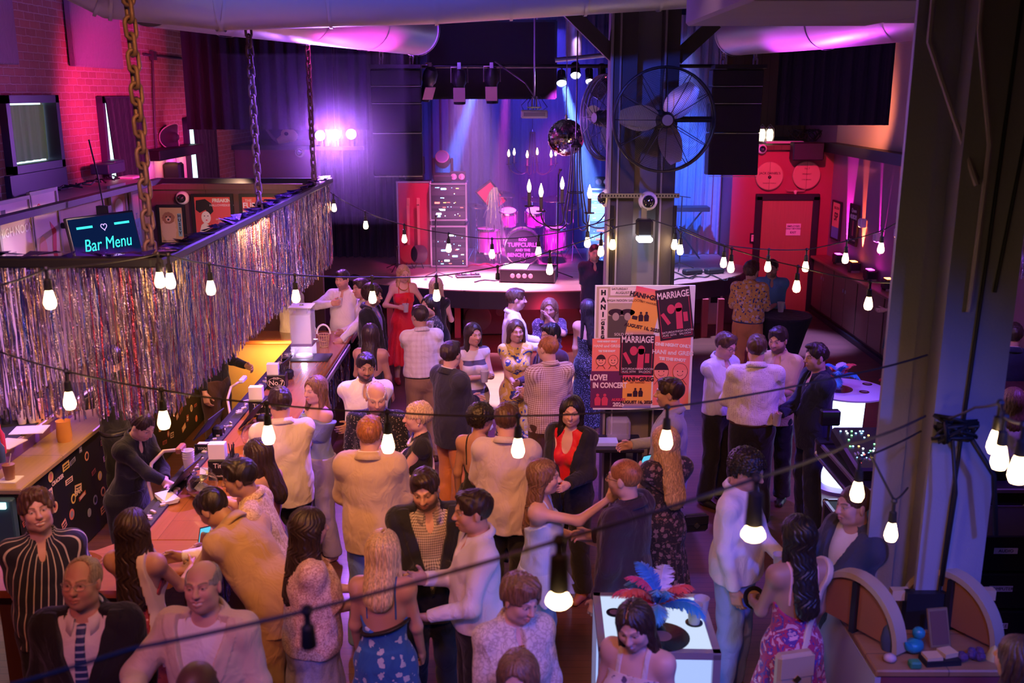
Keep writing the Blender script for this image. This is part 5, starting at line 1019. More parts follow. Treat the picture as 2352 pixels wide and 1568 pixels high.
def caddy(px, py, words_, lab, s=1., napk=True, straws=True):
 p=onz(px,py,1.07);t=thing('napkin_caddy',lab,'napkin holder',(p.x,p.y+.08,1.07),.05,group='black napkin caddies on the bar');t.scale=(s,s,s)
 b = MB(); b.box((0, 0, .075), (.19, .15, .15), bev=.006); b.build('caddy_box', mat('caddy_black', (.012, .012, .013), .35), t)
 if napk:
  b = MB()
  for k in range(6): b.box((-.035, -.045+.014*k, .20), (.115, .010, .12), R=Matrix.Rotation(.015*k, 3, 'X'))
  b.build('napkins', PAPER, t)
 if straws:
  b = MB(); rr = random.Random(int(px))
  for k in range(9):x,y=.055+rr.uniform(-.02,.02),rr.uniform(-.04,.04);b.tube([(x,y,.1),(x+rr.uniform(-.03,.03),y,.24+rr.uniform(-.02,.02))],.0035,5)
  b.build('straws', INK, t)
 for y, st, sz in words_: text('lettering', st, sz, mat('caddy_print', (.75, .65, .55), .5), t, (0, -.0765, y), FRONT)
 return t
t=caddy(634,895,((.118,'OLD',.03),(.07,'No.7',.072),(.02,'BRAND',.026)),"black napkin caddy lettered No.7, farthest on the bar",1.0);b=MB();b.tube([(.085*math.cos(a),-.0765,.07+.055*math.sin(a))for a in[2*PI*i/30 for i in range(30)]],.0018,5,closed=True);b.build('ring_emblem',mat('caddy_print',(.75,.65,.55),.5),t)
caddy(597,958,((.105,"Tito's",.05),(.03,'Handmade VODKA',.022)),"black Tito's napkin caddy in the middle of the bar",1.08,straws=False);caddy(510,1103,((.11,"Tito's",.05),(.035,'Handmade VODKA',.022)),"black Tito's napkin caddy, nearest on the bar",1.1)
p=onz(583,1030,1.07);t=thing('fish_bowl','round glass tip bowl with a few notes held by a hand','bowl',(p.x,p.y+.05,1.07))
def bowl(t, s=1.):
 b=MB();b.lathe([(.0,.004),(.055,.004),(.10,.05),(.115,.10),(.10,.155),(.07,.185),(.078,.20),(.074,.20),(.066,.185),(.096,.153),(.111,.10),(.096,.052),(.05,.01),(.0,.01)],32,cap=False,R=Matrix.Identity(3)*s);b.build('glass',CLEAR,t,smooth=True)
def notes(t, n, seed, s=1.):
 rr = random.Random(seed)
 for k in range(n):
  b=MB();R=Matrix.Rotation(rr.uniform(0,6),3,'Z')@Matrix.Rotation(rr.uniform(-.9,.9),3,'X');c=Vector((rr.uniform(-.03,.03),rr.uniform(-.03,.03),.04+.03*k))
  P=[c+R@Vector((x*.07,y*.03,.012*math.sin(x*3+k)))for x in(-1,-.5,0,.5,1)for y in(-1,1)];b.add(P,[(2*i,2*i+1,2*i+3,2*i+2)for i in range(4)]);b.build('banknote',mat('banknote',(.36,.38,.18),.7,vary=.4,bscale=60),t)
bowl(t); notes(t, 2, 1)
p=onz(462,1148,1.07);t=thing('tip_jar','clear tip jar stuffed with folded green banknotes','jar',(p.x,p.y+.05,1.07));bowl(t,1.05);notes(t,6,4)
for px,py,lab in((436,1085,'stack of white foam cups at the inner edge of the bar'),(660,850,'stack of pale plastic cups beside the far napkin caddy')):
 p = onz(px, py, 1.07); t = thing('cup_stack', lab, 'cup', (p.x-.02, p.y+.05, 1.07));
 for k in range(4):
  b=MB();b.lathe([(.0,.003),(.034,.003),(.046,.11),(.049,.112),(.045,.112),(.032,.008),(.0,.008)],22,c=(0,0,.02*k),cap=False);b.build('cup',WHITE if px<500 else GLASS,t,smooth=True)
for px,py,rz,lab in((628,868,.5,'thin tilted ordering tablet at the far end of the bar rail'),(420,1000,.45,'thin tilted ordering tablet near the glass bowl'),(402,1120,.42,'tilted ordering tablet above the receipts, nearest the bartender'),(562,975,.45,'flat dark tablet leaning on the bar rail')):
 p=onz(px,py,1.07);p.x=min(max(p.x,-2.75),-2.3);t=thing('tablet',lab,'tablet',(p.x,p.y,1.07),math.radians(-97));R=Matrix.Rotation(math.radians(-38),3,'X')
 b=MB();b.box(R@Vector((0,0,.14)),(.34,.012,.25),R=R,bev=.004);b.build('slab',BLACK,t);b=MB();b.box(R@Vector((0,-.0065,.14)),(.31,.002,.22),R=R);b.build('display',glow('tablet_violet',(.22,.12,.7),.9),t);b=MB();b.box((0,.17,.05),(.10,.09,.10),bev=.02);b.build('stand',BLACK,t)
for px, py, lab in ((480, 1035, 'small black card holder lettered TITOS with a yellow pad'),):
 p=onz(px,py,1.07);t=thing('card_holder',lab,'card holder',(p.x-.03,p.y,1.07));b=MB();b.box((0,-.06,.04),(.13,.02,.08));b.build('plate',BLACK,t);text('lettering','TITOS',.03,PAPER,t,(0,-.0715,.045),FRONT);b=MB();b.box((0,.03,.03),(.16,.14,.03));b.build('note_pad',mat('yellow_pad',(.75,.65,.35),.6),t);b=MB();b.tube([(.0,.0,.05),(.04,.08,.055)],.005,6);b.build('pen',INK,t)
p=onz(395,1150,1.07);t=thing('receipt_stack','stack of white receipts in a holder before the bartender','paper',(-2.56,p.y,1.075),.6);b=MB()
for k in range(4): b.box((.004*k, .003*k, .01+.006*k), (.11, .22, .004), R=Matrix.Rotation(.03*k, 3, 'Z'))
b.build('receipts', PAPER, t)
p=onz(390,1095,1.07);t=thing('soda_gun','coiled pale soda gun hose standing on the bar rail','hose',(-2.72,p.y,1.0));b=MB();b.tube([(.0,-.28,-.1),(-.06,-.22,.1),(-.07,-.1,.22),(-.02,.04,.27),(.05,.12,.25)],.014,10);b.build('hose',mat('hose',(.6,.45,.36),.4),t,smooth=True);b=MB();b.box((.07,.17,.245),(.05,.14,.05),bev=.01);b.build('gun_head',mat('gun_head',(.35,.12,.08),.4),t)
p=onz(545,905,1.07);t=thing('soda_gun','pale soda gun hose hooked over the rail beside the black napkin caddies','hose',(-2.75,p.y,1.0));b=MB();b.tube([(.0,-.3,-.1),(-.05,-.2,.08),(-.05,-.05,.16),(.0,.05,.18)],.013,10);b.build('hose',mat('hose',(.6,.45,.36),.4),t,smooth=True);b=MB();b.box((.02,.14,.185),(.05,.16,.045),bev=.01);b.build('gun_head',WHITE,t)
b = MB(); rr = random.Random(21)
t=thing('rail_mat','black speed rail with caps and openers along the inner bar edge','rail',(-2.56,9.0,1.072));b.box((0,0,.008),(.10,5.3,.016));b.build('rubber',mat('rubber',(.02,.02,.022),.6),t);b=MB()
for k in range(90):y=rr.uniform(-2.6,2.6);b.box((rr.uniform(-.03,.03),y,.024),(rr.uniform(.01,.03),rr.uniform(.02,.06),.014),R=Matrix.Rotation(rr.uniform(0,3),3,'Z'))
o = b.build('caps_and_clips', mat('caps', (.6, .52, .42), .4), t); o['kind'] = 'stuff'
p=onz(235,1249,1.07);t=thing('serving_tray','round brown tray with folded white papers at the near bar end','tray',(-2.9,5.82,1.07));b=MB();b.lathe([(.0,.004),(.17,.004),(.19,.03),(.196,.03),(.175,.0),(.0,.0)],36,cap=False,R=Matrix.Diagonal((1.5,.9,1)));b.build('tray',BARWOODX,t,smooth=True);b=MB();b.box((.05,.05,.02),(.26,.08,.015),R=Matrix.Rotation(.1,3,'Z'));b.build('papers',PAPER,t)
# ---- things on the back bar
def cup_tower(px, py, n, col, lab):
 p = onz(px, py, 1.145); t = thing('cup_tower', lab, 'cup', (p.x, p.y, 1.145), group='towers of stacked plastic cups'); b = MB()
 for k in range(n):b.lathe([(.0,.0),(.031,.0),(.045,.11),(.047,.112),(.040,.112),(.028,.008),(.0,.008)],20,c=(0,0,.018*k),cap=False)
 b.build('stacked_cups', mat('cups_'+col, {'w': (.72, .62, .58), 'p': (.75, .42, .35)}[col], .4), t, smooth=True)
for k,(px,py,n,c)in enumerate(((38,965,9,'w'),(52,975,14,'w'),(68,962,15,'p'),(86,970,4,'p'),(98,962,5,'p'),(76,972,13,'w'))):cup_tower(px,py,n,c,['leftmost tower of stacked white cups on the back bar','tall white cup tower second from the left on the back bar','tall pink cup tower in the middle of the back bar','short pink cup stack in front of the towers','short pink cup stack nearest the amber jug','white cup tower behind the short pink stacks'][k])
p=onz(80,1000,1.145);t=thing('drip_mat','long black rubber drip mat along the back bar shelf','mat',(-4.42,8.6,1.145));b=MB();b.box((0,0,.005),(.40,2.2,.01));b.build('rubber',mat('rubber',(.02,.02,.022),.6),t)
p=onz(68,988,1.155);t=thing('paper_sheet','white paper sheet lying on the drip mat','paper',(p.x,p.y,1.156),.15);b=MB();b.box((0,0,.003),(.28,.22,.006));b.build('sheet',PAPER,t)
p=onz(18,1020,1.155);t=thing('paper_sheet','cream menu papers at the left edge of the back bar','paper',(p.x,p.y,1.156),-.2);b=MB();b.box((0,0,.004),(.2,.24,.008));b.build('sheet',mat('yellow_pad',(.75,.65,.35),.6),t)
p=onz(145,1012,1.005);t=thing('amber_jug','amber drink jug held at the back bar by the bartender','jug',(-3.97,p.y,1.005));b=MB();b.lathe([(.0,.0),(.06,.0),(.066,.05),(.06,.17),(.064,.19),(.058,.19),(.054,.17),(.058,.02),(.0,.012)],24,cap=False);b.build('glass',mat('amber',(.75,.36,.10),.15,trans=.3),t,smooth=True);b=MB();b.lathe([(.0,.155),(.055,.155)],20,cap=False);b.build('foam',mat('foam',(.8,.55,.35),.6),t)
p=onz(15,1108,1.005);t=thing('iced_coffee','clear cup of iced coffee with a straw on a napkin','cup',(p.x+.0,p.y+.06,1.005));b=MB();b.box((0,0,.003),(.15,.15,.006));b.build('napkin',PAPER,t);b=MB();b.lathe([(.0,.008),(.036,.008),(.048,.13),(.0,.13)],22);b.build('coffee',mat('coffee',(.30,.13,.08),.25,coat=.6),t,smooth=True);b=MB();b.tube([(.0,.0,.1),(.03,.0,.22)],.004,6);b.build('straw',PAPER,t)
for px,py,col,hh,lab in((15,975,(.02,.02,.03),.22,'dark bottle at the left edge of the back bar'),(3,1060,(.05,.08,.2),.2,'dark blue bottle beside the iced coffee'),(5,1040,(.45,.03,.04),.26,'red squeeze bottle at the left edge of the back bar'),(50,968,(.4,.18,.05),.2,'brown bottle behind the cup towers')):
 p=onz(px,py,1.145);t=thing('bar_bottle',lab,'bottle',(max(p.x,-4.62),p.y,1.145));b=MB();b.lathe([(.0,.0),(.036,.0),(.037,hh*.6),(.014,hh*.8),(.014,hh),(.0,hh)],20);b.build('glass',mat('btl_%d'%px,col,.15,coat=1),t,smooth=True);b=MB();b.lathe([(.016,hh*.96),(.016,hh*1.04),(.0,hh*1.04)],14);b.build('cap',BLACK,t,smooth=True)
# ------------------------------------------------------------------ ducts, ceiling boxes, columns, braces
def duct(name, label, pts, r, ring=.9):
 t=thing(name,label,'duct');P=[Vector(p)for p in pts];b=MB();b.tube(P,r,36);b.build('duct_tube',GALV,t,smooth=True)
 for a, c in zip(P[:-1], P[1:]):
  L = (c-a).length; n = max(1, int(L/ring)); d = (c-a).normalized()
  for k in range(n+1):q=a+(c-a)*(k/n);b=MB();b.tube([q-d*.012,q+d*.012],r+.012,36,cap=False);b.build('seam_ring',GALV,t,smooth=True)
 return t
duct('air_duct','grey blue spiral duct crossing the top of the hall',[(-3.5,7.3,5.6),(-3.35,7.4,5.05),(-2.9,7.6,4.82),(-2.2,7.9,4.76),(-.6,8.1,4.82),(1.7,8.15,4.96),(2.5,8.2,5.0)],.30,.55)
duct('air_duct','magenta lit duct running toward the stage on the left',[(-2.75,7.95,4.80),(-2.45,9.0,4.79),(-1.65,11.7,4.78),(-1.22,13.2,4.78)],.31,1.3)
duct('air_duct','purple lit duct on the right ending at the stage',[(3.0,13.9,4.80),(3.6,11.9,4.80),(4.25,9.0,4.82)],.31,1.1)
CEILB = mat('ceiling_box', (.20, .16, .24), .7, vary=.1, bscale=4)
for x0,x1,y0,y1,z,lab in((1.28,2.62,5.6,7.7,4.48,'grey ceiling soffit box above the fan column'),(2.72,3.42,5.6,7.7,4.50,'smaller grey ceiling soffit box by the steel post')):
 t=thing('ceiling_soffit',lab,'soffit',((x0+x1)/2,(y0+y1)/2,z+.5),group='ceiling soffit boxes');b=MB();b.box((0,0,0),(x1-x0,y1-y0,1.0),bev=.02);b.build('box',CEILB,t)
for px, py, y, lab in ((1128, 35, 15.6, 'small white lit fitting at the top of the stage truss'),):
 t=thing('ceiling_fitting',lab,'light',ony(px,py,y));b=MB();b.lathe([(.0,.08),(.05,.08),(.06,-.02),(.04,-.05),(.0,-.05)],16);b.build('fitting',mat('fitting',(.7,.65,.8),.4),t,smooth=True)
 b = MB(); b.tube([(0, 0, .08), (0, 0, 1.2)], .015, 6); b.build('rod', STEEL, t)
t=thing('ceiling_pipe','thin red pipe high behind the black screen','pipe');b=MB();b.tube([ony(1035,24,15.8),ony(1275,26,15.8)],.03,8);b.build('pipe',mat('red_pipe',(.6,.06,.06),.4),t,smooth=True)
t=thing('ceiling_pipe','pale horizontal pipe beside the top of the steel column','pipe');b=MB();b.tube([ony(1275,138,15.4),ony(1395,126,15.4)],.035,10);b.build('pipe',STEEL,t,smooth=True)
t=thing('ceiling_pipe','pale vertical duct behind the lit par lights','pipe');b=MB();b.tube([ony(1318,130,16.5),ony(1318,20,16.5)],.13,16);b.build('pipe',GALV,t,smooth=True)
# fan column: two channels and a plate
CY = 9.2
t = thing('steel_column', 'tall double steel column in the hall centre behind the poster board', 'column')
xa, xb, xc, xd = [ony(px, 560, CY).x for px in (1393, 1452, 1510, 1545)]
b = MB(); b.box(((xa+xb)/2, CY+.13, 2.95), (xb-xa, .26, 5.9)); b.build('left_channel', DARKSTEEL, t)
b = MB(); b.box(((xc+xd)/2, CY+.13, 2.95), (xd-xc, .26, 5.9)); b.build('right_channel', DARKSTEEL, t)
b=MB();b.box(((xb+xc)/2,CY+.20,2.95),(xc-xb,.03,5.9));b.build('web_plate',mat('lit_web_steel',(.30,.29,.33),.4,.2),t)  # plate lighter than the channels: the light on it is put into its colour
b=MB();b.box((xa+.012,CY-.01,2.95),(.02,.05,5.9));b.box((xa+(xb-xa)*.36,CY-.01,2.95),(.015,.05,5.9));b.box((xc+.01,CY-.01,2.95),(.015,.05,5.9));b.build('flange_edges',mat('pale_steel',(.35,.33,.36),.35,.4),t)
for(a,c,lab)in(((1303,22),(1420,138),'slanting steel brace left of the column top'),((1640,55),(1556,132),'slanting ribbed brace right of the column top'),((1512,15),(1478,160),'pale lit strut between the column channels near the ceiling')):
 P,Q=ony(*a,CY+(.4 if 'strut' in lab else .12)),ony(*c,CY+(.4 if 'strut' in lab else .12));d=Q-P;t=thing('steel_brace',lab,'brace',group='steel braces of the column');b=MB();R=d.to_track_quat('Z','Y').to_matrix();b.box((P+Q)/2,(.10,.12,d.length*1.08),R=R);b.build('beam',mat('pale_steel2',(.42,.42,.50),.4,.3)if 'strut' in lab else DARKSTEEL,t)
t=thing('perforated_rail','perforated metal rail bolted across the column with cameras','rail',(0,0,0));P,Q=ony(1380,449,CY-.05),ony(1560,449,CY-.05);b=MB();b.box((P+Q)/2,((Q-P).x,.035,.04));b.build('rail',STEEL,t)
b = MB();
for k in range(26): x = P.x+(Q.x-P.x)*(k+.5)/26; b.box((x, CY-.07, P.z), (.012, .006, .016))
b.build('rail_holes', INK, t)
dome(ony(1489,462,CY-.08),'white dome camera facing front on the column rail',1.0);dome(ony(1392,455,CY+.1),'white dome camera turned left on the column rail',1.0,-1.2)
c=ony(1479,545,CY-.14);t=thing('column_spotlight','small lit spotlight hanging on the column above the board','stage light',c);b=MB();b.box((0,0,.09),(.15,.13,.16),bev=.02);b.build('housing',BLACKMET,t);b=MB();b.box((0,-.03,-.01),(.14,.14,.05),bev=.015);b.build('lens',glow('col_spot',(.85,.9,1.),14),t);b=MB();b.box((0,.05,.28),(.05,.02,.22));b.build('bracket',STEEL,t)
# ventilator with three blades in a wire cage; a second one edge-on behind
def fan(c, R_, label, rz=0., tilt=0.):
 t=thing('cage_fan',label,'fan',c,rz,group='black cage fans on the column');t.rotation_euler=(tilt,0,rz);b=MB();n=28
 WIRE = mat('fan_wire', (.05, .05, .06), .35, .6)
 for yy, bulge in ((-.10, -.03), (.10, .03)):
  for k in range(n):
   r0=R_*(.16+.84*k/(n-1));b.tube([(r0*math.cos(a),yy*(1-(r0/R_)**6*.6)+bulge*(1-r0/R_),r0*math.sin(a))for a in[2*PI*i/44 for i in range(44)]],.0014 if k<n-1 else .010,4,closed=True)
  for k in range(12):
   a=2*PI*k/12;b.tube([(r0*R_*math.cos(a),yy*(1-r0**6*.6)+bulge*(1-r0),r0*R_*math.sin(a))for r0 in(.1,.4,.7,.9,1.)],.0035,5)
 b.tube([(R_*math.cos(a), 0, R_*math.sin(a)) for a in [2*PI*i/48 for i in range(48)]], .012, 6, closed=True)
 b.build('wire_cage', WIRE, t, smooth='all')
 for k, a0 in enumerate((176, 48, -72)):
  a = math.radians(a0); vs = []
  for i in range(13):
   u = i/12; r0 = R_*(.13+.75*u); w = R_*(.15+.13*math.sin(PI*min(1, u*1.05)**.8))*(1 if u < .96 else .8); tw = .55-.25*u
   for s in(-1,0,1):vs.append((r0*math.cos(a)-s*w*math.sin(a)*math.cos(tw),s*w*math.sin(tw)*.8+.02*(1-s*s),r0*math.sin(a)+s*w*math.cos(a)*math.cos(tw)))
  b=MB();b.add(vs,[(3*i+j,3*i+j+1,3*i+j+4,3*i+j+3)for i in range(12)for j in range(2)]);b.build('blade',mat('fan_blade',(.62,.62,.66),.35,.8),t,smooth='all')
 b=MB();b.lathe([(.0,.15),(.05,.14),(.07,.10),(.07,-.12),(.055,-.135),(.0,-.14)],24,R=FRONT,cap=False);h=b.build('hub',BLACKMET,t,smooth=True)
 b=MB();b.lathe([(.0,.003),(.045,.003),(.047,.0)],24,c=(0,-.152,0),R=FRONT,cap=False);b.build('hub_badge',mat('hub_badge',(.35,.33,.4),.4,.4),h)
 b=MB();b.box((R_*.55,.13,0),(R_*.95,.04,.05));b.box((0,.25,0),(.16,.3,.16),bev=.03);b.build('motor_mount',BLACKMET,t);return t
fan(ony(1525, 275, CY-.42), .44, 'big black cage fan with three silver blades on the column', .06)
fan(ony(1395, 270, CY+.55), .40, 'second cage fan seen nearly edge-on left of the column', -1.05)
# poster board
by = CY-.10
a, c = ony(1361, 648, by), ony(1590, 946, by); BW, BH = .93, 1.205
t=sign('poster_board','large white framed board of overlapping wedding concert posters','poster board',((a.x+c.x)/2,by,(a.z+c.z)/2),BW,BH,PAPER,thick=.03)
X = lambda px: (px-(1363+1597)/2)/235*BW
Yb = lambda py: (798-py)/297*BH
def pst(nm, x0, y0, x1, y1, m, rot=0., dz=.0155):
 w, h = X(x1)-X(x0), Yb(y0)-Yb(y1); return patch(t, nm, FRONT, (X(x0)+X(x1))/2, (Yb(y0)+Yb(y1))/2, w, h, m, dz=dz, rot=rot)
def wd(s,px,py,size,m,rot=0.,dz=.019,sx=1.,**k):return words(t,'lettering',FRONT,X(px),Yb(py),s,size,m,dz=dz,rot=rot,sx=sx,**k)
CORAL=mat('print_coral',(.82,.22,.14),.6);SAND=mat('print_sand',(.45,.36,.22),.6);DKP=mat('print_dark',(.035,.012,.02),.6);PLUM=mat('print_plum',(.13,.02,.08),.6);CRIM=mat('print_crimson',(.62,.05,.10),.6);OFFW=mat('print_offwhite',(.80,.66,.56),.6)
GRAD,tn,bs=_nt('print_sunset');sx=tn.nodes.new('ShaderNodeSeparateXYZ');gc=tn.nodes.new('ShaderNodeTexCoord');tn.links.new(gc.outputs['Generated'],sx.inputs[0]);cr=tn.nodes.new('ShaderNodeValToRGB');el=cr.color_ramp.elements;el[0].color=(.12,.16,.45,1);el[1].color=(.80,.05,.16,1);e2=el.new(.22);e2.color=(.80,.40,.06,1);e3=el.new(.72);e3.color=(.85,.38,.06,1);tn.links.new(sx.outputs[2],cr.inputs[0]);tn.links.new(cr.outputs[0],bs.inputs['Base Color']);bs.inputs['Roughness'].default_value=.6
def people_print(px, py, s, m, dz=.0185):
 for dx in (-.55, .55):
  x=X(px)+dx*s;y=Yb(py);patch(t,'printed_figure',FRONT,x,y+s*.75,0,0,m,dz=dz,poly=circ(s*.24));patch(t,'printed_figure',FRONT,x,y,0,0,m,dz=dz,poly=[(-s*.42,-s*.9),(s*.42,-s*.9),(s*.5,.1*s),(s*.25,.48*s),(-s*.25,.48*s),(-s*.5,.1*s)])
def faces(px, py, s, dz=.0185):
 for dx in (-1.05, 1.05):
  x=X(px)+dx*s;y=Yb(py);patch(t,'printed_face',FRONT,x,y,0,0,mat('print_coral2',(.86,.30,.19),.6),dz=dz,poly=circ(s*.8,20,1.15));P=[(s*.8*math.cos(a),s*.92*math.sin(a))for a in[PI*(.02+.96*i/12)for i in range(13)]];patch(t,'printed_cap',FRONT,x,y+s*.12,0,0,DKP if dx<0 else CORAL,dz=dz+.0006,poly=P)
  b=MB();b.tube([FRONT@Vector((x+s*.82*math.cos(q),y+s*.95*math.sin(q),dz+.001))for q in[2*PI*i/24 for i in range(24)]],.0022,4,closed=True);b.tube([FRONT@Vector((x+s*.35*math.cos(q),y-s*.15+s*.35*math.sin(q),dz+.001))for q in[PI*(1.15+.7*i/8)for i in range(9)]],.0022,4)
  for ex in (-1, 1): b.ball(FRONT @ Vector((x+ex*s*.28, y+s*.02, dz)), .006, 8)
  b.tube([FRONT@Vector((x-s*.75,y-s*1.5,dz+.001)),FRONT@Vector((x-s*.45,y-s*1.1,dz+.001)),FRONT@Vector((x-s*.3,y-s*.9,dz+.001))],.0022,4);b.tube([FRONT@Vector((x+s*.75,y-s*1.5,dz+.001)),FRONT@Vector((x+s*.45,y-s*1.1,dz+.001)),FRONT@Vector((x+s*.3,y-s*.9,dz+.001))],.0022,4);b.build('printed_outline',DKP,t)
pst('printed_poster',1366,652,1475,772,SAND,dz=.0156);pst('printed_strip',1372,656,1392,772,OFFW,dz=.0166);pst('printed_strip',1398,653,1475,672,OFFW,dz=.0166);pst('printed_strip',1394,677,1475,690,OFFW,dz=.0166);pst('printed_photo',1394,720,1460,772,mat('print_photo',(.09,.07,.05),.6),dz=.0166)
for px,r in((1412,.052),(1440,.05)):patch(t,'printed_hat',FRONT,X(px),Yb(712),0,0,DKP,dz=.017,poly=circ(r*1.35,18,.5));patch(t,'printed_face',FRONT,X(px),Yb(722),0,0,mat('print_photo2',(.40,.31,.22),.6),dz=.0175,poly=circ(r*.62,16,1.2))
for k, ch in enumerate('HANI'): wd(ch, 1382, 666+17*k, .062, INK, bold=.004)
wd('and', 1382, 729, .026, INK, shear=.4)
for k, ch in enumerate('GREG'): wd(ch, 1382, 739+10.5*k if 0 else 738+10.8*k, .046, INK, bold=.003)
wd('SATURDAY',1420,657,.030,INK);wd('AUGUST 16TH',1438,666,.034,INK);wd('HIGH NOON SALOON',1432,684,.032,INK);wd('SOLD OUT',1432,764,.036,OFFW)
pst('printed_poster',1358,774,1430,852,CORAL,dz=.0158);wd('ONE NIGHT ONLY',1393,781,.022,OFFW,bold=.002);wd('HANI and GREG',1393,792,.036,OFFW,bold=.001);wd('TIE THE KNOT',1393,804,.024,OFFW,bold=.002);faces(1394,826,.055)
pst('printed_poster',1356,852,1440,942,PLUM,dz=.016);wd('LOVE!',1375,868,.078,OFFW,bold=.003,sx=.8);wd('IN CONCERT',1402,887,.072,OFFW,bold=.003,sx=.75);people_print(1382,922,.062,CRIM);wd('AUGUST',1424,922,.034,CRIM,bold=.002);wd('2025',1424,934,.055,OFFW,bold=.002)
pst('printed_poster',1506,768,1592,935,CORAL,dz=.0162);wd('ONE NIGHT ONLY',1550,790,.040,OFFW,bold=.003,rot=-.08);wd('HANI and GREG',1550,808,.056,OFFW,rot=-.06,bold=.002);wd('TIE THE KNOT',1550,824,.038,OFFW,rot=-.08,bold=.003);faces(1547,853,.085)
pst('printed_poster',1446,655,1512,775,GRAD,rot=-.20,dz=.0170);wd('HANI+GREG',1487,676,.062,DKP,rot=-.20,bold=.003);wd('GET MARRIED!',1490,690,.026,DKP,rot=-.2);people_print(1478,722,.048,DKP,dz=.0195);patch(t,'printed_dog',FRONT,X(1457),Yb(724),.05,.035,DKP,dz=.0195,rot=-.2);wd('AUGUST 16, 2025',1475,748,.044,DKP,rot=-.2,bold=.002)
pst('printed_poster',1433,862,1502,942,GRAD,dz=.0168);wd('HANI+GREG',1468,872,.056,DKP,bold=.003);wd('GET MARRIED!',1468,880,.022,DKP);people_print(1470,904,.046,DKP,dz=.0195);patch(t,'printed_dog',FRONT,X(1450),Yb(910),.045,.03,DKP,dz=.0195);wd('AUGUST 16, 2025',1467,928,.040,DKP,bold=.002)
def marriage(x0, y0, x1, y1, rot, dz):
 pst('printed_poster',x0,y0,x1,y1,DKP,rot=rot,dz=dz);cx,cy=(x0+x1)/2,(y0+y1)/2;w,h=X(x1)-X(x0),Yb(y0)-Yb(y1);q=lambda u,v:(X(cx)+u*math.cos(rot)*w-v*math.sin(rot)*h,Yb(cy)+u*math.sin(rot)*w+v*math.cos(rot)*h);R2=Matrix.Rotation(rot,3,'Z')
 for u,v,ww,hh in((-.44,-.06,.004,h*.76),(.44,-.06,.004,h*.76),(-.30,-.45,w*.24,.004),(.32,-.45,w*.24,.004)):x,y=q(u,v);patch(t,'printed_rule',FRONT,x,y,ww,hh,CRIM,dz=dz+.0012,rot=rot)
 x, y = q(0, .37); words(t, 'lettering', FRONT, x, y, 'MARRIAGE', w*.27, OFFW, dz=dz+.0014, rot=rot, sx=.72, bold=.002)
 for u,v,s in((-.10,.10,.05),(.12,.12,.05)):x,y=q(u,v);patch(t,'printed_face',FRONT,x,y,0,0,CRIM,dz=dz+.0012,poly=circ(s*.72,16,1.25))
 x,y=q(.10,-.10);patch(t,'printed_shirt',FRONT,x,y,0,0,CRIM,dz=dz+.0012,rot=rot,poly=[(-.03,-.1),(.03,-.1),(.035,.1),(-.02,.1)]);x,y=q(-.28,-.08);patch(t,'printed_arm',FRONT,x,y,.035,.12,CRIM,dz=dz+.0012,rot=rot+.5);x,y=q(.30,-.08);patch(t,'printed_arm',FRONT,x,y,.04,.09,CRIM,dz=dz+.0012,rot=rot)
 x,y=q(-.22,-.38);words(t,'lettering',FRONT,x,y,'SATURDAY\nAUG 16TH',w*.085,OFFW,dz=dz+.0014,rot=rot);x,y=q(.24,-.38);words(t,'lettering',FRONT,x,y,'HIGH NOON\nSALOON',w*.085,OFFW,dz=dz+.0014,rot=rot)
marriage(1424, 764, 1506, 862, -.01, .0178); marriage(1511, 655, 1592, 775, .14, .0182)
for px in (1400, 1540):
 b = MB(); b.box((ony(px, 800, by).x, by+.06, 1.9), (.03, .04, 2.2)); b.build('back_strut', BLACKMET, t)
 o = list(bpy.data.objects)[-1]
for o in list(t.children):
 if o.name.startswith('back_strut'): o.matrix_local = Matrix.Translation(-t.location)
# small lit shelf at the column foot with a laptop
p=ony(1385,1022,CY-.35);t=thing('column_shelf','small dark table at the column foot under the poster board','table',(p.x+.1,CY-.25,0));b=MB();b.box((0,0,p.z-.02),(.55,.42,.04),bev=.008);b.build('top',BLACK,t)
for s in (-1, 1):
 for q in (-1, 1): b = MB(); b.box((s*.24, q*.18, (p.z-.04)/2), (.035, .035, p.z-.04)); b.build('leg', BLACK, t)
tt=thing('card_stack','bright blue white card stack on the small column table','card',(p.x+.02,CY-.30,p.z+.001));b=MB();b.box((0,0,.015),(.24,.16,.03));b.build('cards',mat('card_blue',(.45,.6,.9),.4),tt)
tt=thing('acrylic_box','clear acrylic card box on the small column table','box',(p.x+.16,CY-.16,p.z+.001));b=MB();b.box((0,0,.10),(.22,.16,.20),bev=.02);b.build('box',mat('acrylic',(.93,.92,.97),.05,alpha=.16),tt)
# ------------------------------------------------------------------ tables
LIT = glow('cube_light', (.36, .48, 1.), 1.15); LITTOP = glow('cube_top_light', (.62, .74, 1.), 1.0)
q=[onz(px,py,1.06)for px,py in((1365,1365),(1610,1365),(1648,1498),(1385,1490))];cx=sum(v.x for v in q)/4;cy=sum(v.y for v in q)/4;print('TABLE',q)
S = .66
t = thing('light_cube_table', 'square cocktail table glowing blue white with metal edges', 'table', (cx, cy, 0), -.03)
b = MB(); b.box((0, 0, 1.045), (S-.05, S-.05, .02)); b.build('top_panel', LITTOP, t)
b = MB(); h = .94
for s in (-1, 1): b.box((s*(S/2-.03), 0, .56), (.01, S-.09, h)); b.box((0, s*(S/2-.03), .56), (S-.09, .01, h))
b.build('side_panels', LIT, t)
b = MB(); FR = mat('table_frame', (.50, .44, .46), .4, .6)
for s in (-1, 1):
 for z in (1.04, .05): b.box((s*(S/2-.02), 0, z), (.042, S, .042)); b.box((0, s*(S/2-.02), z), (S, .042, .042))
 for r in (-1, 1): b.box((s*(S/2-.02), r*(S/2-.02), .53), (.042, .042, 1.04))
b.build('metal_frame', FR, t)
TZ = 1.062
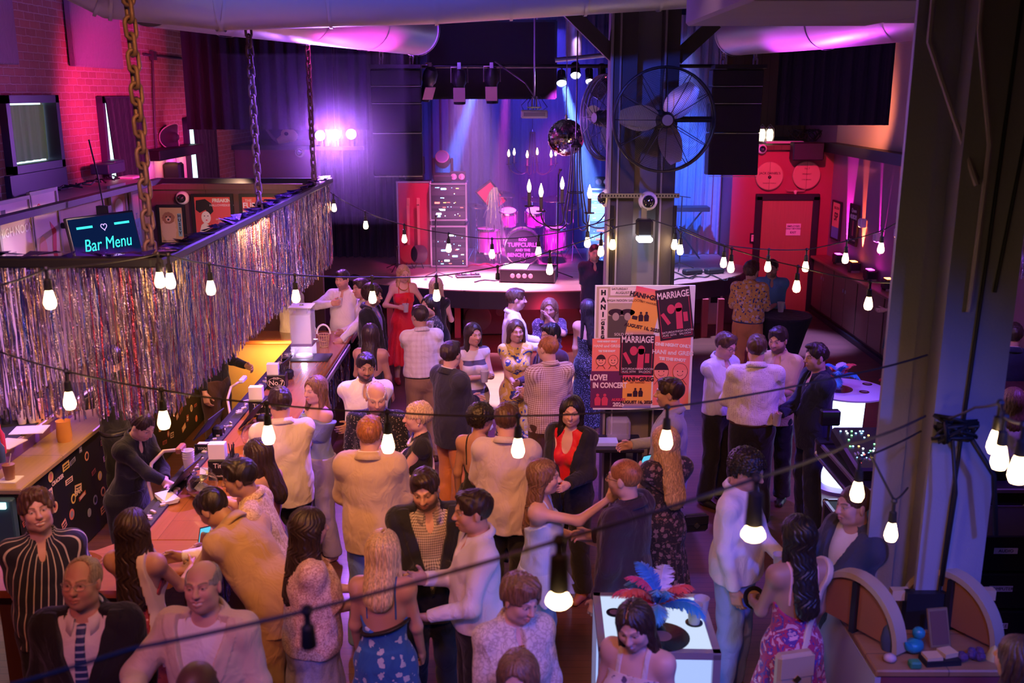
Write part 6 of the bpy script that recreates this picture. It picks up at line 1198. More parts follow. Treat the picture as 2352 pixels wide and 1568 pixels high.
def vinyl(loc, r, label, cat='record', group=None, lab_m=None, tilt=None):
 t=thing('vinyl_record' if r>.1 else 'record_coaster',label,cat,loc,group=group);b=MB();b.lathe([(.0,.0),(r,.0),(r,.004),(r*.42,.005),(.0,.005)],36);b.build('disc',mat('vinyl',(.012,.012,.014),.25,coat=.5),t,smooth=True);b=MB();b.lathe([(.0,.0058),(r*(.36 if r>.1 else .62),.0058)],24,cap=False);b.build('paper_label',lab_m or mat('coaster_print',(.20,.12,.12),.5),t)
 if tilt: t.rotation_euler = tilt
 return t
def feathers(c, z, label, seed, s=1.):
 r=random.Random(seed);t=thing('feather_centerpiece',label,'centrepiece',(c.x,c.y,z),group='feather centrepieces');cols=((.02,.32,.62),(.85,.08,.06),(.70,.62,.80),(.03,.22,.60),(.75,.06,.16),(.80,.10,.05),(.05,.40,.65))
 b=MB();b.ball((0,0,.055*s),.055*s,20);b.lathe([(.03*s,.10*s),(.045*s,.12*s)],18,cap=False);b.build('mirror_pot',mat('mirror_pot',(.8,.8,.85),.15,1,bump=.6,bscale=120),t,smooth=True)
 for k in range(16):
  a=2*PI*k/8+r.uniform(-.3,.3)+(.4 if k>7 else 0);el=r.uniform(.35,.75)if k<8 else r.uniform(.9,1.35);L=r.uniform(.20,.28)*s;m=mat('feather_%d'%(k%7),cols[k%7],.7,sheen=.5);d=Vector((math.cos(a),math.sin(a),0));sd=Vector((-math.sin(a),math.cos(a),0));V=[];F_=[]
  spine = []
  for i in range(9):u=i/8;an=el-1.5*u*u;spine.append((spine[-1]if spine else Vector((0,0,.10*s)))+(d*math.cos(an)+Vector((0,0,1))*math.sin(an))*L/8)
  for i in range(8):
   for sg in (-1, 1):
    for j in range(7):
     u=(i+j/7)/8;p0=spine[i].lerp(spine[i+1],j/7);w=.062*s*math.sin(PI*min(1,.12+u*.9))**.7*r.uniform(.75,1.1);e=p0+sd*sg*w+(spine[i+1]-spine[i])*1.0-Vector((0,0,w*.45));g=(spine[i+1]-spine[i])*.20;n0=len(V);V+=[p0-g*.5,p0+g*.9,e+g*.4,e-g*.2];F_.append((n0,n0+1,n0+2,n0+3))
  b = MB(); b.add(V, F_); b.tube(spine, .002*s, 4); b.build('feather', m, t, recalc=False)
 return t
vinyl(onz(1520, 1462, TZ), .155, 'large black record lying in the middle of the glowing square table')
vinyl(onz(1412,1407,TZ),.05,'record coaster at the left edge of the square table','coaster','record coasters');vinyl(onz(1455,1388,TZ),.05,'record coaster partly under the blue feathers, at the table back','coaster','record coasters');vinyl(onz(1552,1388,TZ),.05,'record coaster right of the feathers on the square table','coaster','record coasters');vinyl(onz(1594,1430,TZ),.05,'record coaster under the clear cups','coaster','record coasters')
feathers(onz(1510, 1432, TZ+.006), TZ+.006, 'red and blue feather centrepiece on the glowing square table', 3, 1.05)
def cup(loc, label, s=1., fill=.6, m=None, straw=False, group=None, rz=None):
 t=thing('plastic_cup',label,'cup',loc,group=group);b=MB();b.lathe([(.0,.0),(.031,.0),(.045,.115),(.047,.117),(.0445,.117),(.029,.004),(.0,.004)],26,cap=False,R=Matrix.Identity(3)*s);b.build('cup_wall',m or mat('cup_plastic',(.80,.78,.80),.25,trans=.45,ior=1.15),t,smooth=True)
 if fill:b=MB();b.lathe([(.0,.006),(.0285,.006),(.029+.0145*fill,.005+.11*fill),(.0,.005+.11*fill)],22,R=Matrix.Identity(3)*s);b.build('drink',mat('drink',(.75,.62,.60),.2,trans=.3),t,smooth=True)
 if straw: b = MB(); b.tube([(.0, .0, .05*s), (.03, .01, .19*s)], .0028, 6); b.build('straw', INK, t)
 return t
p=onz(1598,1430,TZ+.006);cup((p.x-.01,p.y,TZ+.0065),'clear cup of ice drink on the square table',1.0,.5);cup((p.x+.045,p.y+.085,TZ),'second clear cup behind the first on the square table',1.0,.3)
# round lit table
c=onz(1946,893,1.07);t=thing('round_lit_table','round white top cocktail table on a glowing white column','table',(c.x,c.y,0));R0=(2037-1852)/2/FPX*(c.y*math.cos(TH)+2.93*math.sin(TH))
b=MB();b.lathe([(.0,1.045),(R0-.01,1.045),(R0,1.052),(R0,1.066),(R0-.008,1.07),(.0,1.07)],56,cap=False);b.build('round_top',mat('table_white',(.72,.70,.78),.3),t,smooth=True)
b=MB();b.lathe([(.19,.06),(.17,.5),(.19,1.044)],40,cap=False);b.build('lit_column',glow('column_light',(.55,.66,1.),3.2),t,smooth=True);b=MB();b.lathe([(.0,.0),(.26,.0),(.26,.03),(.2,.06),(.0,.06)],40);b.build('base',FR,t,smooth=True)
vinyl((c.x-.10,c.y+.0,1.071),.15,'black record lying on the round lit table');feathers(Vector((c.x-.10,c.y+.02,0)),1.077,'white, red and teal feather centrepiece on the round lit table',8,.95)
vinyl(onz(1992,882,1.071),.05,'record coaster farther back on the round lit table','coaster','record coasters');vinyl(onz(1985,900,1.071),.05,'record coaster nearer the front of the round lit table','coaster','record coasters')
# black draped high table
c=onz(1800,722,1.08);t=thing('draped_table','tall cocktail table in a black stretch cover by the exit door','table',(c.x,c.y,0));b=MB();b.lathe([(.0,1.08),(.37,1.08),(.38,1.06),(.31,.85),(.22,.5),(.25,.2),(.36,.0)],40,cap=False);b.build('stretch_cover',VELVET,t,smooth=True);p=onz(1793,716,1.08);cup((p.x,p.y,1.081),'white cup standing on the black draped table',1.15,0,WHITE)
c=onz(640,655,1.0);t=thing('draped_table','round table with blue top behind the men in white shirts','table',(onz(660,660,1.05).x,onz(660,660,1.05).y,0));b=MB();b.lathe([(.0,1.05),(.37,1.05),(.38,1.03),(.25,.5),(.33,.0)],36,cap=False);b.build('stretch_cover',cloth('blue_cover',(.10,.12,.35)),t,smooth=True)
# ------------------------------------------------------------------ steel post with its table, near right
PX0, PX1, PY = 2.17, 2.61, 5.25
t = thing('steel_post', 'massive blue lit steel post near the balcony on the right', 'column', (0, 0, 0))
POST = mat('post_paint', (.30, .29, .31), .5, .1, bump=.2, bscale=60)
b=MB();b.box((PX0+.27,PY-.16,3.55),(.36,.03,4.9));b.build('front_flange',POST,t);b=MB();b.box((PX0+.27,PY+.20,3.55),(.36,.03,4.9));b.build('rear_flange',POST,t);b=MB();b.box((PX0+.20,PY+.02,3.55),(.03,.34,4.9));b.build('web',POST,t)
b = MB(); b.box((PX0-.02, PY+.10, 3.55), (.16, .03, 4.9)); b.build('side_plate', POST, t)
b=MB();b.tube([(PX0+.08,PY-.19,6),(PX0+.10,PY-.19,4.3),(PX0+.21,PY-.2,3.75),(PX0+.20,PY-.2,2.9)],.014,8);b.tube([(PX0-.06,PY+.0,6),(PX0-.06,PY+.0,4.25),(PX0+.17,PY-.2,3.55)],.016,8);b.build('conduit',mat('conduit',(.42,.36,.40),.5,.3),t,smooth=True)
b=MB();b.tube([(PX0+.33,PY-.185,6),(PX0+.27,PY-.185,3.2),(PX0+.22,PY-.185,1.3)],.010,8);b.tube([(PX0+.44,PY-.185,4.9),(PX0+.40,PY-.185,3.9),(PX0+.33,PY-.185,3.0)],.010,8);b.build('cable_run',CABLE,t,smooth=True)
b = MB(); b.box((PX0+.25, PY-.19, 1.19), (.44, .06, .22)); b.build('foot_plate', BLACK, t)
for s in(-1,1):b=MB();b.box((PX0+.25+s*.24,PY-.16,1.27),(.10,.05,.06));b.build('foot_clip',mat('pine',(.6,.42,.22),.6),t)
TZ2 = 1.08
q = [onz(px, py, TZ2) for px, py in ((1910, 1362), (2045, 1542), (2315, 1530))]
x0, x1, y0, y1 = 1.90, 2.66, 4.62, 5.75; print('POST TABLE', q)
t=thing('post_table','wooden table built around the foot of the steel post','table',((x0+x1)/2,(y0+y1)/2,0));W_,D_=x1-x0,y1-y0
b=MB();b.box((0,0,TZ2-.02),(W_,D_,.04),bev=.008);b.build('top',wood_mat('post_table_wood',(.42,.22,.08),(.36,.18,.07),.4,.2,2,'x',.3),t)
b=MB();b.box((-W_/2+.015,0,.52),(.03,D_-.02,1.03));sb=b.build('side_board',mat('blue_board',(.42,.44,.52),.5),t);b=MB();b.box((0,-D_/2+.03,.52),(W_-.04,.03,1.03));b.build('front_board',mat('red_board',(.22,.05,.05),.5),t)
text('lettering','MEET\nME',.16,INK,sb,(-W_/2-.002,-.25,.45),Matrix(((0,0,-1),(-1,0,0),(0,1,0))).to_3x3(),bold=.002)
# half wheels (drum hoops) standing either side of the post
def hoop(x, y, label, rz):
 t=thing('wooden_hoop',label,'hoop',(x,y,TZ2),rz,group='half round hoops around the post');R_,w=.30,.085;pts=[];b=MB();n=26
 vs = []
 for i in range(n+1):
  a = PI*i/n
  for (rr, yy) in ((R_, -w/2), (R_, w/2), (R_-.03, w/2), (R_-.03, -w/2)): vs.append((rr*math.cos(a), yy, .02+rr*1.12*math.sin(a)))
 b.add(vs,[(4*i+j,4*i+(j+1)%4,4*i+4+(j+1)%4,4*i+4+j)for i in range(n)for j in range(4)]+[(0,1,2,3),(4*n+3,4*n+2,4*n+1,4*n)]);b.build('bent_band',mat('hoop_wood',(.42,.33,.22),.4,coat=.3),t,smooth=True)
 b=MB();b.prism([(.265*math.cos(PI*i/20),.03+.30*math.sin(PI*i/20))for i in range(21)],.015,Matrix.Rotation(PI/2,4,'X'));b.build('inner_board',mat('hoop_board',(.30,.12,.05),.5),t);b=MB();b.box((.0,-.02,.16),(.03,.05,.30));b.build('inner_strut',BLACK,t)
p=onz(1965,1450,TZ2);hoop(p.x,p.y,'half round wooden hoop left of the post',math.radians(-58));p=onz(2180,1445,TZ2);hoop(p.x,p.y,'half round wooden hoop right of the post',math.radians(-58))
p = Vector((2.28, 4.78, TZ2))
t=thing('rubber_duck','teal rubber duck on the table at the post foot','toy',onz(2098,1497,TZ2),.6);TEALD=mat('duck_teal',(.02,.22,.25),.3);b=MB();b.ball((0,0,.04),(.06,.045,.04),18);b.ball((.03,0,.105),.034,16);b.tube([(-.05,0,.05),(-.085,0,.085)],[.025,.004],10);b.build('body',TEALD,t,smooth=True);b=MB();b.ball((.066,0,.10),(.02,.016,.008),10);b.build('bill',mat('duck_bill',(.8,.45,.12),.4),t,smooth=True)
t=thing('photo_frame','small leaning picture frame on the table behind the duck','picture frame',onz(2160,1488,TZ2),.15);R=Matrix.Rotation(-.35,3,'X');b=MB();b.box(R@Vector((0,0,.11)),(.12,.015,.21),R=R,bev=.004);b.build('frame',mat('frame_bronze',(.35,.22,.1),.35,.5),t);b=MB();b.box(R@Vector((0,-.009,.11)),(.095,.003,.18),R=R);b.build('picture',mat('frame_pic',(.16,.08,.06),.2,coat=1),t)
t=thing('card_box','open box of tan cards in front of the picture frame','box',onz(2158,1520,TZ2),.1);b=MB();b.box((0,0,.015),(.19,.09,.03));b.build('tray',BLACK,t);b=MB();b.box((-.045,0,.035),(.085,.07,.025));b.box((.05,.02,.04),(.08,.07,.03),R=Matrix.Rotation(.2,3,'Z'));b.build('cards',mat('tan_card',(.62,.42,.2),.6),t)
t=thing('dark_figurine','dark rounded figurine left of the duck','ornament',onz(2040,1490,TZ2));b=MB();b.lathe([(.0,.0),(.035,.0),(.045,.06),(.035,.12),(.02,.15),(.03,.18),(.0,.2)],18);b.build('body',mat('fig_navy',(.05,.07,.12),.5),t,smooth=True)
t=thing('shell_ornament','small pinkish ornament at the table edge left of the duck','ornament',onz(2043,1520,TZ2));b=MB();b.ball((0,0,.025),(.035,.03,.025),12);b.build('body',mat('shell',(.5,.35,.32),.5),t,smooth=True)
t=thing('green_block','small green ornament in front of the duck','ornament',onz(2100,1532,TZ2));b=MB();b.box((0,0,.02),(.06,.05,.04),bev=.008);b.build('body',mat('green_orn',(.04,.22,.10),.5),t)
t=thing('purple_cluster','dark purple cluster ornament right of the cards','ornament',onz(2225,1515,TZ2));b=MB();rr=random.Random(4)
for k in range(14): b.ball((rr.uniform(-.07, .07), rr.uniform(-.03, .03), .02+rr.uniform(0, .03)), .022, 8)
b.build('beads', mat('dark_bead', (.10, .05, .12), .3), t, smooth=True)
t=thing('yellow_ornament','small yellow cone ornament at the right end of the table','ornament',onz(2282,1512,TZ2));b=MB();b.lathe([(.0,.0),(.045,.0),(.02,.06),(.0,.08)],14);b.build('body',mat('yel_orn',(.55,.42,.12),.5),t,smooth=True)
t=thing('pine_cone_pile','pile of pale shells and cones at the far left corner of the post table','ornament',onz(1945,1415,TZ2));b=MB()
for k in range(22):a=rr.uniform(0,6);r0=rr.uniform(0,.06);b.ball((r0*math.cos(a)*.7,r0*math.sin(a),.02+rr.uniform(0,.09)),rr.uniform(.014,.026),8)
b.build('shells', mat('shells', (.42, .32, .22), .6), t, smooth=True)
# ------------------------------------------------------------------ mixing position on the right
def fcase(name, label, x0, x1, y0, y1, z0, z1, group=None, lettering=None):
 t=thing(name,label,'flight case',((x0+x1)/2,(y0+y1)/2,z0),group=group);w,d,h=x1-x0,y1-y0,z1-z0;b=MB();b.box((0,0,h/2),(w-.02,d-.02,h-.01));b.build('panels',BLACK,t);b=MB()
 for s in (-1, 1):
  for z in (.012, h-.012): b.box((s*(w/2-.012), 0, z), (.026, d, .026)); b.box((0, s*(d/2-.012), z), (w, .026, .026))
  for q in (-1, 1): b.box((s*(w/2-.012), q*(d/2-.012), h/2), (.026, .026, h))
 b.build('edge_rails', ALU, t); b = MB()
 for s in (-1, 1):
  for q in (-1, 1):
   for z in (.02, h-.02): b = MB(); b.ball((s*(w/2-.02), q*(d/2-.02), z), .032, 10); b.build('corner_ball', STEEL, t, smooth=True)
 b = MB(); b.box((0, -d/2-.004, h*.62), (.11, .012, .09), bev=.004); b.build('latch', STEEL, t); return t
c0 = onz(2000, 1075, 1.0)
DX, DY0, DY1 = 2.45, 7.35, 8.25
fcase('console_case', 'flight case tray carrying the mixing desk', 2.72, 4.05, DY0-.1, DY1+.2, .84, 1.0)
fcase('equipment_case', 'large black flight case under the mixing desk', 2.8, 4.0, DY0+.05, DY1+.1, .0, .46)
t=thing('mixing_desk','wide digital mixing desk covered in lit buttons','mixing desk',(3.36,(DY0+DY1)/2,1.0));b=MB();R=Matrix.Rotation(.16,3,'X');b.box((0,.0,.10),(1.22,.72,.12),R=R,bev=.02);b.build('chassis',mat('desk_black',(.018,.018,.02),.4),t)
rr = random.Random(31)
for k, (m, n) in enumerate(((LEDB, 70), (LEDW, 34), (LEDG, 26), (LEDR, 24), (LEDA, 22))):
 b = MB()
 for i in range(n):
  x = -.57+1.14*((rr.randrange(48)+.5)/48); yv = -.30+.60*((rr.randrange(16)+.5)/16)
  if m is LEDR: yv = -.30+.2*rr.random()
  b.box(R @ Vector((x, yv, .163))+Vector((0, 0, 0)), (.013, .010, .006), R=R)
 b.build('lit_buttons', m, t)
b = MB()
for i in range(40): x = -.56+1.12*i/39; b.box(R @ Vector((x, -.22+.12*rr.random(), .165)), (.012, .03, .014), R=R)
b.build('faders', mat('fader_grey', (.35, .35, .38), .4), t)
c=onz(1960,1090,1.0);t=thing('desk_lamp_light','small square black light on a stem beside the round lit table','stage light',(2.80,8.35,1.0));b=MB();b.tube([(0,0,0),(0,0,.16)],.012,8);b.box((0,0,.23),(.17,.08,.14),bev=.012);b.build('body',BLACKMET,t);b=MB();b.box((0,.0,.0),(.18,.14,.03));b.build('base',BLACKMET,t)
for k, (s, py, z) in enumerate((('AUDIO', 1262, .66), ('COMPUTER', 1322, .40), ('CONSOLE', 1383, .12))):
 x0=onz(2255,py,z).x;t=thing('drawer_case',['black drawer case labelled AUDIO, top of the stack','black drawer case labelled COMPUTER, middle of the stack','black drawer case labelled CONSOLE, bottom of the stack'][k],'flight case',(3.62,6.85,.03+.30*(2-k)),group='labelled drawer cases');b=MB();b.box((0,0,.145),(.72,.5,.28),bev=.01);b.build('case',BLACK,t);b=MB();b.box((-.06,-.252,.17),(.17,.004,.045));b.build('label_tape',LAV,t);text('lettering',s,.034,INK,t,(-.06,-.2555,.17),FRONT)
t=thing('equipment_case','low flight case with pale rails behind the labelled drawers','flight case',(3.05,6.9,0));b=MB();b.box((0,0,.30),(.36,.5,.6));b.build('panels',BLACK,t);b=MB()
for s in (-1, 1): b.box((s*.18, -.25, .3), (.025, .025, .6)); b.box((0, -.25, .3+s*.295), (.36, .025, .025))
b.build('edge_rails', ALU, t)
t=thing('cloth_bundle','crumpled grey dust cloth on top of the low flight case','cloth',(3.05,6.9,.605));F=Fld();r2=random.Random(6)
for k in range(9):F.ell((r2.uniform(-.12,.12),r2.uniform(-.14,.14),.06+r2.uniform(0,.05)),(r2.uniform(.06,.1),)*2+(.07,),k=.03)
F.off(lambda P:.012*np.sin(P[:,0]*40+3*np.sin(P[:,1]*22))*np.sin(P[:,1]*33+P[:,2]*40));F.plane((0,0,.002),(0,0,-1));v_,q_=mesh_field(F,.012);link('cloth_folds',np_mesh('cloth_folds',v_,q_,cloth('dust_cloth',(.22,.20,.20))),t)
# right edge: silver fringe panel, glowing letters, dark bar behind
c = ony(2330, 530, 11.0); FX = 5.4
foil('foil_fringe','purple lit foil fringe hanging at the right edge of the hall',[(4.60,9.5),(5.85,9.9)],2.25,3.14,260,6,jag=.03)
lamp('SPOT', 'fringe_lamp', (3.6, 7.5, 4.2), (4.9, 9.7, 2.7), 320, (.55, .25, 1.), .1, 40, .7)
t = thing('neon_letters', 'small multicoloured glowing letters above the right foil fringe', 'sign', ony(2335, 422, 9.8))
for k,(s,col)in enumerate((('i',(1.,.12,.08)),('A',(1.,.55,.10)),('M',(.1,.9,.35)))):text('letter',s,.16,glow('neon_%d'%k,col,5),t,(-.09+.11*k,0,0),FRONT)
b = MB(); b.box((.1, .03, 0), (.5, .02, .2)); b.build('backing', BLACK, t)
t=thing('back_shelf','dark shelf with orange lit rim at the right edge','shelf',(5.0,9.3,1.2));b=MB();b.box((0,0,0),(1.4,.4,.05));b.build('board',DARKWOOD,t);b=MB();b.box((0,-.2,.035),(1.3,.015,.012));b.build('lit_rim',glow('rim_orange',(1.,.3,.06),2.5),t)
t=thing('tap_handle','small chrome tap handle on the dark shelf','tap',(4.72,9.25,1.226));b=MB();b.lathe([(.0,.0),(.03,.0),(.02,.05),(.03,.2),(.0,.24)],14);b.build('handle',CHROME,t,smooth=True)
# ------------------------------------------------------------------ strings of bulbs
BULB = glow('bulb_glow', (1., .60, .26), 38); SOCK = mat('socket_black', (.012, .012, .012), .5)
def string_light(label, pts, sag=.05, drop=.05, group='strings of warm bulbs'):
 """pts: (px, py, distance, bulb?)"""
 t = thing('string_light', label, 'string lights', group=group); P = [ony(a, b_, y) for a, b_, y, _ in pts]; C = []
 for i in range(len(P)-1):
  for k in range(8): u = k/8; C.append(P[i].lerp(P[i+1], u)-Vector((0, 0, sag*4*u*(1-u)*(P[i+1]-P[i]).length*.25)))
 C.append(P[-1]); b = MB(); b.tube(C, .0055, 6); b.build('cable', CABLE, t, smooth='all')
 for p, (_, _, _, lit) in zip(P, pts):
  if not lit: continue
  s = lit
  L = .058 if s != 2 else .098; w = 1. if s != 2 else 1.25
  b=MB();b.lathe([(.008,.0),(.009,-drop),(.017*w,-drop-.006),(.020*w,-drop-L+.003),(.017*w,-drop-L-.002)],14,c=p,cap=False);b.ball(p,.016,8);so=b.build('socket',SOCK,t,smooth=True)
  if s == 'off': continue
  z=-drop-L;k=1. if s!=2 else .42;b=MB();b.lathe([(.015,z),(.019,z-.012*k),(.029,z-.055*k),(.030,z-.072*k),(.022,z-.092*k),(.0,z-.10*k)],18,c=p,cap=False);b.build('bulb',BULB,so,smooth=True)
T1 = True
string_light('string of bulbs from the column across the amplifier racks',[(1412,500,CY-.1,0),(1350,518,9.3,T1),(1237,541,9.8,T1),(1130,548,10.2,T1),(1030,536,10.7,T1),(928,516,11.2,T1),(839,486,11.8,T1),(766,447,12.2,T1),(748,432,12.25,0)],.06)
string_light('string of bulbs from the column down past the stage edge to the fringe corner',[(1420,520,CY-.1,0),(1381,537,9.0,T1),(1263,577,8.6,T1),(1143,612,8.2,'off'),(1002,634,7.9,T1),(854,636,7.5,T1),(677,631,7.1,T1),(480,606,6.4,T1),(386,585,5.9,T1),(362,583,5.9,T1),(106,617,4.9,T1),(0,655,4.4,0)],.05)
string_light('short string of bulbs wound on the column',[(1390,515,CY-.1,0),(1408,522,CY-.12,T1),(1499,505,CY-.12,0),(1551,522,CY-.1,T1),(1564,534,CY-.12,T1)],.05)
string_light('string of bulbs from the column along the right wall',[(1560,520,CY-.1,0),(1664,563,9.0,T1),(1766,573,9.0,T1),(1853,573,9.0,T1),(1945,553,8.9,T1),(2027,529,8.8,T1),(2099,488,8.7,T1),(2150,470,8.6,0)],.05)
string_light('lower string of bulbs from the column to the steel post',[(1560,525,CY-.1,0),(1681,571,8.4,T1),(1833,612,7.7,T1),(1999,647,7.0,T1),(2150,645,6.2,0)],.05)
string_light('string of bulbs crossing the middle of the crowd',[(0,808,4.9,0),(152,852,4.9,T1),(370,895,4.75,T1),(612,927,4.6,T1),(889,946,4.5,T1),(1190,955,4.45,T1),(1533,935,4.4,T1),(1940,862,4.6,0),(2130,815,4.9,0)],.05)
string_light('nearest string of bulbs sweeping low across the front',[(-40,1590,2.0,0),(300,1490,2.05,0),(705,1402,2.1,'off'),(1285,1240,2.2,2),(1738,1098,2.45,2),(1945,1022,3.2,0),(2125,955,4.6,0)],.03,.035)
string_light('short string of bulbs hanging at the left of the steel post',[(2115,990,5.08,0),(1976,1053,4.2,T1),(1998,1040,4.3,0),(2054,1150,4.35,T1),(2085,1120,5.08,0)],.03)
string_light('string of bulbs leaving the frame at the right edge',[(2180,960,4.8,0),(2240,935,4.2,0),(2298,925,3.6,T1),(2308,958,3.5,T1),(2352,975,3.1,T1),(2400,985,3.0,0)],.03)
b=MB();rr=random.Random(14);p=ony(2195,985,4.95);t=thing('cable_knot','knotted bundle of black cables tied to the steel post','cable',p)
for k in range(9): b.tube([(rr.uniform(-.12, .12), rr.uniform(-.05, .05), rr.uniform(-.08, .08)) for i in range(6)], .011, 6)
b.tube([(-.02,0,0),(.03,-.02,-.35),(.02,0,-.9)],.01,6);b.tube([(.05,0,0),(.22,-.02,-.25),(.28,.0,-.6)],.014,6);b.build('cables',CABLE,t,smooth='all')
# haze over the stage
m,tn,bs=_nt('stage_haze');tn.nodes.remove(bs);vs_=tn.nodes.new('ShaderNodeVolumeScatter');vs_.inputs['Density'].default_value=.05;vs_.inputs['Anisotropy'].default_value=.35;vs_.inputs['Color'].default_value=(.9,.9,1,1);tn.links.new(vs_.outputs[0],tn.nodes['Material Output'].inputs['Volume'])
b=MB();b.box((.75,18.28,3.0),(6.4,3.5,4.04));o=b.build('stage_haze',m);tag(o,'thin haze hanging in the light over the stage','haze',kind='stuff')
m2 = m.copy(); m2.node_tree.nodes['Volume Scatter'].inputs['Density'].default_value = .13
b=MB();b.box((-2.6,13.75,3.4),(2.4,1.0,2.2));tag(b.build('flood_haze',m2),'violet haze glowing around the three flood lights','haze',kind='stuff')
lamp('POINT', 'flood_glow', (-2.55, 13.9, 3.46), None, 75, (.34, .06, 1.), .06)  # added point source inside the haze box to make it glow violet
# ------------------------------------------------------------------ people
SKIN={'fair':(.60,.36,.27),'light':(.55,.31,.215),'tan':(.43,.23,.15),'olive':(.38,.21,.13),'brown':(.22,.105,.06),'dark':(.085,.042,.028)}
HANDS={'down':(.10,.07,.80),'hold':(-.02,.31,1.14),'holdhi':(-.05,.25,1.33),'mouth':(-.12,.20,1.50),'pocket':(.055,.07,.90),'cross':(-.30,.22,1.17),'bar':(.02,.44,1.13),'clasp':(-.14,.26,1.02),'relax':(.06,.16,.85)}
def skeleton(sp):
 J = {}; h = sp['h']; s = h/1.78; fem = sp['sex'] == 'f'; b = sp.get('bulk', 1.0); bb = b**.6
 J['s'] = s; J['fem'] = fem; J['b'] = b
 hip=V3(0,0,.95*s);Rt=RZ(-math.radians(sp.get('twist',0)))@RX(-math.radians(sp.get('lean',0)))@RY(math.radians(sp.get('side',0)))
 T = lambda p: hip+Rt@(np.asarray(p, float)*s-hip)
 J['T'] = T; J['Rt'] = Rt; J['hip'] = hip
 sw = (.142 if fem else .166)*bb
 J['sw'] = sw*s
 J['neck0'] = T((0, -.022, 1.485));
 lean = math.radians(sp.get('lean', 0))
 J['neck1'] = T((0, -.012+.02*math.sin(lean), 1.565))
 y, p, r = [math.radians(a) for a in sp.get('head', (0, 0, 0))]
 RH = RZ(-y)@RX(-p)@RY(r); J['RH'] = RH
 hs = (s**.5)*(.96 if fem else 1.0)*sp.get('hs', 1.0); J['hs'] = hs
 J['Hc'] = J['neck1']+RH@V3(0, .022, .088)*hs
 for sg, key in ((1, 'R'), (-1, 'L')):
  S = T((sg*sw/1.0, -.015, 1.435)); J['S'+key] = S
  t = sp.get(key, 'down')
  if isinstance(t, str):
   o, f, z = HANDS[t]; W = V3(sg*(sw*s+o*s), f*s, z*s)
   if sp.get('lean', 0) and t not in ('down', 'pocket'): W = hip+Rt@(W-hip)
  else: W = V3(sg*t[0], t[1], t[2])
  L1, L2 = .285*s, .255*s
  d = W-S; n = np.linalg.norm(d)
  if n > (L1+L2)*.992: W = S+d/n*(L1+L2)*.992; n = (L1+L2)*.992
  u = unit(W-S); a = (L1*L1-L2*L2+n*n)/(2*n); hh = math.sqrt(max(L1*L1-a*a, 1e-6))
  pole = np.asarray(sp.get('pole'+key, (.45, -.7, -.75)), float)*V3(sg, 1, 1)
  if sp.get('lean', 0): pole = pole if 'pole'+key in sp else Rt@pole
  pp = unit(pole-u*(pole@u)); J['E'+key] = S+u*a+pp*hh; J['W'+key] = W
  f = unit(W-J['E'+key])
  hd = sp.get('hdir'+key)
  if hd is not None: f = unit(V3(sg*hd[0], hd[1], hd[2]))
  nrm = np.asarray(sp.get('palm'+key, (-1, .15, -.15)), float)*V3(sg, 1, 1); nrm = unit(nrm-f*(nrm@f))
  J['hf'+key] = f; J['hn'+key] = nrm
  hx = (.088 if not fem else .092)
  J['hip'+key] = V3(sg*hx*s, 0, .92*s)
  st = sp.get('stance', .10)
  J['knee'+key]=V3(sg*(st+.005)*s,.018*s+sp.get('step'+key,0)*.5,.50*s);J['ank'+key]=V3(sg*(st+.02)*s,-.03*s+sp.get('step'+key,0),.085*s)
 return J
def torso(F, J, i=0.0):
 s, b, T, Rt = J['s'], J['b'], J['T'], J['Rt']; bb = b**.75
 if J['fem']:
  F.ell((0, -.012*s, .94*s), V3(.172*bb*s+i, .122*bb*s+i, .145*s+i), k=.06)
  F.ell(T((0, .002, 1.10)), V3(.122*b*s+i, .092*b*s+i, .17*s+i), Rt, k=.07)
  F.ell(T((0, -.004, 1.30)), V3(.138*bb*s+i, .098*bb*s+i, .17*s+i), Rt, k=.06)
  for sg in (1, -1): F.ell(T((sg*.068, .078*bb, 1.275)), V3(.066, .06, .066)*s*bb**.5+i, Rt, k=.035)
 else:
  F.ell((0, -.006*s, .955*s), V3(.158*bb*s+i, .117*bb*s+i, .15*s+i), k=.06)
  F.ell(T((0, .014*b, 1.10)), V3(.146*b*s+i, .108*b*s+i, .18*s+i), Rt, k=.08)
  F.ell(T((0, 0, 1.30)), V3(.156*bb*s+i, .113*bb*s+i, .175*s+i), Rt, k=.07)
 F.cap(T((-J['sw']/s*.84, -.018, 1.410)), T((J['sw']/s*.84, -.018, 1.410)), (.058 if J['fem'] else .064)*s+i, k=.05)
 nb = unit(J['neck1']-J['neck0'])
 if i > 0: F.cap(J['neck0']-nb*.09, J['neck0']-nb*.035, .064*s*b**.3+i, .058*s*b**.3+i, k=.04)
 for k in 'RL': F.cap(J['neck0']-nb*.002, J['S'+k]+J['Rt']@V3(0, -.004, .004*s), .043*s+i*.7, .050*s+i*.8, k=.05)
 return F
def arm(F, J, key, i=0.0, upto=2.0, k=.03, taper=True):
 """upto: 1 = the elbow, 2 = the wrist"""
 s = J['s']*(J['b']**.4)*(.84 if J['fem'] else .93); S, E, W = J['S'+key], J['E'+key], J['W'+key]
 F.ell(S, V3(.045, .048, .050)*s+i, k=.05)
 if upto < 1:
  e = S+(E-S)*upto; F.cap(S, e+(E-S)*.15, .051*s+i, (.046)*s+i*1.35, k=k, cut=[(e, unit(E-S))]); return F
 F.cap(S, E, .051*s+i, .040*s+i, k=k)
 if upto > 1:
  u = min(upto-1, 1); e = E+(W-E)*u
  r1 = (.041+(.027-.041)*u)*s+i
  F.cap(E, e+(W-E)*.05, .042*s+i, r1, k=k, cut=[(e, unit(W-E))] if upto < 2 or i > 0 else None)
 return F
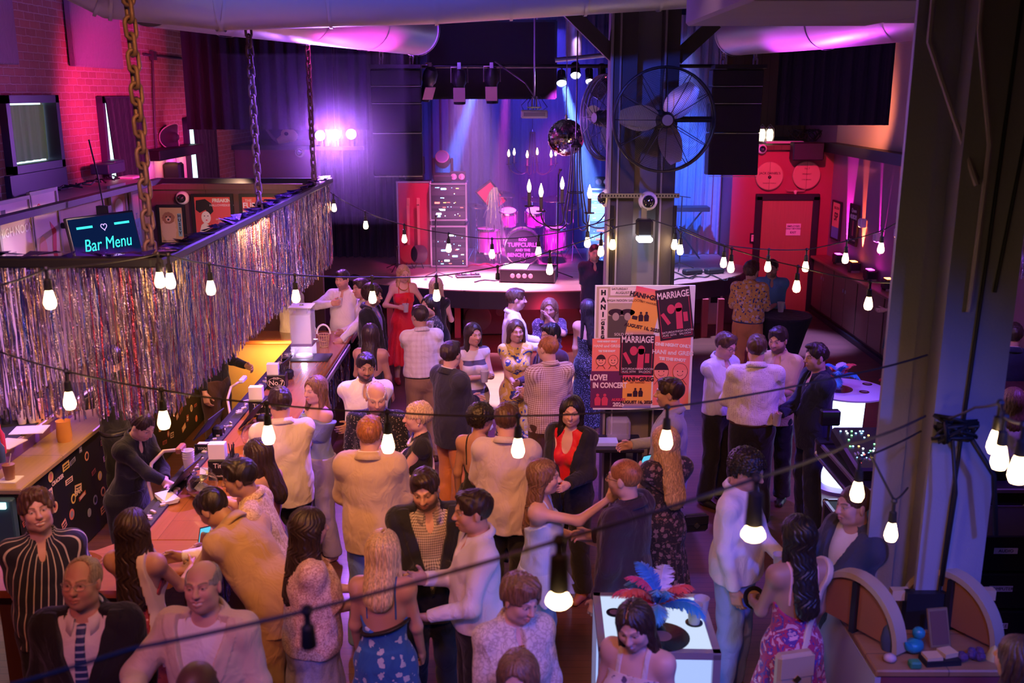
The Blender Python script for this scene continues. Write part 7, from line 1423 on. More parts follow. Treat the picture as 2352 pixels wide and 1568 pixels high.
def leg(F, J, key, i=0.0, upto=2.0, k=.03, flare=0.0):
 s = J['s']*(J['b']**.5); a, b_, c = J['hip'+key], J['knee'+key], J['ank'+key]
 th = .092 if J['fem'] else .088
 F.cap(a, b_, th*s+i, .056*s+i, k=k)
 if flare: F.cap(b_, c, .058*s+i, .045*s+i+flare, k=k); return F
 m = b_+(c-b_)*.35+V3(0, -.018, 0)
 F.cap(b_, m, .054*s+i, .054*s+i, k=k).cap(m, c, .054*s+i, .036*s+i, k=k)
 return F
def hand(F, J, key, sp, fem):
 sg = 1 if key == 'R' else -1
 sc = J['s']*(.88 if fem else 1.0); W, f, n = J['W'+key], J['hf'+key], J['hn'+key]; bx = np.cross(f, n)
 pose = sp.get('hand'+key, 'relax')
 curl={'relax':(25,30,20),'grip':(48,50,30),'flat':(8,8,5),'fist':(75,85,50),'pinch':(45,55,20),'open':(12,16,10)}[pose if pose!='point' else 'fist']
 B = np.stack([bx, f, n], 1)
 L = lambda x, y, z: W+B@(V3(x, y, z)*sc)
 ts = 1 if bx[2]+.35*bx[1] > 0 else -1
 if 'thumb'+key in sp: ts = sp['thumb'+key]
 F.box(L(0, .048, 0), V3(.038, .048, .0135)*sc, B, r=.012*sc, k=.02)
 F.ell(L(ts*.022, .035, .010), V3(.018, .030, .014)*sc, B, k=.015)
 ctr = L(0, .10, .02); H = Fld()
 for q, (x, ln, r) in enumerate(((.030, .072, .0088), (.010, .081, .0090), (-.010, .076, .0086), (-.029, .060, .0076))):
  p = L(ts*x, .090-.004*abs(q-1), 0); a0 = 0.0; spread = ts*x*(.9 if pose in ('flat', 'open') else .35)
  cl = curl
  if pose == 'point' and q == 0: cl = (6, 6, 4)
  prev = p
  for jn, fr in enumerate((.44, .31, .25)):
   a0 += math.radians(cl[jn]*(1+.08*q))
   d = unit(V3(spread*3, math.cos(a0), math.sin(a0)))
   nx = prev+B@d*ln*fr*sc; H.cap(prev, nx, r*sc*(1-.07*jn), r*sc*(.93-.07*jn), k=.004); prev = nx
 p0=L(ts*.030,.020,.006);tb={'grip':(.42,.62,.66),'fist':(.1,.6,.8),'pinch':(.2,.75,.62)}.get(pose,(.62,.74,.30))
 p1 = p0+B@unit(V3(ts*tb[0], tb[1], tb[2]))*.045*sc; p2 = p1+B@unit(V3(ts*tb[0]*.35, tb[1], tb[2]*1.1))*.033*sc
 H.cap(p0, p1, .0125*sc, .0105*sc, k=.01).cap(p1, p2, .0105*sc, .0085*sc, k=.004)
 F.lo = np.minimum(F.lo, H.lo); F.hi = np.maximum(F.hi, H.hi)
 def hv(P):
  d = np.full(len(P), f32(.2)); q = P-np.asarray(ctr, f32); ix = np.flatnonzero((q*q).sum(1) < .16**2)
  if len(ix): d[ix] = H.eval(P[ix])
  return d
 F.ops.append(('u', hv, .008, None, 0))
 return [(np.minimum(H.lo, W-.03), np.maximum(H.hi, W+.03))]
def head_ops(F, J, sp):
 C, R, hs, fem = J['Hc'], J['RH'], J['hs'], J['fem']; G = lambda x, y, z: C+R@(V3(x, y, z)*hs)
 e = lambda c, r, k, op='u': F.ell(G(*c), V3(*r)*hs, R, k=k, op=op)
 w = sp.get('facew', 1.0)
 nb = unit(J['neck1']-J['neck0'])
 F.cap(J['neck0']-nb*.03, G(0, -.022, -.045), (.050 if fem else .060)*J['s']*w**.5, (.046 if fem else .056)*hs*w**.5, k=.03)
 e((0, -.014, .032), (.0775, .0985, .088), .02)
 e((0, .028, -.030), (.060*w, .066, .082), .035)
 e((0, .060, -.088), (.024 if not fem else .019, .026, .024), .035)
 for sg in (1, -1):
  e((sg*.045*w, .012, -.070), (.022, .04, .026), .035)
  e((sg*.036*w, .060, -.022), (.025, .026, .024), .03)
  F.cap(G(sg*.014, .0905, .028), G(sg*.046, .072, .030), .0085*hs, .007*hs, k=.014)
  e((sg*.031, .103, .009), (.019, .018, .0125), .012, 's')
  e((sg*.031, .0775, .010), (.0145, .0145, .0125), .003)
  F.ell(G(sg*.079, -.006, -.004), V3(.010, .021, .033)*hs, R@RZ(sg*-.35), k=.006)
  e((sg*.0105, .1035, -.024), (.0085, .010, .0075), .007)
 F.cap(G(0, .092, .018), G(0, .1145, -.020), .0075*hs, .0125*hs, k=.012)
 sm = sp.get('smile', 0)
 F.cap(G(-.021-.006*sm,.089,-.053+.006*sm),G(0,.0985,-.0535),.0055*hs,.0072*hs,k=.006).cap(G(.021+.006*sm,.089,-.053+.006*sm),G(0,.0985,-.0535),.0055*hs,.0072*hs,k=.006)
 F.cap(G(-.017,.0885,-.065),G(0,.096,-.067),.006*hs,.008*hs,k=.006).cap(G(.017,.0885,-.065),G(0,.096,-.067),.006*hs,.008*hs,k=.006)
 F.cap(G(-.023-.006*sm, .098, -.0595+.006*sm), G(.023+.006*sm, .098, -.0595+.006*sm), .0028*hs*(1+sm), k=.004, op='s')
def skin_col(V, J, sp):
 base = np.array(SKIN[sp.get('skin', 'light')]); n = len(V); c = np.tile(base, (n, 1)).astype(float)
 q = ((V-J['Hc'])@J['RH'])/J['hs']; x, y, z = np.abs(q[:, 0]), q[:, 1], q[:, 2]
 near = (q*q).sum(1) < .19**2
 def mix(m, col, a=1.0):
  m = np.clip(m, 0, 1)[:, None]*a*near[:, None]; c[:] = c*(1-m)+np.array(col)*m
 sst = lambda v, a, b: np.clip((v-a)/(b-a), 0, 1)
 hc = np.array(sp.get('haircol', (.03, .02, .015)))
 ck = np.exp(-(((x-.04)/.02)**2+((z+.025)/.02)**2))*(y > .03); mix(ck, base*np.array([1.08, .78, .74]), .45)
 mix(np.exp(-((x/.014)**2+((z+.022)/.014)**2))*(y > .095), base*np.array([1.08, .82, .78]), .4)
 if sp.get('beard'):
  bd=sp['beard'];m=sst(-z+.02*0,.028,.05)*sst(y+.25*0,-.01,.02);m=np.maximum(m*(1-sst(y,.055,.075)*sst(z,-.062,-.045)),np.exp(-(((z+.042)/.007)**2))*(x<.03)*(y>.07))
  m *= (z > -.125); m *= 1-np.exp(-((x/.02)**4+((z+.06)/.010)**4))*(y > .07)
  mix(m, hc*1.2, bd)
 elif not J['fem']: mix(sst(-z, .035, .06)*sst(y, .0, .03), base*.62, .30)
 lip = np.exp(-((x/.024)**4+((z+.060)/.0125)**4))*(y > .075)
 mix(lip, base*np.array([.95, .50, .50]) if not J['fem'] else base*np.array([.98, .42, .44]), .75)
 if sp.get('smile'): mix((x < .024)*(np.abs(z+.0595) < .0034)*(y > .07)*1.0, (.62, .57, .52), 1)
 else: mix(np.exp(-((z+.0595)/.0018)**2)*(x < .026)*(y > .07), base*.25, .8)
 ex, ez = x-.031, z-.010
 al = (ex/.0145)**2+((ez+.0005)/.0046)**2
 mix((np.exp(-((al-1.25)/.5)**2)*(ez>-.001)*(y>.06)),base*.16,.85);mix(np.exp(-((ex/.019)**2+((ez-.007)/.006)**2))*(y>.06),base*.6,.35)
 if not sp.get('closed'):
  mix((al<1)*(y>.06)*1.0,(.46,.41,.38));mix(((ex**2+ez**2)<.0055**2)*(al<1.15)*(y>.06)*1.0,sp.get('eye',(.035,.02,.012)))
 t = np.clip((x-.013)/.036, 0, 1); zb = .030+.006*np.sin(t*2.4)
 bm=np.exp(-((z-zb)/(.0042 if not J['fem']else .003))**4)*(x>.011)*(x<.052)*(y>.04);mix(bm,hc*.8 if hc.sum()<.6 else hc*.45,.85)
 mix(np.exp(-(((x-.011)/.004)**2+((z+.031)/.004)**2))*(y > .095)*1.0, base*.3, .7)
 return c
def body_field(J, sp):
 F = Fld(); fine = []
 torso(F, J)
 for k in 'RL':
  leg(F, J, k); A = J['ank'+k]
  F.cap(A+V3(0, -.02, -.045), A+V3(0, .13, -.06), .036*J['s'], .026*J['s'], k=.03)
  arm(F, J, k)
 head_ops(F, J, sp)
 for k in 'RL': fine += hand(F, J, k, sp, J['fem'])
 return F, fine
# ---- hair
def hair_field(J, sp):
 st = sp.get('hair', 'short'); C, R, hs = J['Hc'], J['RH'], J['hs']; G = lambda x, y, z: C+R@(V3(x, y, z)*hs)
 if st in ('none',): return None
 F=Fld();up={'short':.011,'buzz':.005,'fringe':.007,'quiff':.013,'wavy':.022,'curly':.030,'long':.015,'bob':.017,'updo':.016,'tied':.009,'thin':.008,'mohawk':.007}.get(st,.011)
 F.ell(G(0, -.016, .033), (V3(.0775, .0985, .088)+up)*hs, R, k=.02)
 L = sp.get('hairlen', .30)
 if st in ('long', 'bob'):
  w = sp.get('hairw', 1.0); zt = -L
  bl = .075 if L < .2 else .098
  F.flat(G(0, -.045, -.01), R, .62, (0, 0, 0), V3(0, -.05-(.02 if L > .2 else 0), zt+.02)*hs, .088*hs*w, bl*hs*w*.92, k=.05)
  for sg in (1, -1):
   if sp.get('locks',1):F.flat(G(sg*.070,-.01,.0),R,.9,(0,0,0),V3(sg*.022*w,.035*(L>.2)*sp.get('fwd',1),zt*.82)*hs,.032*hs*w,.026*hs*w,k=.03)
 if st == 'updo':
  F.ell(G(0, -.05, .085), V3(.062, .062, .052)*hs, R, k=.02).ell(G(0, -.095, .02), V3(.05, .035, .055)*hs, R, k=.03)
 if st == 'tied': F.ell(G(0, -.118, -.02), V3(.032, .034, .04)*hs, R, k=.02)
 if st == 'bun': F.ell(G(0, -.10, -.05), V3(.055, .045, .05)*hs, R, k=.025)
 if st == 'short': F.ell(G(.01, .048, .098), V3(.056, .040, .020)*hs, R, k=.03)
 if st == 'quiff': F.ell(G(0, .045, .105), V3(.058, .045, .028)*hs, R, k=.03)
 if st == 'mohawk': F.ell(G(0, .02, .115), V3(.036, .085, .028)*hs, R, k=.02)
 if st == 'wavy': F.ell(G(0, .03, .105), V3(.072, .062, .034)*hs, R, k=.03)
 hl = sp.get('hairline', .078); K = Fld()
 long_ = st in ('long', 'bob')
 fw = .069 if long_ else .071
 K.ell(G(0, .128, -.035), V3(fw, .098+.010*long_, hl+.040+.012*long_)*hs, R)
 if not long_:
  K.box(G(0, .10, -.10), V3(.2, .097, .108)*hs, R, r=.01, k=.02)           # sides in front of the ears
  K.box(G(0, .02, -.19), V3(.2, .2, .125 if st not in ('short',) else .130)*hs, R, r=.01, k=.02)
  for sg in (1, -1): K.ell(G(sg*.082, .0, -.028), V3(.03, .030, .042)*hs, R, k=.01)
 else:
  K.ell(G(0, .10, -.12), V3(.064, .105, .10)*hs, R, k=.02)
 if sp.get('part', 0): F.box(G(sp['part'], .03, .12), V3(.004, .08, .022)*hs, R, r=.002, k=.014, op='s')
 if st in ('fringe',): K.ell(G(0, .03, .10), V3(.074, .11, .085)*hs, R, k=.02)
 if st == 'thin': K.ell(G(0, .075, .075), V3(.062, .07, .06)*hs, R, k=.03)
 F.sub(K, 's', .008)
 C_,R_=np.asarray(C,f32),np.asarray(R,f32);am={'short':.0032,'buzz':.0006,'fringe':.0012,'thin':.002,'curly':.009,'wavy':.005,'quiff':.003,'long':.0022,'bob':.0016,'updo':.004,'mohawk':.004}.get(st,.0025)
 ph = random.random()*6; wv = sp.get('wave', .35)
 def dis(P):
  q = ((P-C_)@R_); az = np.arctan2(q[:, 0], -q[:, 1])
  if st=='curly':return am*(np.sin(q[:,0]*190+3*np.sin(q[:,2]*90+ph))*np.sin(q[:,1]*180+2*np.sin(q[:,0]*80))*np.sin(q[:,2]*170+ph))
  z = q[:, 2]; bend = wv*np.sin(z*38+ph)+wv*.5*np.sin(z*81)
  if st in ('short', 'buzz', 'fringe', 'quiff', 'wavy', 'thin', 'mohawk'):
   return am*(.6*np.sin(q[:, 0]*210+6*np.sin(q[:, 1]*30+ph))+.6*np.sin(q[:, 0]*90+q[:, 1]*70+ph)+.4*np.sin(q[:, 1]*150+q[:, 2]*90))
  return am*(np.sin(az*23+bend*4+ph)+.7*np.sin(az*41+bend*7)+.6*np.sin(az*9+bend*2))
 F.off(dis)
 return F
# ---- clothes; every garment is a closed surface a little outside the body
def crease(F, J, a=.004, seed=0):
 r=random.Random(seed);ks=[(np.array([r.uniform(-1,1),r.uniform(-1,1),r.uniform(-.45,.45)])*r.uniform(28,55),r.uniform(0,6))for _ in range(4)]
 k2 = np.array([r.uniform(-9, 9), r.uniform(-9, 9), r.uniform(25, 38)]); p2 = r.uniform(0, 6)
 ks = [(k.astype(f32), p) for k, p in ks]; k2 = k2.astype(f32)
 def f(P):
  o = 0
  for k, p in ks: o = o+np.sin(P@k+p+1.3*np.sin(P@k2*.5+p))
  return a*.40*o+a*1.5*(.5-np.abs(np.sin(P@k2*.5+p2+.9*np.sin(P@ks[0][0]*.6)+.5*np.sin(P@ks[1][0]*.7))))
 F.off(f)
def neck_cut(F, J, kind):
 T, s, Rt = J['T'], J['s'], J['Rt']
 if kind=='scoop':F.ell(T((0,.07,1.45)),V3(.085,.10,.10)*s,Rt,op='s',k=.01);F.ell(T((0,-.02,1.53)),V3(.085,.08,.085)*s,Rt,op='s',k=.01)
 elif kind == 'crew': F.ell(T((0, .012, 1.515)), V3(.068, .075, .05)*s, Rt, op='s', k=.006)
 elif kind=='vee':F.ell(T((0,.10,1.44)),V3(.048,.085,.13)*s,Rt,op='s',k=.01);F.ell(T((0,.0,1.525)),V3(.070,.075,.05)*s,Rt,op='s',k=.006)
 elif kind=='open':F.ell(T((0,.105,1.47)),V3(.030,.070,.085)*s,Rt,op='s',k=.01);F.ell(T((0,.020,1.535)),V3(.060,.055,.045)*s,Rt,op='s',k=.006)
 elif kind == 'strap': F.plane(T((0, .0, 1.34)), Rt@V3(0, -.42, 1));
 elif kind == 'lowback': F.plane(T((0, .0, 1.27)), Rt@V3(0, -1.0, 1)); F.plane(T((0, 0, 1.35)), Rt@V3(0, 0, 1))
 elif kind == 'off': F.plane(T((0, .0, 1.385)), Rt@V3(0, -.12, 1))
def top_field(J, i=.012, hem=.88, sleeve=2.0, neck='open', loose=.0, cr=.004, seed=1, puff=0.0):
 F = Fld(); s, T, Rt = J['s'], J['T'], J['Rt']
 torso(F, J, i)
 if loose:
  b = J['b']**.8; w = (.140 if J['fem'] else .156)*b*s+loose+i
  F.flat(T((0, 0, 0)), Rt, .72, V3(0, .006, 1.27)*s, V3(0, .006, 1.02)*s, w*.96, w, k=.05)
  F.flat(V3(0, 0, 0), np.eye(3), .74, V3(0, .0, 1.02)*s, V3(0, -.002, (hem-.1))*s, w*.98, w*1.02, k=.05)
 if sleeve > 0:
  for k in 'RL': arm(F, J, k, i+.002+puff, sleeve, k=.03)
 F.plane((0, 0, hem*s), (0, 0, -1))
 neck_cut(F, J, neck)
 crease(F, J, cr, seed)
 return F
def jacket_field(J, i=.026, hem=.80, opening=.10, seed=2, button=1.08, shut=True):
 F = Fld(); s, T, Rt = J['s'], J['T'], J['Rt']
 torso(F, J, i); b = J['b']**.8; w = (.142 if J['fem'] else .158)*b*s+i
 F.flat(T((0, 0, 0)), Rt, .72, V3(0, .004, 1.30)*s, V3(0, .004, 1.02)*s, w, w*.98, k=.06)
 F.flat(V3(0, 0, 0), np.eye(3), .76, V3(0, 0, 1.02)*s, V3(0, -.004, hem-.1)*s, w*.99, w*1.06, k=.06)
 for k in 'RL': arm(F, J, k, i*.95, 1.95, k=.035)
 F.plane((0, 0, hem*s), (0, 0, -1))
 F.ell(T((0, .005, 1.535)), V3(.072, .080, .055)*s, Rt, op='s', k=.006)
 o = np.asarray(T((0, 0, 0)), f32); M = np.asarray(Rt, f32)
 def vee(P):
  q = (P-o)@M/f32(s); w = np.clip((q[:, 2]-button)/(1.50-button), 0, 1.2)*opening
  if not shut: w = np.maximum(w, np.clip((button-q[:, 2])*.32, .012, .12))
  return q, w
 def cut(P):
  q, w = vee(P)
  return np.maximum(np.abs(q[:, 0])-w, np.maximum(-q[:, 1]+.02, (button-q[:, 2]-.01) if shut else q[:, 2]*0-1))*.8
 def lapel(P):
  q, w = vee(P); e = np.abs(q[:, 0])-w
  m = (q[:, 1] > .02)*(e < .062*np.clip((q[:, 2]-button)/.25, 0, 1))*(q[:, 2] > button)
  return -.0065*m
 F.off(lapel)
 F.ops.append(('s', cut, .003, None, 0))
 crease(F, J, .0032, seed)
 return F
def pants_field(J, i=.021, cr=.0038, seed=3, hem=.07, flare=.018, top=1.03):
 F = Fld(); s, b = J['s'], J['b']**.75
 if J['fem']: F.ell((0, -.012*s, .94*s), V3(.172*b*s+i, .122*b*s+i, .145*s+i), k=.06)
 else: F.ell((0, -.006*s, .955*s), V3(.158*b*s+i, .117*b*s+i, .15*s+i), k=.06)
 F.ell(J['T']((0, .012, 1.04)), V3(.140*b*s+i, .104*b*s+i, .12*s+i), J['Rt'], k=.05)
 for k in 'RL': leg(F, J, k, i, k=.03, flare=flare)
 F.plane((0, 0, hem*s), (0, 0, -1)); F.plane((0, 0, top*s), (0, 0, 1))
 crease(F, J, cr, seed)
 return F
def skirt_field(J, hem=.45, rad=.30, top=1.06, pleat=.012, npl=17, i=.016, seed=4):
 F = Fld(); s, b = J['s'], J['b']**.7
 F.ell((0, -.012*s, .94*s), V3(.172*b*s+i, .122*b*s+i, .16*s+i), k=.06)
 F.flat(V3(0, 0, 0), np.eye(3), .84, V3(0, 0, 1.05)*s, V3(0, 0, hem-.05)*s, (.125*b)*s+i, rad*s, k=.06)
 F.plane((0, 0, hem*s), (0, 0, -1)); F.plane((0, 0, top*s), (0, 0, 1))
 sd = seed*1.7
 def pl(P):
  az = np.arctan2(P[:, 0], P[:, 1]); t = np.clip((1.0*s-P[:, 2])/.5, 0, 1)
  return pleat*t*(np.sin(az*npl+sd+.6*np.sin(P[:, 2]*7))+.5*np.sin(az*(npl*.6//1)+sd))
 F.off(pl); crease(F, J, .003, seed)
 return F
def shell_field(src, t, planes, J, k=.002):
 """a layer of thickness t over src, bounded by planes (point, outward normal)"""
 F = Fld(); F.lo, F.hi = src.lo-t, src.hi+t
 F.ops.append(('u', lambda P: src.eval(P)-f32(t), 0, None, 0))
 for c, n in planes: F.plane(c, n, k)
 return F
def collar_mesh(J, gap=24, spread=1.0, jacket=False):
 """a turned-down collar around the neck: verts, quads in person coordinates"""
 s = J['s']; o = J['neck0']; R = J['Rt']; fm = .88 if J['fem'] else 1.0; bw = J['b']**.35
 if jacket: prof = [(.080, .0), (.078, .040), (.086, .048), (.112, -.004), (.106, -.012)]; gap = 62
 else: prof = [(.070, .000), (.066, .046), (.073, .053), (.097, .010), (.090, .003)]
 n = 30; V = []; Q = []
 for i in range(n+1):
  a = math.radians(gap+(360-2*gap)*i/n); fr = max(0, math.cos(a))
  for (r, z) in prof:
   dn = 0
   if z < .012 and r > .088: dn = -.030*fr**2*spread; r += .010*fr**2
   x, y = math.sin(a)*r*fm*bw, math.cos(a)*r*fm*bw
   V.append(o+R@V3(x*s, (y*1.06+.006)*s, (z+dn-.012*fr-.30*y)*s))
 m = len(prof)
 for i in range(n):
  for j in range(m-1): Q.append((i*m+j, i*m+j+1, (i+1)*m+j+1, (i+1)*m+j))
  Q.append((i*m+m-1, i*m, (i+1)*m, (i+1)*m+m-1))
 return np.array(V, f32), np.array(Q, np.int32)
PEOPLE = []
def person(px, py, face, h, sex, label, wear, **sp):
 sp.update(px=px, py=py, facing=face, h=h, sex=sex, label=label, wear=wear); PEOPLE.append(sp); return sp
def torso_tri(J, sp):
 F = Fld(); torso(F, J); return F
def plan(sp):
 """geometry only (threads run this): list of (part name, verts, quads, colours, material)"""
 J = skeleton(sp); s = J['s']
 rz = PI+math.radians(sp['facing']); R = RZ(rz)
 top = J['Hc']+J['RH']@V3(0, 0, .12*J['hs'])
 if 'at' in sp: root = V3(sp['at'][0], sp['at'][1], 0)
 else:
  p = onz(sp['px'], sp['py'], top[2]+sp.get('lift', 0)); r = R@top; root = V3(p.x-r[0], p.y-r[1], sp.get('lift', 0))
 J['root'] = root; J['rz'] = rz
 dep = max(2.5, math.hypot(root[1], CAMZ-1.5)); u = dep/FPX
 rb,rh,rc,rf=min(max(.008,4.5*u),.020),min(max(.0040,1.7*u),.0068),min(max(.006,2.8*u),.014),min(max(.0042,2*u),.0060)
 if sp.get('lo'): rh = .0085; rf = .008
 out = []
 B, hf = body_field(J, sp)
 hr = .15*J['hs']; fine = [(J['Hc']-V3(.10, .115, .135), J['Hc']+V3(.10, .13, .12), rh)]+[(a, b, rf) for a, b in hf]
 v, q = mesh_field(B, rb, fine)
 out.append(('body', v, q, skin_col(v, J, sp), None))
 H = hair_field(J, sp)
 if H is not None: out.append(('hair',)+mesh_field(H, min(max(.0048, 1.9*u), .009))+(None, hairmat_key(sp)))
 tf = sf = None; jk = any(w[0] == 'jacket' for w in sp['wear'])
 for gi, w in enumerate(sp['wear']):
  kind, m = w[0], w[1]; o = dict(w[2]) if len(w) > 2 else {}
  seed = hash_(sp['label'])+gi; F = None; res = rc
  if kind == 'shirt':
   col = o.pop('collar', 'pop'); nm = o.pop('name', 'shirt')
   if jk: o.setdefault('i', .006); o.setdefault('cr', .001); o['sleeve'] = min(o.get('sleeve', 1.99), 1.99)
   if any(w2[0] == 'tie' for w2 in sp['wear']): o.setdefault('neck', 'crew')
   F = top_field(J, seed=seed, **o); tf = F; sf = F; out.append((nm,)+mesh_field(F, res)+(None, m))
   if col == 'pop': out.append(('collar',)+collar_mesh(J)+(None, m))
   continue
  if kind == 'jacket':
   F=jacket_field(J,seed=seed,**o);out.append(('jacket',)+mesh_field(F,res)+(None,m));out.append(('jacket_collar',)+collar_mesh(J,jacket=True)+(None,m));tf=F;continue
  if kind == 'trousers':
   F = pants_field(J, seed=seed, **o); J['pf'] = F; out.append(('trousers',)+mesh_field(F, res*1.15)+(None, m)); continue
  if kind == 'belt':
   z=o.get('z',.985)*s;F=shell_field(J['pf'],.007,[((0,0,z+.018*s),(0,0,1)),((0,0,z-.018*s),(0,0,-1))],J);out.append(('belt',)+mesh_field(F,min(res,.009))+(None,m));continue
  if kind == 'skirt':
   F = skirt_field(J, seed=seed, **o); out.append(('skirt',)+mesh_field(F, res)+(None, m)); continue
  if kind == 'dress':
   F=Fld();t={k:o[k]for k in('i','sleeve','neck','loose','puff')if k in o};t.setdefault('sleeve',0);t.setdefault('i',.010)
   a = top_field(J, hem=.90, cr=.002, seed=seed, **t); k2 = {k: o[k] for k in ('hem', 'rad', 'pleat', 'npl') if k in o}
   F.sub(a, 'u', .01); F.sub(skirt_field(J, i=t['i'], seed=seed, **k2), 'u', .02); F.ops[0] = ('u', F.ops[0][1], 0, None, 0); tf = F
   out.append(('dress',)+mesh_field(F, res)+(None, m)); continue
  if kind == 'straps':
   X = o.get('x', .075)*s; Tt = Fld(); torso(Tt, J); Ro = J['Rt']
   for sg in (1, -1):
    if o.get('only', sg) != sg: continue
    wd = o.get('w', .006); c = J['T']((sg*X/s, 0, 1.3))
    F=shell_field(Tt,o.get('t',.006),[(c+Ro@V3(wd,0,0),Ro@V3(1,sg*o.get('lean',.0),0)),(c-Ro@V3(wd,0,0),Ro@V3(-1,-sg*o.get('lean',.0),0)),(J['T']((0,0,1.26)),Ro@V3(0,0,-1))],J)
    out.append(('strap',)+mesh_field(F, min(res, .0065))+(None, m))
   continue
  if kind == 'bag_strap':
   c = J['T'](o.get('c', (0, 0, 1.22))); n = J['Rt']@unit(o.get('n', (.75, 0, .66))); wd = o.get('w', .012); src = tf
   S2 = Fld(); torso(S2, J); S2.lo -= .03; S2.hi += .03
   F = shell_field(S2, o.get('t', .028), [(c+n*wd, n), (c-n*wd, -n), (J['T']((0, 0, .95)), (0, 0, -1))], J)
   out.append(('bag_strap',)+mesh_field(F, min(res, .008))+(None, m)); continue
  if kind == 'tie':
   fn=sf;To=np.asarray(J['T']((0,0,0)),f32);M=np.asarray(J['Rt'],f32);F=Fld();F.lo=J['T']((-.08,.0,.98));F.hi=J['T']((.08,.24,1.52))
   def tie(P):
    q = (P-To)@M/f32(s); z = q[:, 2]; wdt = np.where(z > 1.435, .022, .020+(1.435-z)*.055)
    return np.maximum(np.maximum(fn.eval(P)-f32(.009), np.abs(q[:, 0])-wdt), np.maximum(-q[:, 1]+.02, np.maximum(z-1.475, 1.0-z)))
   F.ops.append(('u', tie, 0, None, 0)); out.append(('tie',)+mesh_field(F, min(res, .006))+(None, m)); continue
  if kind == 'shoes':
   for k in 'RL':
    F = Fld(); A = J['ank'+k]; hl = o.get('heel', 0)
    F.cap(A+V3(0,-.045,-.052),A+V3(0,.03,-.050),.036,.040,k=.02).cap(A+V3(0,.03,-.052),A+V3(0,.15,-.062),.042,.030,k=.03).cap(A+V3(0,-.02,-.03),A+V3(0,-.02,.01),.044,.042,k=.02)
    F.plane((0, 0, .004), (0, 0, -1)); out.append(('shoe',)+mesh_field(F, .012)+(None, m))
   continue
  if kind in ('glasses', 'necklace', 'earrings', 'cap', 'headphones'): out.append((kind, None, o, None, m)); continue
  raise ValueError(kind)
 return sp, J, out
def hash_(t): return sum((i+1)*ord(c) for i, c in enumerate(t)) % 9973
def hairmat_key(sp): return ('hair', sp.get('haircol', (.03, .02, .015)))
def accessory(kind, J, o, m, root):
 C, R, hs = J['Hc'], J['RH'], J['hs']; G = lambda x, y, z: Vector(C+R@(V3(x, y, z)*hs))
 b = MB()
 if kind == 'glasses':
  for sg in (1, -1):
   b.tube([G(sg*.032+.024*math.cos(a),.103-.012*math.cos(a)*sg*.6,.008+.017*math.sin(a))for a in[2*PI*i/20 for i in range(20)]],.0017,6,closed=True)
   b.tube([G(sg*.055, .096, .012), G(sg*.078, .06, .012), G(sg*.083, .0, .008), G(sg*.082, -.02, -.006)], .0018, 6)
  b.tube([G(-.009, .110, .010), G(0, .113, .013), G(.009, .110, .010)], .0017, 6)
 if kind == 'necklace':
  T = J['T']; big = o.get('r', .006)
  for i in range(17):
   a = math.radians(-78+156*i/16); p = T((math.sin(a)*.075, .022+.060*math.cos(a)*1.0+.012, 1.475-.062*math.cos(a)))
   b.ball(p, big, 8)
 if kind == 'earrings':
  for sg in (1, -1): b.ball(G(sg*.083, .0, -.040), .007, 8)
 if kind == 'cap':
  b.lathe([(.004, .135), (.05, .128), (.078, .10), (.088, .06), (.088, .045)], 24, c=Vector(C), R=Matrix(R.tolist()), cap=False)
  b.lathe([(.088, .048), (.165, .040)], 12, c=Vector(C), R=Matrix(R.tolist()), cap=False, a0=math.radians(40), a1=math.radians(140))
 return b.build({'earrings': 'earring_pair'}.get(kind, kind), m, root, smooth=True)
def build_people():
 jobs = PEOPLE
 sm = skinmat(); built = []
 with ThreadPoolExecutor(4) as ex:
  for sp, J, out in ex.map(plan, jobs):
   ro = None
   for (nm, v, q, c, m) in out:
    if isinstance(m, tuple): m = hairmat(m[1])
    if nm == 'body':
     ro = link('person', np_mesh('person', v, q, sm, c)); ro.location = J['root']; ro.rotation_euler = (0, 0, J['rz'])
     tag(ro, sp['label'], 'person', sp.get('group'))
    elif v is None: accessory(nm, J, q, m, ro)
    elif len(v): link(nm, np_mesh(nm, v, q, m, None), ro)
   sp['J'] = J; sp['obj'] = ro; built.append(sp)
 return built
def wrist_world(sp, key, f=.09, n=.0, up=0.):
 J = sp['J']; p = J['W'+key]+J['hf'+key]*f*J['s']+J['hn'+key]*n
 return Vector(J['root']+RZ(J['rz'])@p)+Vector((0, 0, up))
# ------------------------------------------------------------------ the guests
cW=cloth('white_cotton',(.72,.70,.68));cW2=cloth('cream_cotton',(.70,.64,.54));cK=cloth('black_cloth',(.014,.014,.017));cCH=cloth('charcoal_cloth',(.028,.028,.034));cNV=cloth('navy_cloth',(.018,.025,.06))
cTAN=cloth('tan_linen',(.46,.31,.17));cTAN2=cloth('sand_linen',(.50,.38,.24));cSND=cloth('pale_linen_jacket',(.62,.50,.36));cJN=cloth('blue_jeans',(.10,.17,.36),rough=.85);cJN2=cloth('pale_jeans',(.32,.42,.62));cKH=cloth('khaki',(.30,.18,.09));cOR=cloth('orange_chinos',(.62,.24,.08));cBR=cloth('brown_cloth',(.08,.04,.025));cRD=cloth('red_satin',(.62,.015,.03),rough=.5)
LEA=mat('brown_leather',(.10,.04,.02),.45);LEAK=mat('black_leather',(.015,.014,.014),.4);NVB=mat('navy_belt',(.02,.03,.12),.5);BEIGE=mat('beige_strap',(.62,.48,.33),.6)
BLK,DKB,BRN,LBR,BLO,GRY,GIN,SIL=(.014,.010,.008),(.030,.017,.011),(.075,.036,.018),(.17,.088,.042),(.46,.30,.13),(.26,.24,.22),(.30,.115,.035),(.55,.52,.48)
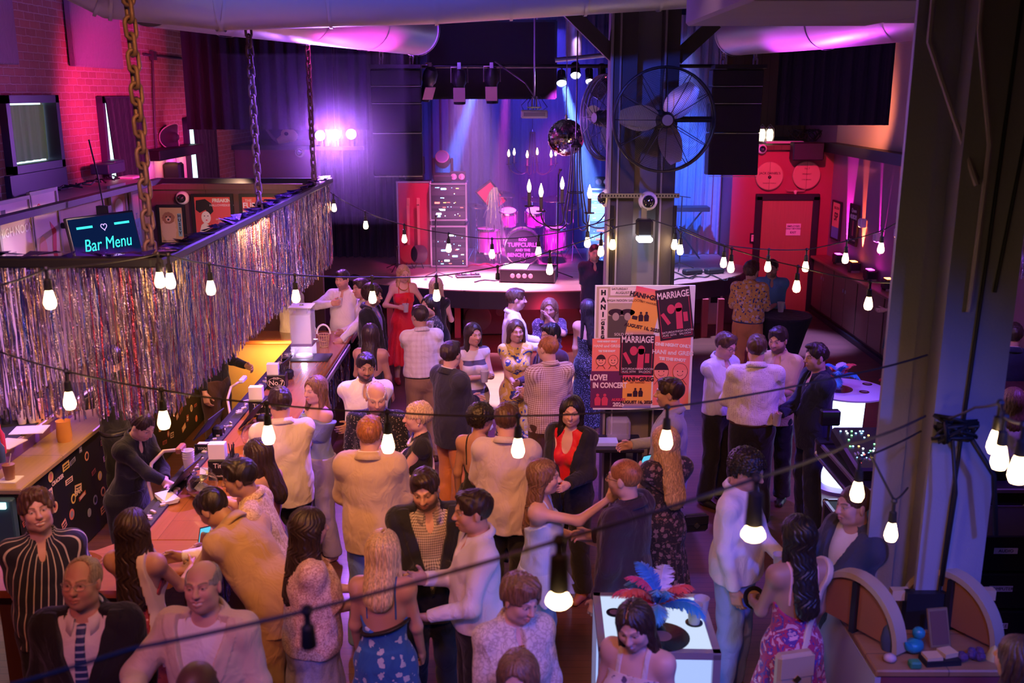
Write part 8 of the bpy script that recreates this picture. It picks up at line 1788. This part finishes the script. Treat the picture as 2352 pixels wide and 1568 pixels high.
gS=mat('glasses_dark',(.02,.015,.015),.3);gC=mat('glasses_clear',(.5,.42,.38),.25,.3);PEARL=mat('pearl',(.75,.70,.62),.25,coat=.6);GOLD=mat('gold',(.8,.55,.2),.25,1)
W = lambda *a: a
person(75,1128,22,1.78,'m','young man in a navy shirt with white pinstripes smiling up at the camera',[('shirt',cloth('pinstripe',(.022,.022,.035),'stripes',(.62,.56,.46),.9),dict(sleeve=.85,hem=.84,loose=.025)),('trousers',cK)],id='pin',hair='wavy',haircol=BRN,skin='fair',smile=.6,head=(-8,-14,4),R=(.10,.04,.86))
person(188,1283,6,1.80,'m','older man in a black suit with blue striped tie and glasses',[('shirt',cW),('jacket',cK,dict(opening=.12)),('tie',cloth('stripe_tie',(.025,.05,.17),'hstripes',(.42,.50,.66),.28,rough=.5)),('trousers',cK),('glasses',gC)],id='tie',bulk=1.18,hair='thin',haircol=(.33,.25,.17),skin='fair',head=(6,-12,0),facew=1.08)
person(462,1290,-6,1.80,'m','smiling balding man in a pale tan blazer raising a plastic cup',[('shirt',cW,dict(neck='crew',collar=None)),('jacket',cSND,dict(opening=.13,button=1.02)),('trousers',cK)],id='toast',bulk=1.08,hair='fringe',haircol=GRY,skin='fair',smile=1,head=(-4,-13,4),R=(.24,.33,1.27),handR='grip',poleR=(.8,-.2,-.8))
person(450,1521,175,1.76,'m','bald man at the bottom edge seen only by the top of his head',[('shirt',cK,{}),('trousers',cK)],id='bald',hair='none',skin='dark')
person(303,1171,172,1.66,'f','woman with long wavy brown hair seen from behind at the near bar end',[('dress',cloth('red_floral',(.30,.04,.05),'floral',(.62,.34,.28),1.2,col3=(.16,.02,.04)),dict(neck='lowback',hem=.4)),('straps',cRD),('bag_strap',BEIGE,dict(n=(1,0,.12),w=.022,c=(.11,0,1.25)))],id='barwoman',hair='long',hairlen=.46,hairw=1.15,haircol=DKB,skin='tan',R=(.16,.36,1.13),L=(.10,.36,1.13),wave=.9)
person(462,1133,-118,1.82,'m','man in a tan suit bending forward over the bar with clasped hands',[('shirt',cW),('jacket',cTAN),('trousers',cTAN)],id='tan',lean=41,hair='short',haircol=BLK,skin='olive',head=(-6,44,0),R=(-.08,.72,1.15),L=(-.08,.68,1.15),handR='relax',handL='open',poleR=(.6,-.2,-.9),poleL=(.6,-.2,-.9))
person(538,1058,-88,1.77,'m','man in a cream patterned shirt holding a phone at the bar',[('shirt',cloth('cream_paisley',(.50,.35,.19),'paisley',(.72,.56,.36),1.2),dict(sleeve=.9,hem=.85,loose=.02)),('trousers',cK)],id='phone',lean=14,hair='quiff',haircol=BLK,skin='olive',head=(-6,12,0),R=(.0,.42,1.14),L=(-.04,.40,1.17),handL='grip',beard=.2)
person(582,1012,-105,1.66,'f','woman with long dark hair and bare shoulders at the bar beside the napkins',[('shirt',cloth('mauve',(.22,.05,.07)),dict(neck='off',sleeve=.7,hem=.9,collar=None)),('trousers',cK)],id='mauve',hair='long',hairlen=.33,haircol=DKB,skin='light',head=(-12,12,0),R=(.05,.38,1.14),L=(-.05,.38,1.15))
person(338,953,68,1.70,'f','bartender in black with tied back hair bending over the bar till',[('shirt',cK,dict(sleeve=1.5,hem=.9)),('trousers',cK)],id='tender',lean=17,hair='tied',haircol=DKB,skin='fair',head=(6,34,0),R=(-.02,.50,1.05),L=(-.04,.44,1.06),poleR=(.7,.0,-.8),poleL=(.7,.0,-.8))
person(0,0,-85,1.78,'m','bartender in black half hidden by the fringe, pouring at the back bar',[('shirt',cK,dict(sleeve=1.35,hem=.9)),('trousers',cK),('belt',LEAK)],id='pour',at=(-3.66,8.75),hair='short',haircol=BLK,skin='light',R=(.00,.44,1.17),L=(-.05,.42,1.15),handR='grip',handL='grip')
person(0,0,70,1.80,'m','bartender in dark brown trousers at the far bar corner, head behind the fringe',[('shirt',cK,dict(sleeve=1.99,hem=.95)),('trousers',cBR)],id='far_tender',at=(-3.2,10.3),hair='short',haircol=BRN,skin='light',L='hold',R='down')
person(640,889,-160,1.80,'m','man in an untucked white shirt with his back turned at the bar',[('shirt',cW2,dict(hem=.84,loose=.035,sleeve=1.98)),('trousers',cK)],id='whiteback',hair='short',haircol=DKB,skin='light',bulk=1.08,L=(.20,.42,1.22),handL='open',R=(-.02,.28,1.10),head=(-6,6,0))
person(722,867,-52,1.68,'f','woman with light brown hair in a blue off shoulder ruffled top',[('shirt',cloth('dusty_blue',(.17,.22,.36)),dict(neck='off',sleeve=.75,puff=.035,hem=.92,collar=None)),('trousers',cloth('grey_trousers',(.30,.26,.34)))],id='bluetop',hair='long',hairlen=.24,haircol=LBR,skin='fair',head=(-14,4,-4),R='cross',L='cross',locks=1,part=.02)
person(842,814,6,1.78,'m','bearded dark haired man in a white shirt behind the older bald man',[('shirt',cW,dict(hem=.95,loose=.012,sleeve=1.6)),('trousers',cNV)],id='beardwhite',hair='short',haircol=BLK,skin='olive',beard=.9,head=(-8,8,-4),R='cross',L='cross',bulk=1.06)
person(864,884,0,1.76,'m','older bald man with white side hair in a dark speckled shirt',[('shirt',cloth('night_specks',(.014,.014,.02),'specks',(.32,.28,.26),.8),dict(hem=.85,loose=.02,sleeve=.9)),('trousers',cK)],id='elder',hair='fringe',haircol=SIL,skin='fair',bulk=1.15,head=(-10,16,0),L='hold')
person(848,958,176,1.80,'m','ginger haired man in a sand blazer seen from behind',[('shirt',cW),('jacket',cTAN2),('trousers',cJN)],id='ginger',hair='short',haircol=GIN,skin='fair',bulk=1.1,L='hold',R='hold',facew=1.05)
person(956,927,-82,1.66,'f','blonde woman with an updo in a black dress with a pearl collar',[('dress',cK,dict(neck='crew',hem=.5,sleeve=.16)),('necklace',PEARL,dict(r=.012)),('bag_strap',mat('cream_strap',(.7,.6,.42),.5),dict(n=(-.6,0,.8),w=.007)),('earrings',PEARL)],id='updo',hair='updo',haircol=(.55,.40,.22),skin='fair',head=(-4,2,0),L=(-.02,.30,1.26),R=(.02,.28,1.12))
person(1036,784,128,1.80,'m','man in a dark jacket and orange trousers turned to the right',[('shirt',cW),('jacket',cCH),('trousers',cOR),('shoes',LEA)],id='orange',hair='short',haircol=DKB,skin='fair',head=(-22,0,0),R=(-.08,.32,1.14),L='hold',handR='grip',bulk=1.04)
person(1088,744,20,1.68,'f','woman with long dark hair in a striped dress holding a cup',[('dress',cloth('wide_stripes',(.62,.56,.52),'hstripes',(.08,.06,.09),1.3),dict(neck='crew',hem=.55,rad=.24,pleat=.003)),('shoes',LEAK)],id='striped',hair='long',hairlen=.36,haircol=DKB,skin='light',head=(-10,4,0),L=(.08,.30,1.18),R=(-.02,.26,1.16),handL='grip',part=.0)
person(1186,737,8,1.68,'f','woman with a brown bob in a sleeveless yellow flowered dress',[('dress',cloth('yellow_floral',(.70,.55,.30),'brush',(.62,.42,.07),.75,col3=(.04,.05,.16)),dict(neck='crew',hem=.42,rad=.25,pleat=.004)),('shoes',LEA),('bag_strap',BEIGE,dict(n=(.3,0,.95),w=.0015))],id='yellow',hair='bob',hairlen=.15,haircol=BRN,skin='light',head=(-6,2,0),R='clasp',L='clasp',smile=.3)
person(1256,771,-158,1.80,'m','balding man in a checked shirt seen from behind holding a cup',[('shirt',cloth('small_check',(.66,.56,.50),'checks',(.26,.12,.10),1.0),dict(hem=.86,loose=.02)),('trousers',cBR)],id='check',hair='thin',haircol=GIN,skin='fair',head=(-24,4,0),L=(.05,.30,1.20),handL='grip',R='hold',bulk=1.04)
person(1188,663,96,1.86,'m','tall man in a white shirt in profile behind the yellow dress',[('shirt',cW,dict(hem=.98,loose=.02)),('trousers',cNV)],id='tallwhite',hair='short',haircol=BRN,skin='fair',head=(2,6,0),R='hold',L='hold')
person(1262,688,4,1.68,'f','curly haired woman covering her face with one hand',[('shirt',cloth('plum_specks',(.06,.03,.07),'specks',(.45,.35,.42),.7),dict(neck='scoop',sleeve=.9,hem=.85,collar=None)),('trousers',cK)],id='curly',hair='long',hairlen=.28,hairw=1.2,haircol=LBR,skin='tan',wave=2.2,head=(10,8,0),L=(-.02,.16,1.47),handL='flat',R='hold',poleL=(.9,.2,-.9))
person(1262,744,-62,1.74,'m','dark haired man behind the balding man, turned left',[('shirt',cloth('plum_shirt',(.06,.03,.08)),dict(hem=.86)),('trousers',cK)],id='darkman',hair='short',haircol=BLK,skin='light',head=(-10,6,0),L='hold',R='hold')
person(928,611,14,1.70,'f','blonde woman in a long red dress with her arm around a friend',[('dress',cRD,dict(neck='strap',hem=.32,rad=.33,pleat=.012)),('straps',cRD),('necklace',GOLD,dict(r=.008)),('shoes',mat('red_heels',(.35,.03,.03),.4))],id='red',hair='long',hairlen=.22,haircol=BLO,skin='fair',head=(-12,12,0),R=(.10,.26,1.15),handR='grip',L=(.42,.10,1.22),poleL=(.3,-.5,-.9),bulk=1.05,poleR=(.9,-.3,-.6))
person(1002,638,168,1.66,'f','woman with long straight blonde hair seen from behind by the stage',[('dress',cK,dict(neck='crew',hem=.5))],id='blondeback',hair='long',hairlen=.36,haircol=(.50,.36,.22),skin='fair',R='hold',L='hold')
person(985,679,-70,1.76,'m','long haired man in a dark speckled shirt beside the blonde woman',[('shirt',cloth('dark_print',(.03,.025,.02),'specks',(.30,.24,.16),.55),dict(hem=.86,loose=.02,sleeve=.9)),('trousers',cK)],id='longhairman',hair='long',hairlen=.2,haircol=BLK,skin='light',locks=0,head=(-20,4,0),beard=.5)
person(962,701,-165,1.78,'m','man in a white short sleeved shirt and khakis drinking, back to camera',[('shirt',cloth('pale_plaid',(.70,.62,.54),'checks',(.62,.52,.44),3.2),dict(sleeve=.95,hem=1.0,loose=.03)),('trousers',cKH,dict(top=1.05)),('belt',LEAK,dict(z=1.0)),('shoes',LEA)],id='khaki',hair='short',haircol=DKB,skin='tan',head=(-26,4,0),L=(-.06,.24,1.46),handL='grip',R='down',poleL=(.8,.1,-.8))
person(784,621,-14,1.80,'m','man in a white shirt lifting a drink beyond the bar end',[('shirt',cW,dict(hem=.96,loose=.02)),('trousers',cK),('belt',LEAK)],id='drinker',hair='short',haircol=DKB,skin='light',beard=.35,head=(6,6,0),R=(.05,.26,1.40),handR='grip',poleR=(1.,.0,-.25),palmR=(.2,-.9,0),L='down')
person(858,655,84,1.80,'m','bearded man with dark curls and glasses in a black jacket holding a bottle',[('shirt',cloth('violet_shirt',(.16,.14,.36)),dict(sleeve=0)),('jacket',cK,dict(opening=.14,button=.9,shut=False)),('trousers',cK),('glasses',gS)],id='bottle',hair='curly',haircol=DKB,skin='fair',beard=.75,head=(4,8,0),R=(.14,.12,.86),handR='grip',bulk=1.06)
person(826,640,-66,1.80,'m','man in a white shirt leaning one arm on the bar corner',[('shirt',cW,dict(hem=.95,loose=.03)),('trousers',cK)],id='leanarm',hair='short',haircol=DKB,skin='light',lean=10,head=(-20,6,0),L=(.30,.48,1.10),handL='fist',poleL=(.6,-.6,-.2),R='hold')
person(668,628,70,1.80,'m','man in a cream shirt behind the water dispenser, head behind the fringe',[('shirt',cW2,dict(hem=.9,loose=.025)),('trousers',cK),('belt',LEA)],id='cream',hair='short',haircol=DKB,skin='light',R=(.02,.33,1.02),L=(.02,.3,1.06))
person(852,744,172,1.67,'f','woman with long dark hair in a black strappy top, back to camera',[('shirt',cK,dict(neck='lowback',sleeve=0,hem=.9,collar=None)),('straps',cK,dict(x=.085)),('trousers',cK)],id='tank',hair='long',hairlen=.33,haircol=DKB,skin='tan',R='relax',L='hold',head=(4,6,0))
person(1367,562,6,1.82,'m','man in a navy polo standing by the stage holding a microphone',[('shirt',cNV,dict(sleeve=.9,hem=.86,loose=.02)),('trousers',cK),('shoes',LEAK)],id='polo',hair='buzz',haircol=DKB,skin='fair',beard=.3,R=(.10,.05,.82),handR='grip',head=(0,8,0))
person(1348,688,158,1.70,'f','woman in a sparkling black dress half hidden by the poster board',[('dress',cloth('sequins',(.016,.016,.02),'specks',(.45,.45,.55),1.0,rough=.35),dict(neck='strap',hem=.2,rad=.26,pleat=.004)),('straps',cK)],id='sequin',hair='long',hairlen=.42,haircol=BLK,skin='light',L=(.16,.06,.86),R='hold',head=(-60,6,0))
person(1728,601,158,1.84,'m','man in a yellow patterned shirt and orange trousers, back to camera',[('shirt',cloth('tropical',(.66,.36,.09),'floral',(.62,.50,.50),1.0,col3=(.03,.05,.22)),dict(sleeve=.9,hem=1.0,loose=.025)),('trousers',cOR,dict(top=1.05)),('belt',NVB,dict(z=1.0)),('shoes',LEA)],id='tropical',hair='wavy',haircol=BRN,skin='fair',R='hold',L='hold',head=(20,2,0),bulk=1.05)
person(1774,597,-8,1.75,'m','moustached man in a blue short sleeved shirt by the exit door',[('shirt',cloth('sky_shirt',(.12,.30,.58)),dict(sleeve=.95,hem=.86,loose=.03)),('trousers',cloth('stone_trousers',(.35,.33,.32)))],id='sky',hair='short',haircol=DKB,skin='fair',beard=.5,head=(12,4,0),R='hold',L=(-.05,.26,1.08),bulk=1.1)
person(1676,769,38,1.78,'m','man with glasses in a white shirt sipping through a straw',[('shirt',cloth('ice_shirt',(.60,.60,.68)),dict(hem=.97,loose=.015,sleeve=1.75)),('trousers',cK),('glasses',gS),('shoes',LEAK)],id='sip',hair='quiff',haircol=BRN,skin='fair',head=(0,20,0),R=(-.08,.27,1.36),L=(-.10,.25,1.33),handR='grip',handL='grip')
person(1740,769,176,1.88,'m','broad man in a dotted white shirt with a brown belt, back to camera',[('shirt',cloth('dotted_white',(.72,.68,.68),'dots',(.36,.26,.34),1.0),dict(hem=1.0,loose=.03)),('trousers',cK,dict(top=1.04)),('belt',LEA,dict(z=1.0)),('shoes',LEAK)],id='dots',hair='short',haircol=BRN,skin='fair',L='hold',R='hold',bulk=1.14,head=(6,2,0))
person(1786,754,-22,1.82,'m','dark bearded man in a sand coloured camp shirt',[('shirt',cloth('sand_shirt',(.58,.42,.24)),dict(sleeve=.95,hem=.82,loose=.03)),('trousers',cK),('shoes',LEAK)],id='camp',hair='quiff',haircol=DKB,skin='light',beard=.75,head=(16,12,0),L=(.0,.30,1.16),handL='grip',R='hold')
person(1874,791,-84,1.80,'m','man with cropped spiky hair in a dark navy suit holding a drink',[('shirt',cK),('jacket',cNV,dict(opening=.10)),('trousers',cNV),('shoes',LEAK)],id='suit',hair='mohawk',haircol=DKB,skin='fair',beard=.25,head=(-6,6,0),L=(.06,.05,.82),R=(-.02,.34,1.14),handR='grip')
person(2074,616,-58,1.66,'f','woman in a dark green dress against the right wall behind the post',[('dress',cloth('bottle_green',(.025,.07,.075)),dict(neck='crew',hem=.52,rad=.22,pleat=.004)),('shoes',cRD)],id='green',hair='updo',haircol=DKB,skin='light',R=(-.04,.26,1.12),L=(-.04,.28,1.08),head=(-10,6,0))
person(1536,869,-102,1.80,'m','man in a grey blue shirt standing in front of the poster board',[('shirt',cloth('grey_blue',(.30,.33,.42)),dict(hem=.85,loose=.025)),('trousers',cJN)],id='greyblue',hair='short',haircol=DKB,skin='fair',head=(-2,4,0),R='hold',L=(.08,.12,.92),bulk=1.03)
person(1524,979,-158,1.68,'f','woman with long blonde hair in a dark floral dress holding a phone',[('dress',cloth('night_floral',(.025,.02,.03),'floral',(.24,.15,.17),1.3,col3=(.12,.07,.07)),dict(neck='crew',sleeve=.35,puff=.02,hem=.22,rad=.28,pleat=.008)),('bag_strap',LEAK,dict(n=(.62,0,.78),w=.005))],id='blondefloral',hair='long',hairlen=.44,hairw=1.1,haircol=(.48,.30,.13),skin='fair',wave=1.3,L=(.02,.34,1.22),handL='grip',R=(-.05,.30,1.18),handR='grip',head=(-12,8,0))
person(1432,1056,-122,1.80,'m','bearded man with glasses in a dark burgundy jacket touched on the face',[('shirt',cK),('jacket',cloth('burgundy_jacket',(.035,.018,.03))),('trousers',cJN),('glasses',gS)],id='touched',hair='buzz',haircol=GIN,skin='fair',beard=.7,head=(-4,4,0),L='pocket',R='hold',bulk=1.08)
person(1252,1058,82,1.68,'f','woman in a pale blue ruffled top reaching out to a man\'s face',[('shirt',cloth('powder_blue',(.42,.52,.74),'checks',(.46,.56,.78),.6),dict(neck='strap',sleeve=0,hem=.95,loose=.02,collar=None)),('skirt',cloth('powder_blue',(.42,.52,.74)),dict(hem=.82,rad=.30,pleat=.03,npl=11,top=1.0)),('straps',cloth('powder_blue',(.42,.52,.74))),('trousers',cJN2)],id='ruffle',hair='long',hairlen=.40,haircol=LBR,skin='fair',wave=1.5,R=(.10,.44,1.47),handR='flat',poleR=(.3,.7,-1.),L='hold',head=(0,2,0),hdirR=(-.05,.75,.65),fwd=-.6)
person(1316,914,-28,1.72,'f','laughing woman with very long dark hair in a red top and black jacket',[('shirt',cRD,dict(neck='vee',collar=None,sleeve=0)),('jacket',cK,dict(opening=.13,button=.9,shut=False)),('trousers',cK),('shoes',mat('tan_boots',(.30,.12,.07),.5))],id='laugh',hair='long',hairlen=.48,haircol=BLK,skin='fair',smile=1,head=(-18,6,-4),R=(.06,.36,1.02),L='hold')
person(1166,925,174,1.84,'m','man in a grey shirt seen from behind in the middle of the crowd',[('shirt',cloth('mauve_grey',(.50,.42,.42)),dict(hem=.84,loose=.035,sleeve=.98)),('trousers',cK)],id='greyback',hair='short',haircol=BRN,skin='fair',bulk=1.08,L='hold',R='hold',head=(10,4,0))
person(1108,930,158,1.66,'f','dark haired woman with pinned curls and a black strap, back to camera',[('shirt',cK,dict(neck='lowback',sleeve=0,collar=None,hem=.9)),('straps',cK,dict(x=.08)),('skirt',cK,{})],id='pinned',hair='curly',haircol=BLK,skin='tan',head=(30,6,0))
person(970,1087,12,1.80,'m','dark bearded man in a black blazer and checked shirt looking down',[('shirt',cloth('grid_shirt',(.58,.52,.44),'checks',(.08,.06,.07),.8),{}),('jacket',cloth('night_blazer',(.016,.018,.026)),dict(opening=.12,button=1.0)),('trousers',cNV)],id='blazer',hair='quiff',haircol=DKB,skin='fair',beard=.8,head=(16,16,4),R='cross',L='cross',bulk=1.06)
person(1082,1129,-76,1.80,'m','man in a white shirt gesturing with both hands in profile',[('shirt',cW,dict(hem=.97,loose=.02)),('trousers',cK),('belt',LEAK)],id='gesture',hair='short',haircol=DKB,skin='light',head=(-4,4,0),L=(.12,.30,1.10),handL='open',R=(.02,.30,1.27),handR='open',poleL=(.7,-.6,-.7),palmL=(-.5,-.2,.8),palmR=(-.8,-.2,.5))
person(882,1219,176,1.68,'f','woman with a blonde bob in a blue floral sundress, back to camera',[('dress',cloth('blue_floral',(.025,.12,.42),'floral',(.42,.52,.72),1.1),dict(neck='lowback',hem=.4,rad=.32)),('straps',cloth('blue_strap',(.03,.11,.32)),dict(x=.085,w=.005)),('bag_strap',LEAK,dict(n=(-.30,0,.95),w=.008,c=(.10,0,1.22)))],id='bob',hair='bob',hairlen=.26,hairw=1.05,haircol=(.66,.46,.20),skin='light',R='relax',L='relax',head=(8,8,0),part=.005,wave=.1)
person(712,1169,112,1.74,'f','woman with long wavy brown hair in a pink lace blouse facing right',[('shirt',cloth('pink_lace',(.80,.58,.48),'paisley',(.50,.27,.22),1.5),dict(sleeve=.95,puff=.006,hem=.92,neck='scoop',collar=None,loose=.05)),('skirt',cloth('lace_skirt',(.58,.50,.52),'paisley',(.42,.36,.44),2.4),dict(hem=.3,rad=.26,pleat=.006)),('bag_strap',LEAK,dict(n=(.6,0,.8),w=.005))],id='pink',hair='long',hairlen=.42,hairw=1.2,haircol=DKB,skin='light',wave=1.3,R=(.0,.32,1.08),L='hold',head=(-14,4,0),bulk=1.14)
person(1207,1333,22,1.70,'f','woman with short wavy light brown hair in a cream patterned shirt',[('shirt',cloth('cream_marble',(.66,.58,.47),'paisley',(.46,.38,.30),1.1),dict(hem=.84,loose=.035,sleeve=1.5)),('trousers',cK),('necklace',GOLD,dict(r=.006)),('earrings',GOLD)],id='marble',hair='wavy',haircol=LBR,skin='fair',head=(-16,14,-6),bulk=1.2,R='relax',L='relax')
person(1187,1512,-10,1.62,'f','person at the bottom edge seen only by light brown hair',[('shirt',cW2,dict(hem=.9)),('trousers',cK)],id='crownonly',hair='bob',hairlen=.2,haircol=LBR,skin='fair',head=(0,10,0))
person(1448,1397,-30,1.64,'f','smiling woman with long dark hair in front of the glowing square table',[('dress',cloth('pale_floral',(.55,.42,.36),'floral',(.10,.06,.10),1.2),dict(neck='strap',hem=.4,sleeve=0)),('straps',cloth('pale_strap',(.6,.5,.42)),dict(w=.014))],id='smiler',hair='long',hairlen=.32,haircol=DKB,skin='fair',smile=.15,head=(-6,18,6),part=.012,bulk=1.1,facew=1.06)
person(1731,1043,58,1.80,'m','dark curly haired man in a loose white linen shirt and pale jeans',[('shirt',cloth('white_linen',(.74,.72,.70)),dict(hem=.92,loose=.045,sleeve=1.98)),('trousers',cJN2),('shoes',LEA)],id='linen',hair='curly',haircol=BLK,skin='light',head=(6,18,0),R='pocket',L=(-.04,.32,1.12),handL='grip')
person(1832,1184,-166,1.73,'f','woman with long dark hair in a pink floral sundress, back to camera',[('dress',cloth('bold_floral',(.62,.32,.38),'brush',(.40,.03,.10),1.5,col3=(.10,.04,.22)),dict(neck='lowback',hem=.15,rad=.36)),('straps',cloth('pink_strap',(.7,.4,.36)),dict(x=.085,w=.006)),('bag_strap',BEIGE,dict(n=(.94,0,-.34),c=(.075,0,1.22),w=.022,t=.022))],id='floral',hair='long',hairlen=.42,haircol=BLK,skin='olive',wave=1.2,head=(-4,8,0),L=(.10,.30,1.06),handL='pinch',R='relax',hairw=.9)
person(1962,1117,-74,1.75,'m','buzz cut man in a charcoal blazer raising a hand while holding a cup',[('shirt',cW,dict(neck='crew',collar=None)),('jacket',cloth('slate_blazer',(.05,.055,.075)),dict(opening=.12,button=1.0)),('trousers',cK)],id='buzz',hair='buzz',haircol=BRN,skin='light',head=(0,4,0),R=(.10,.34,1.40),handR='fist',L=(-.04,.36,1.24),handL='grip',bulk=1.06)
person(2345,1466,-150,1.66,'f','dark haired person at the bottom right corner',[('shirt',cK,dict(collar=None)),('trousers',cK)],id='corner',hair='long',hairlen=.3,haircol=BRN,skin='light')
person(2330,742,165,1.78,'m','person in a navy jacket at the right edge with back turned',[('shirt',cW),('jacket',cNV),('trousers',cNV)],id='navyedge',hair='short',haircol=DKB,skin='light')
person(2330,892,172,1.70,'f','person with straight light brown hair at the right edge among the bulbs',[('shirt',cW2,dict(hem=.9)),('trousers',cK)],id='bulbhair',hair='bob',hairlen=.2,haircol=LBR,skin='light')
person(2258,792,-150,1.66,'f','woman in a pink floral dress partly hidden behind the steel post',[('dress',cloth('magenta_floral',(.55,.12,.32),'floral',(.62,.45,.50),1.2),dict(neck='crew',hem=.2,rad=.26))],id='pinkedge',hair='long',hairlen=.3,haircol=BRN,skin='light')
BUILT = build_people()
BY = {sp['id']: sp for sp in BUILT}
# ------------------------------------------------------------------ what the guests hold
def held_cup(pid, key, label, s=1., m=None, straw=False, fill=.5, f=.085, n=.045):
 p = wrist_world(BY[pid], key, f, n); return cup((p.x, p.y, p.z-.055*s), label, s, fill, m, straw)
held_cup('toast', 'R', 'clear plastic cup raised by the smiling man in the tan blazer', 1.15)
held_cup('striped', 'L', 'plastic cup of pink drink held by the woman in the striped dress', 1.0)
held_cup('check', 'L', 'plastic cup held by the man in the checked shirt', 1.0)
held_cup('red', 'R', 'pink cup with a straw held by the woman in the red dress', 1.0, straw=True)
held_cup('khaki', 'L', 'small white cup at the lips of the man in khakis', .8, WHITE, fill=0)
held_cup('drinker', 'R', 'cup lifted by the man in white beyond the bar', .8, WHITE, fill=0)
held_cup('sip', 'R', 'cup with a straw sipped by the man with glasses', 1.0, straw=True)
held_cup('camp', 'L', 'cup held by the man in the sand camp shirt', 1.0, straw=True)
held_cup('suit', 'R', 'cup held by the man in the navy suit', 1.0, straw=True)
held_cup('linen', 'L', 'pink rimmed cup held by the man in white linen', 1.05, mat('cup_pink', (.75, .45, .55), .3))
held_cup('buzz', 'L', 'cup held by the man in the charcoal blazer', 1.0)
held_cup('blondefloral', 'R', 'cup held by the blonde woman in the floral dress', 1.0)
held_cup('orange', 'R', 'pink cup held by the man in orange trousers', .9)
def phone(pid, key, label, rz):
 p=wrist_world(BY[pid],key,.10,.035);t=thing('phone',label,'phone',p,rz);t.rotation_euler=(.5,0,rz);b=MB();b.box((0,0,.02),(.075,.009,.15),bev=.003);b.build('case',BLACK,t);b=MB();b.box((0,-.0052,.02),(.068,.001,.14));b.build('display',glow('phone_screen',(.12,.55,.80),1.2),t);return t
phone('phone','L','phone with a lit teal screen held by the man in the patterned shirt',.6);phone('blondefloral','L','phone with a pale teal case held by the blonde woman',.5)
p=wrist_world(BY['bottle'],'R',.085,.03);t=thing('drink_bottle','brown bottle hanging in the hand of the man in the black jacket','bottle',(p.x,p.y,p.z-.16));b=MB();b.lathe([(.0,.0),(.032,.0),(.034,.02),(.034,.13),(.015,.18),(.014,.23),(.0,.23)],20);b.build('glass',mat('brown_glass',(.16,.06,.02),.12,coat=1),t,smooth=True);b=MB();b.lathe([(.0345,.03),(.0345,.11)],20,cap=False);b.build('paper_label',mat('label_tan',(.45,.28,.16),.5),t)
p=wrist_world(BY['polo'],'R',.085,.03);t=thing('hand_microphone','microphone hanging in the hand of the man in the navy polo','microphone',p);b=MB();b.tube([(0,0,.08),(0,-.02,-.1)],[.012,.017],10);b.ball((0,-.024,-.13),.027,12);b.build('body',BLACKMET,t,smooth=True)
def bag(loc, size, label, m, rz=0., flap=None):
 t=thing('handbag',label,'bag',loc,rz);b=MB();b.box((0,0,-size[2]/2),size,bev=.02);b.build('body',m,t);b=MB();b.box((0,-size[1]/2-.004,-size[2]*.28),(size[0]*.92,.008,size[2]*.5),bev=.003);b.build('flap',flap or m,t);b=MB();b.box((0,-size[1]/2-.010,-size[2]*.55),(.035,.006,.035),R=Matrix.Rotation(PI/4,3,'Y'));b.build('clasp',GOLD,t);return t
def at_person(pid, x, y, z): sp = BY[pid]; J = sp['J']; return Vector(J['root']+RZ(J['rz'])@V3(x, y, z))
bag(at_person('floral',-.10,-.20,1.02),(.22,.07,.26),'beige handbag on the back of the woman in the pink floral dress',mat('beige_leather',(.46,.33,.19),.5),math.radians(14))
bag(at_person('blondefloral', .24, -.05, .98), (.20, .06, .14), 'small dark handbag at the side of the blonde woman', LEAK, .2)
bag(at_person('bluetop',.22,-.08,.92),(.16,.06,.16),'small patterned bag hanging beside the woman in blue ruffles',mat('bag_print',(.25,.12,.08),.6,vary=.6,bscale=40),.3)
bag(at_person('barwoman',.20,-.10,.94),(.22,.08,.16),'dark clutch bag at the hip of the woman at the near bar end',LEAK,.1)
sp=BY['pour'];b=MB();b.box((.12,-.155,.80),(.11,.012,.26),bev=.004);b.build('bar_towel',cloth('towel',(.75,.72,.72)),sp['obj'])
p=wrist_world(BY['floral'],'L',.12,.03);t=vinyl(p,.07,'record coaster held up by the woman in the pink floral dress','coaster',lab_m=mat('coaster_gold',(.45,.30,.12),.5));t.rotation_euler=(math.radians(65),0,.2)
# ------------------------------------------------------------------ lettering becomes plain meshes
def solidify_lettering():
 fo = [o for o in bpy.data.objects if o.type == 'FONT']; dg = bpy.context.evaluated_depsgraph_get(); dg.update()
 for o in fo:
  me=bpy.data.meshes.new_from_object(o.evaluated_get(dg));nm=o.name;pa,ml=o.parent,o.matrix_local.copy();m=o.data.materials[0];bpy.data.objects.remove(o)
  me.materials.clear(); me.materials.append(m); n = link(nm, me, pa); n.matrix_local = ml
solidify_lettering()
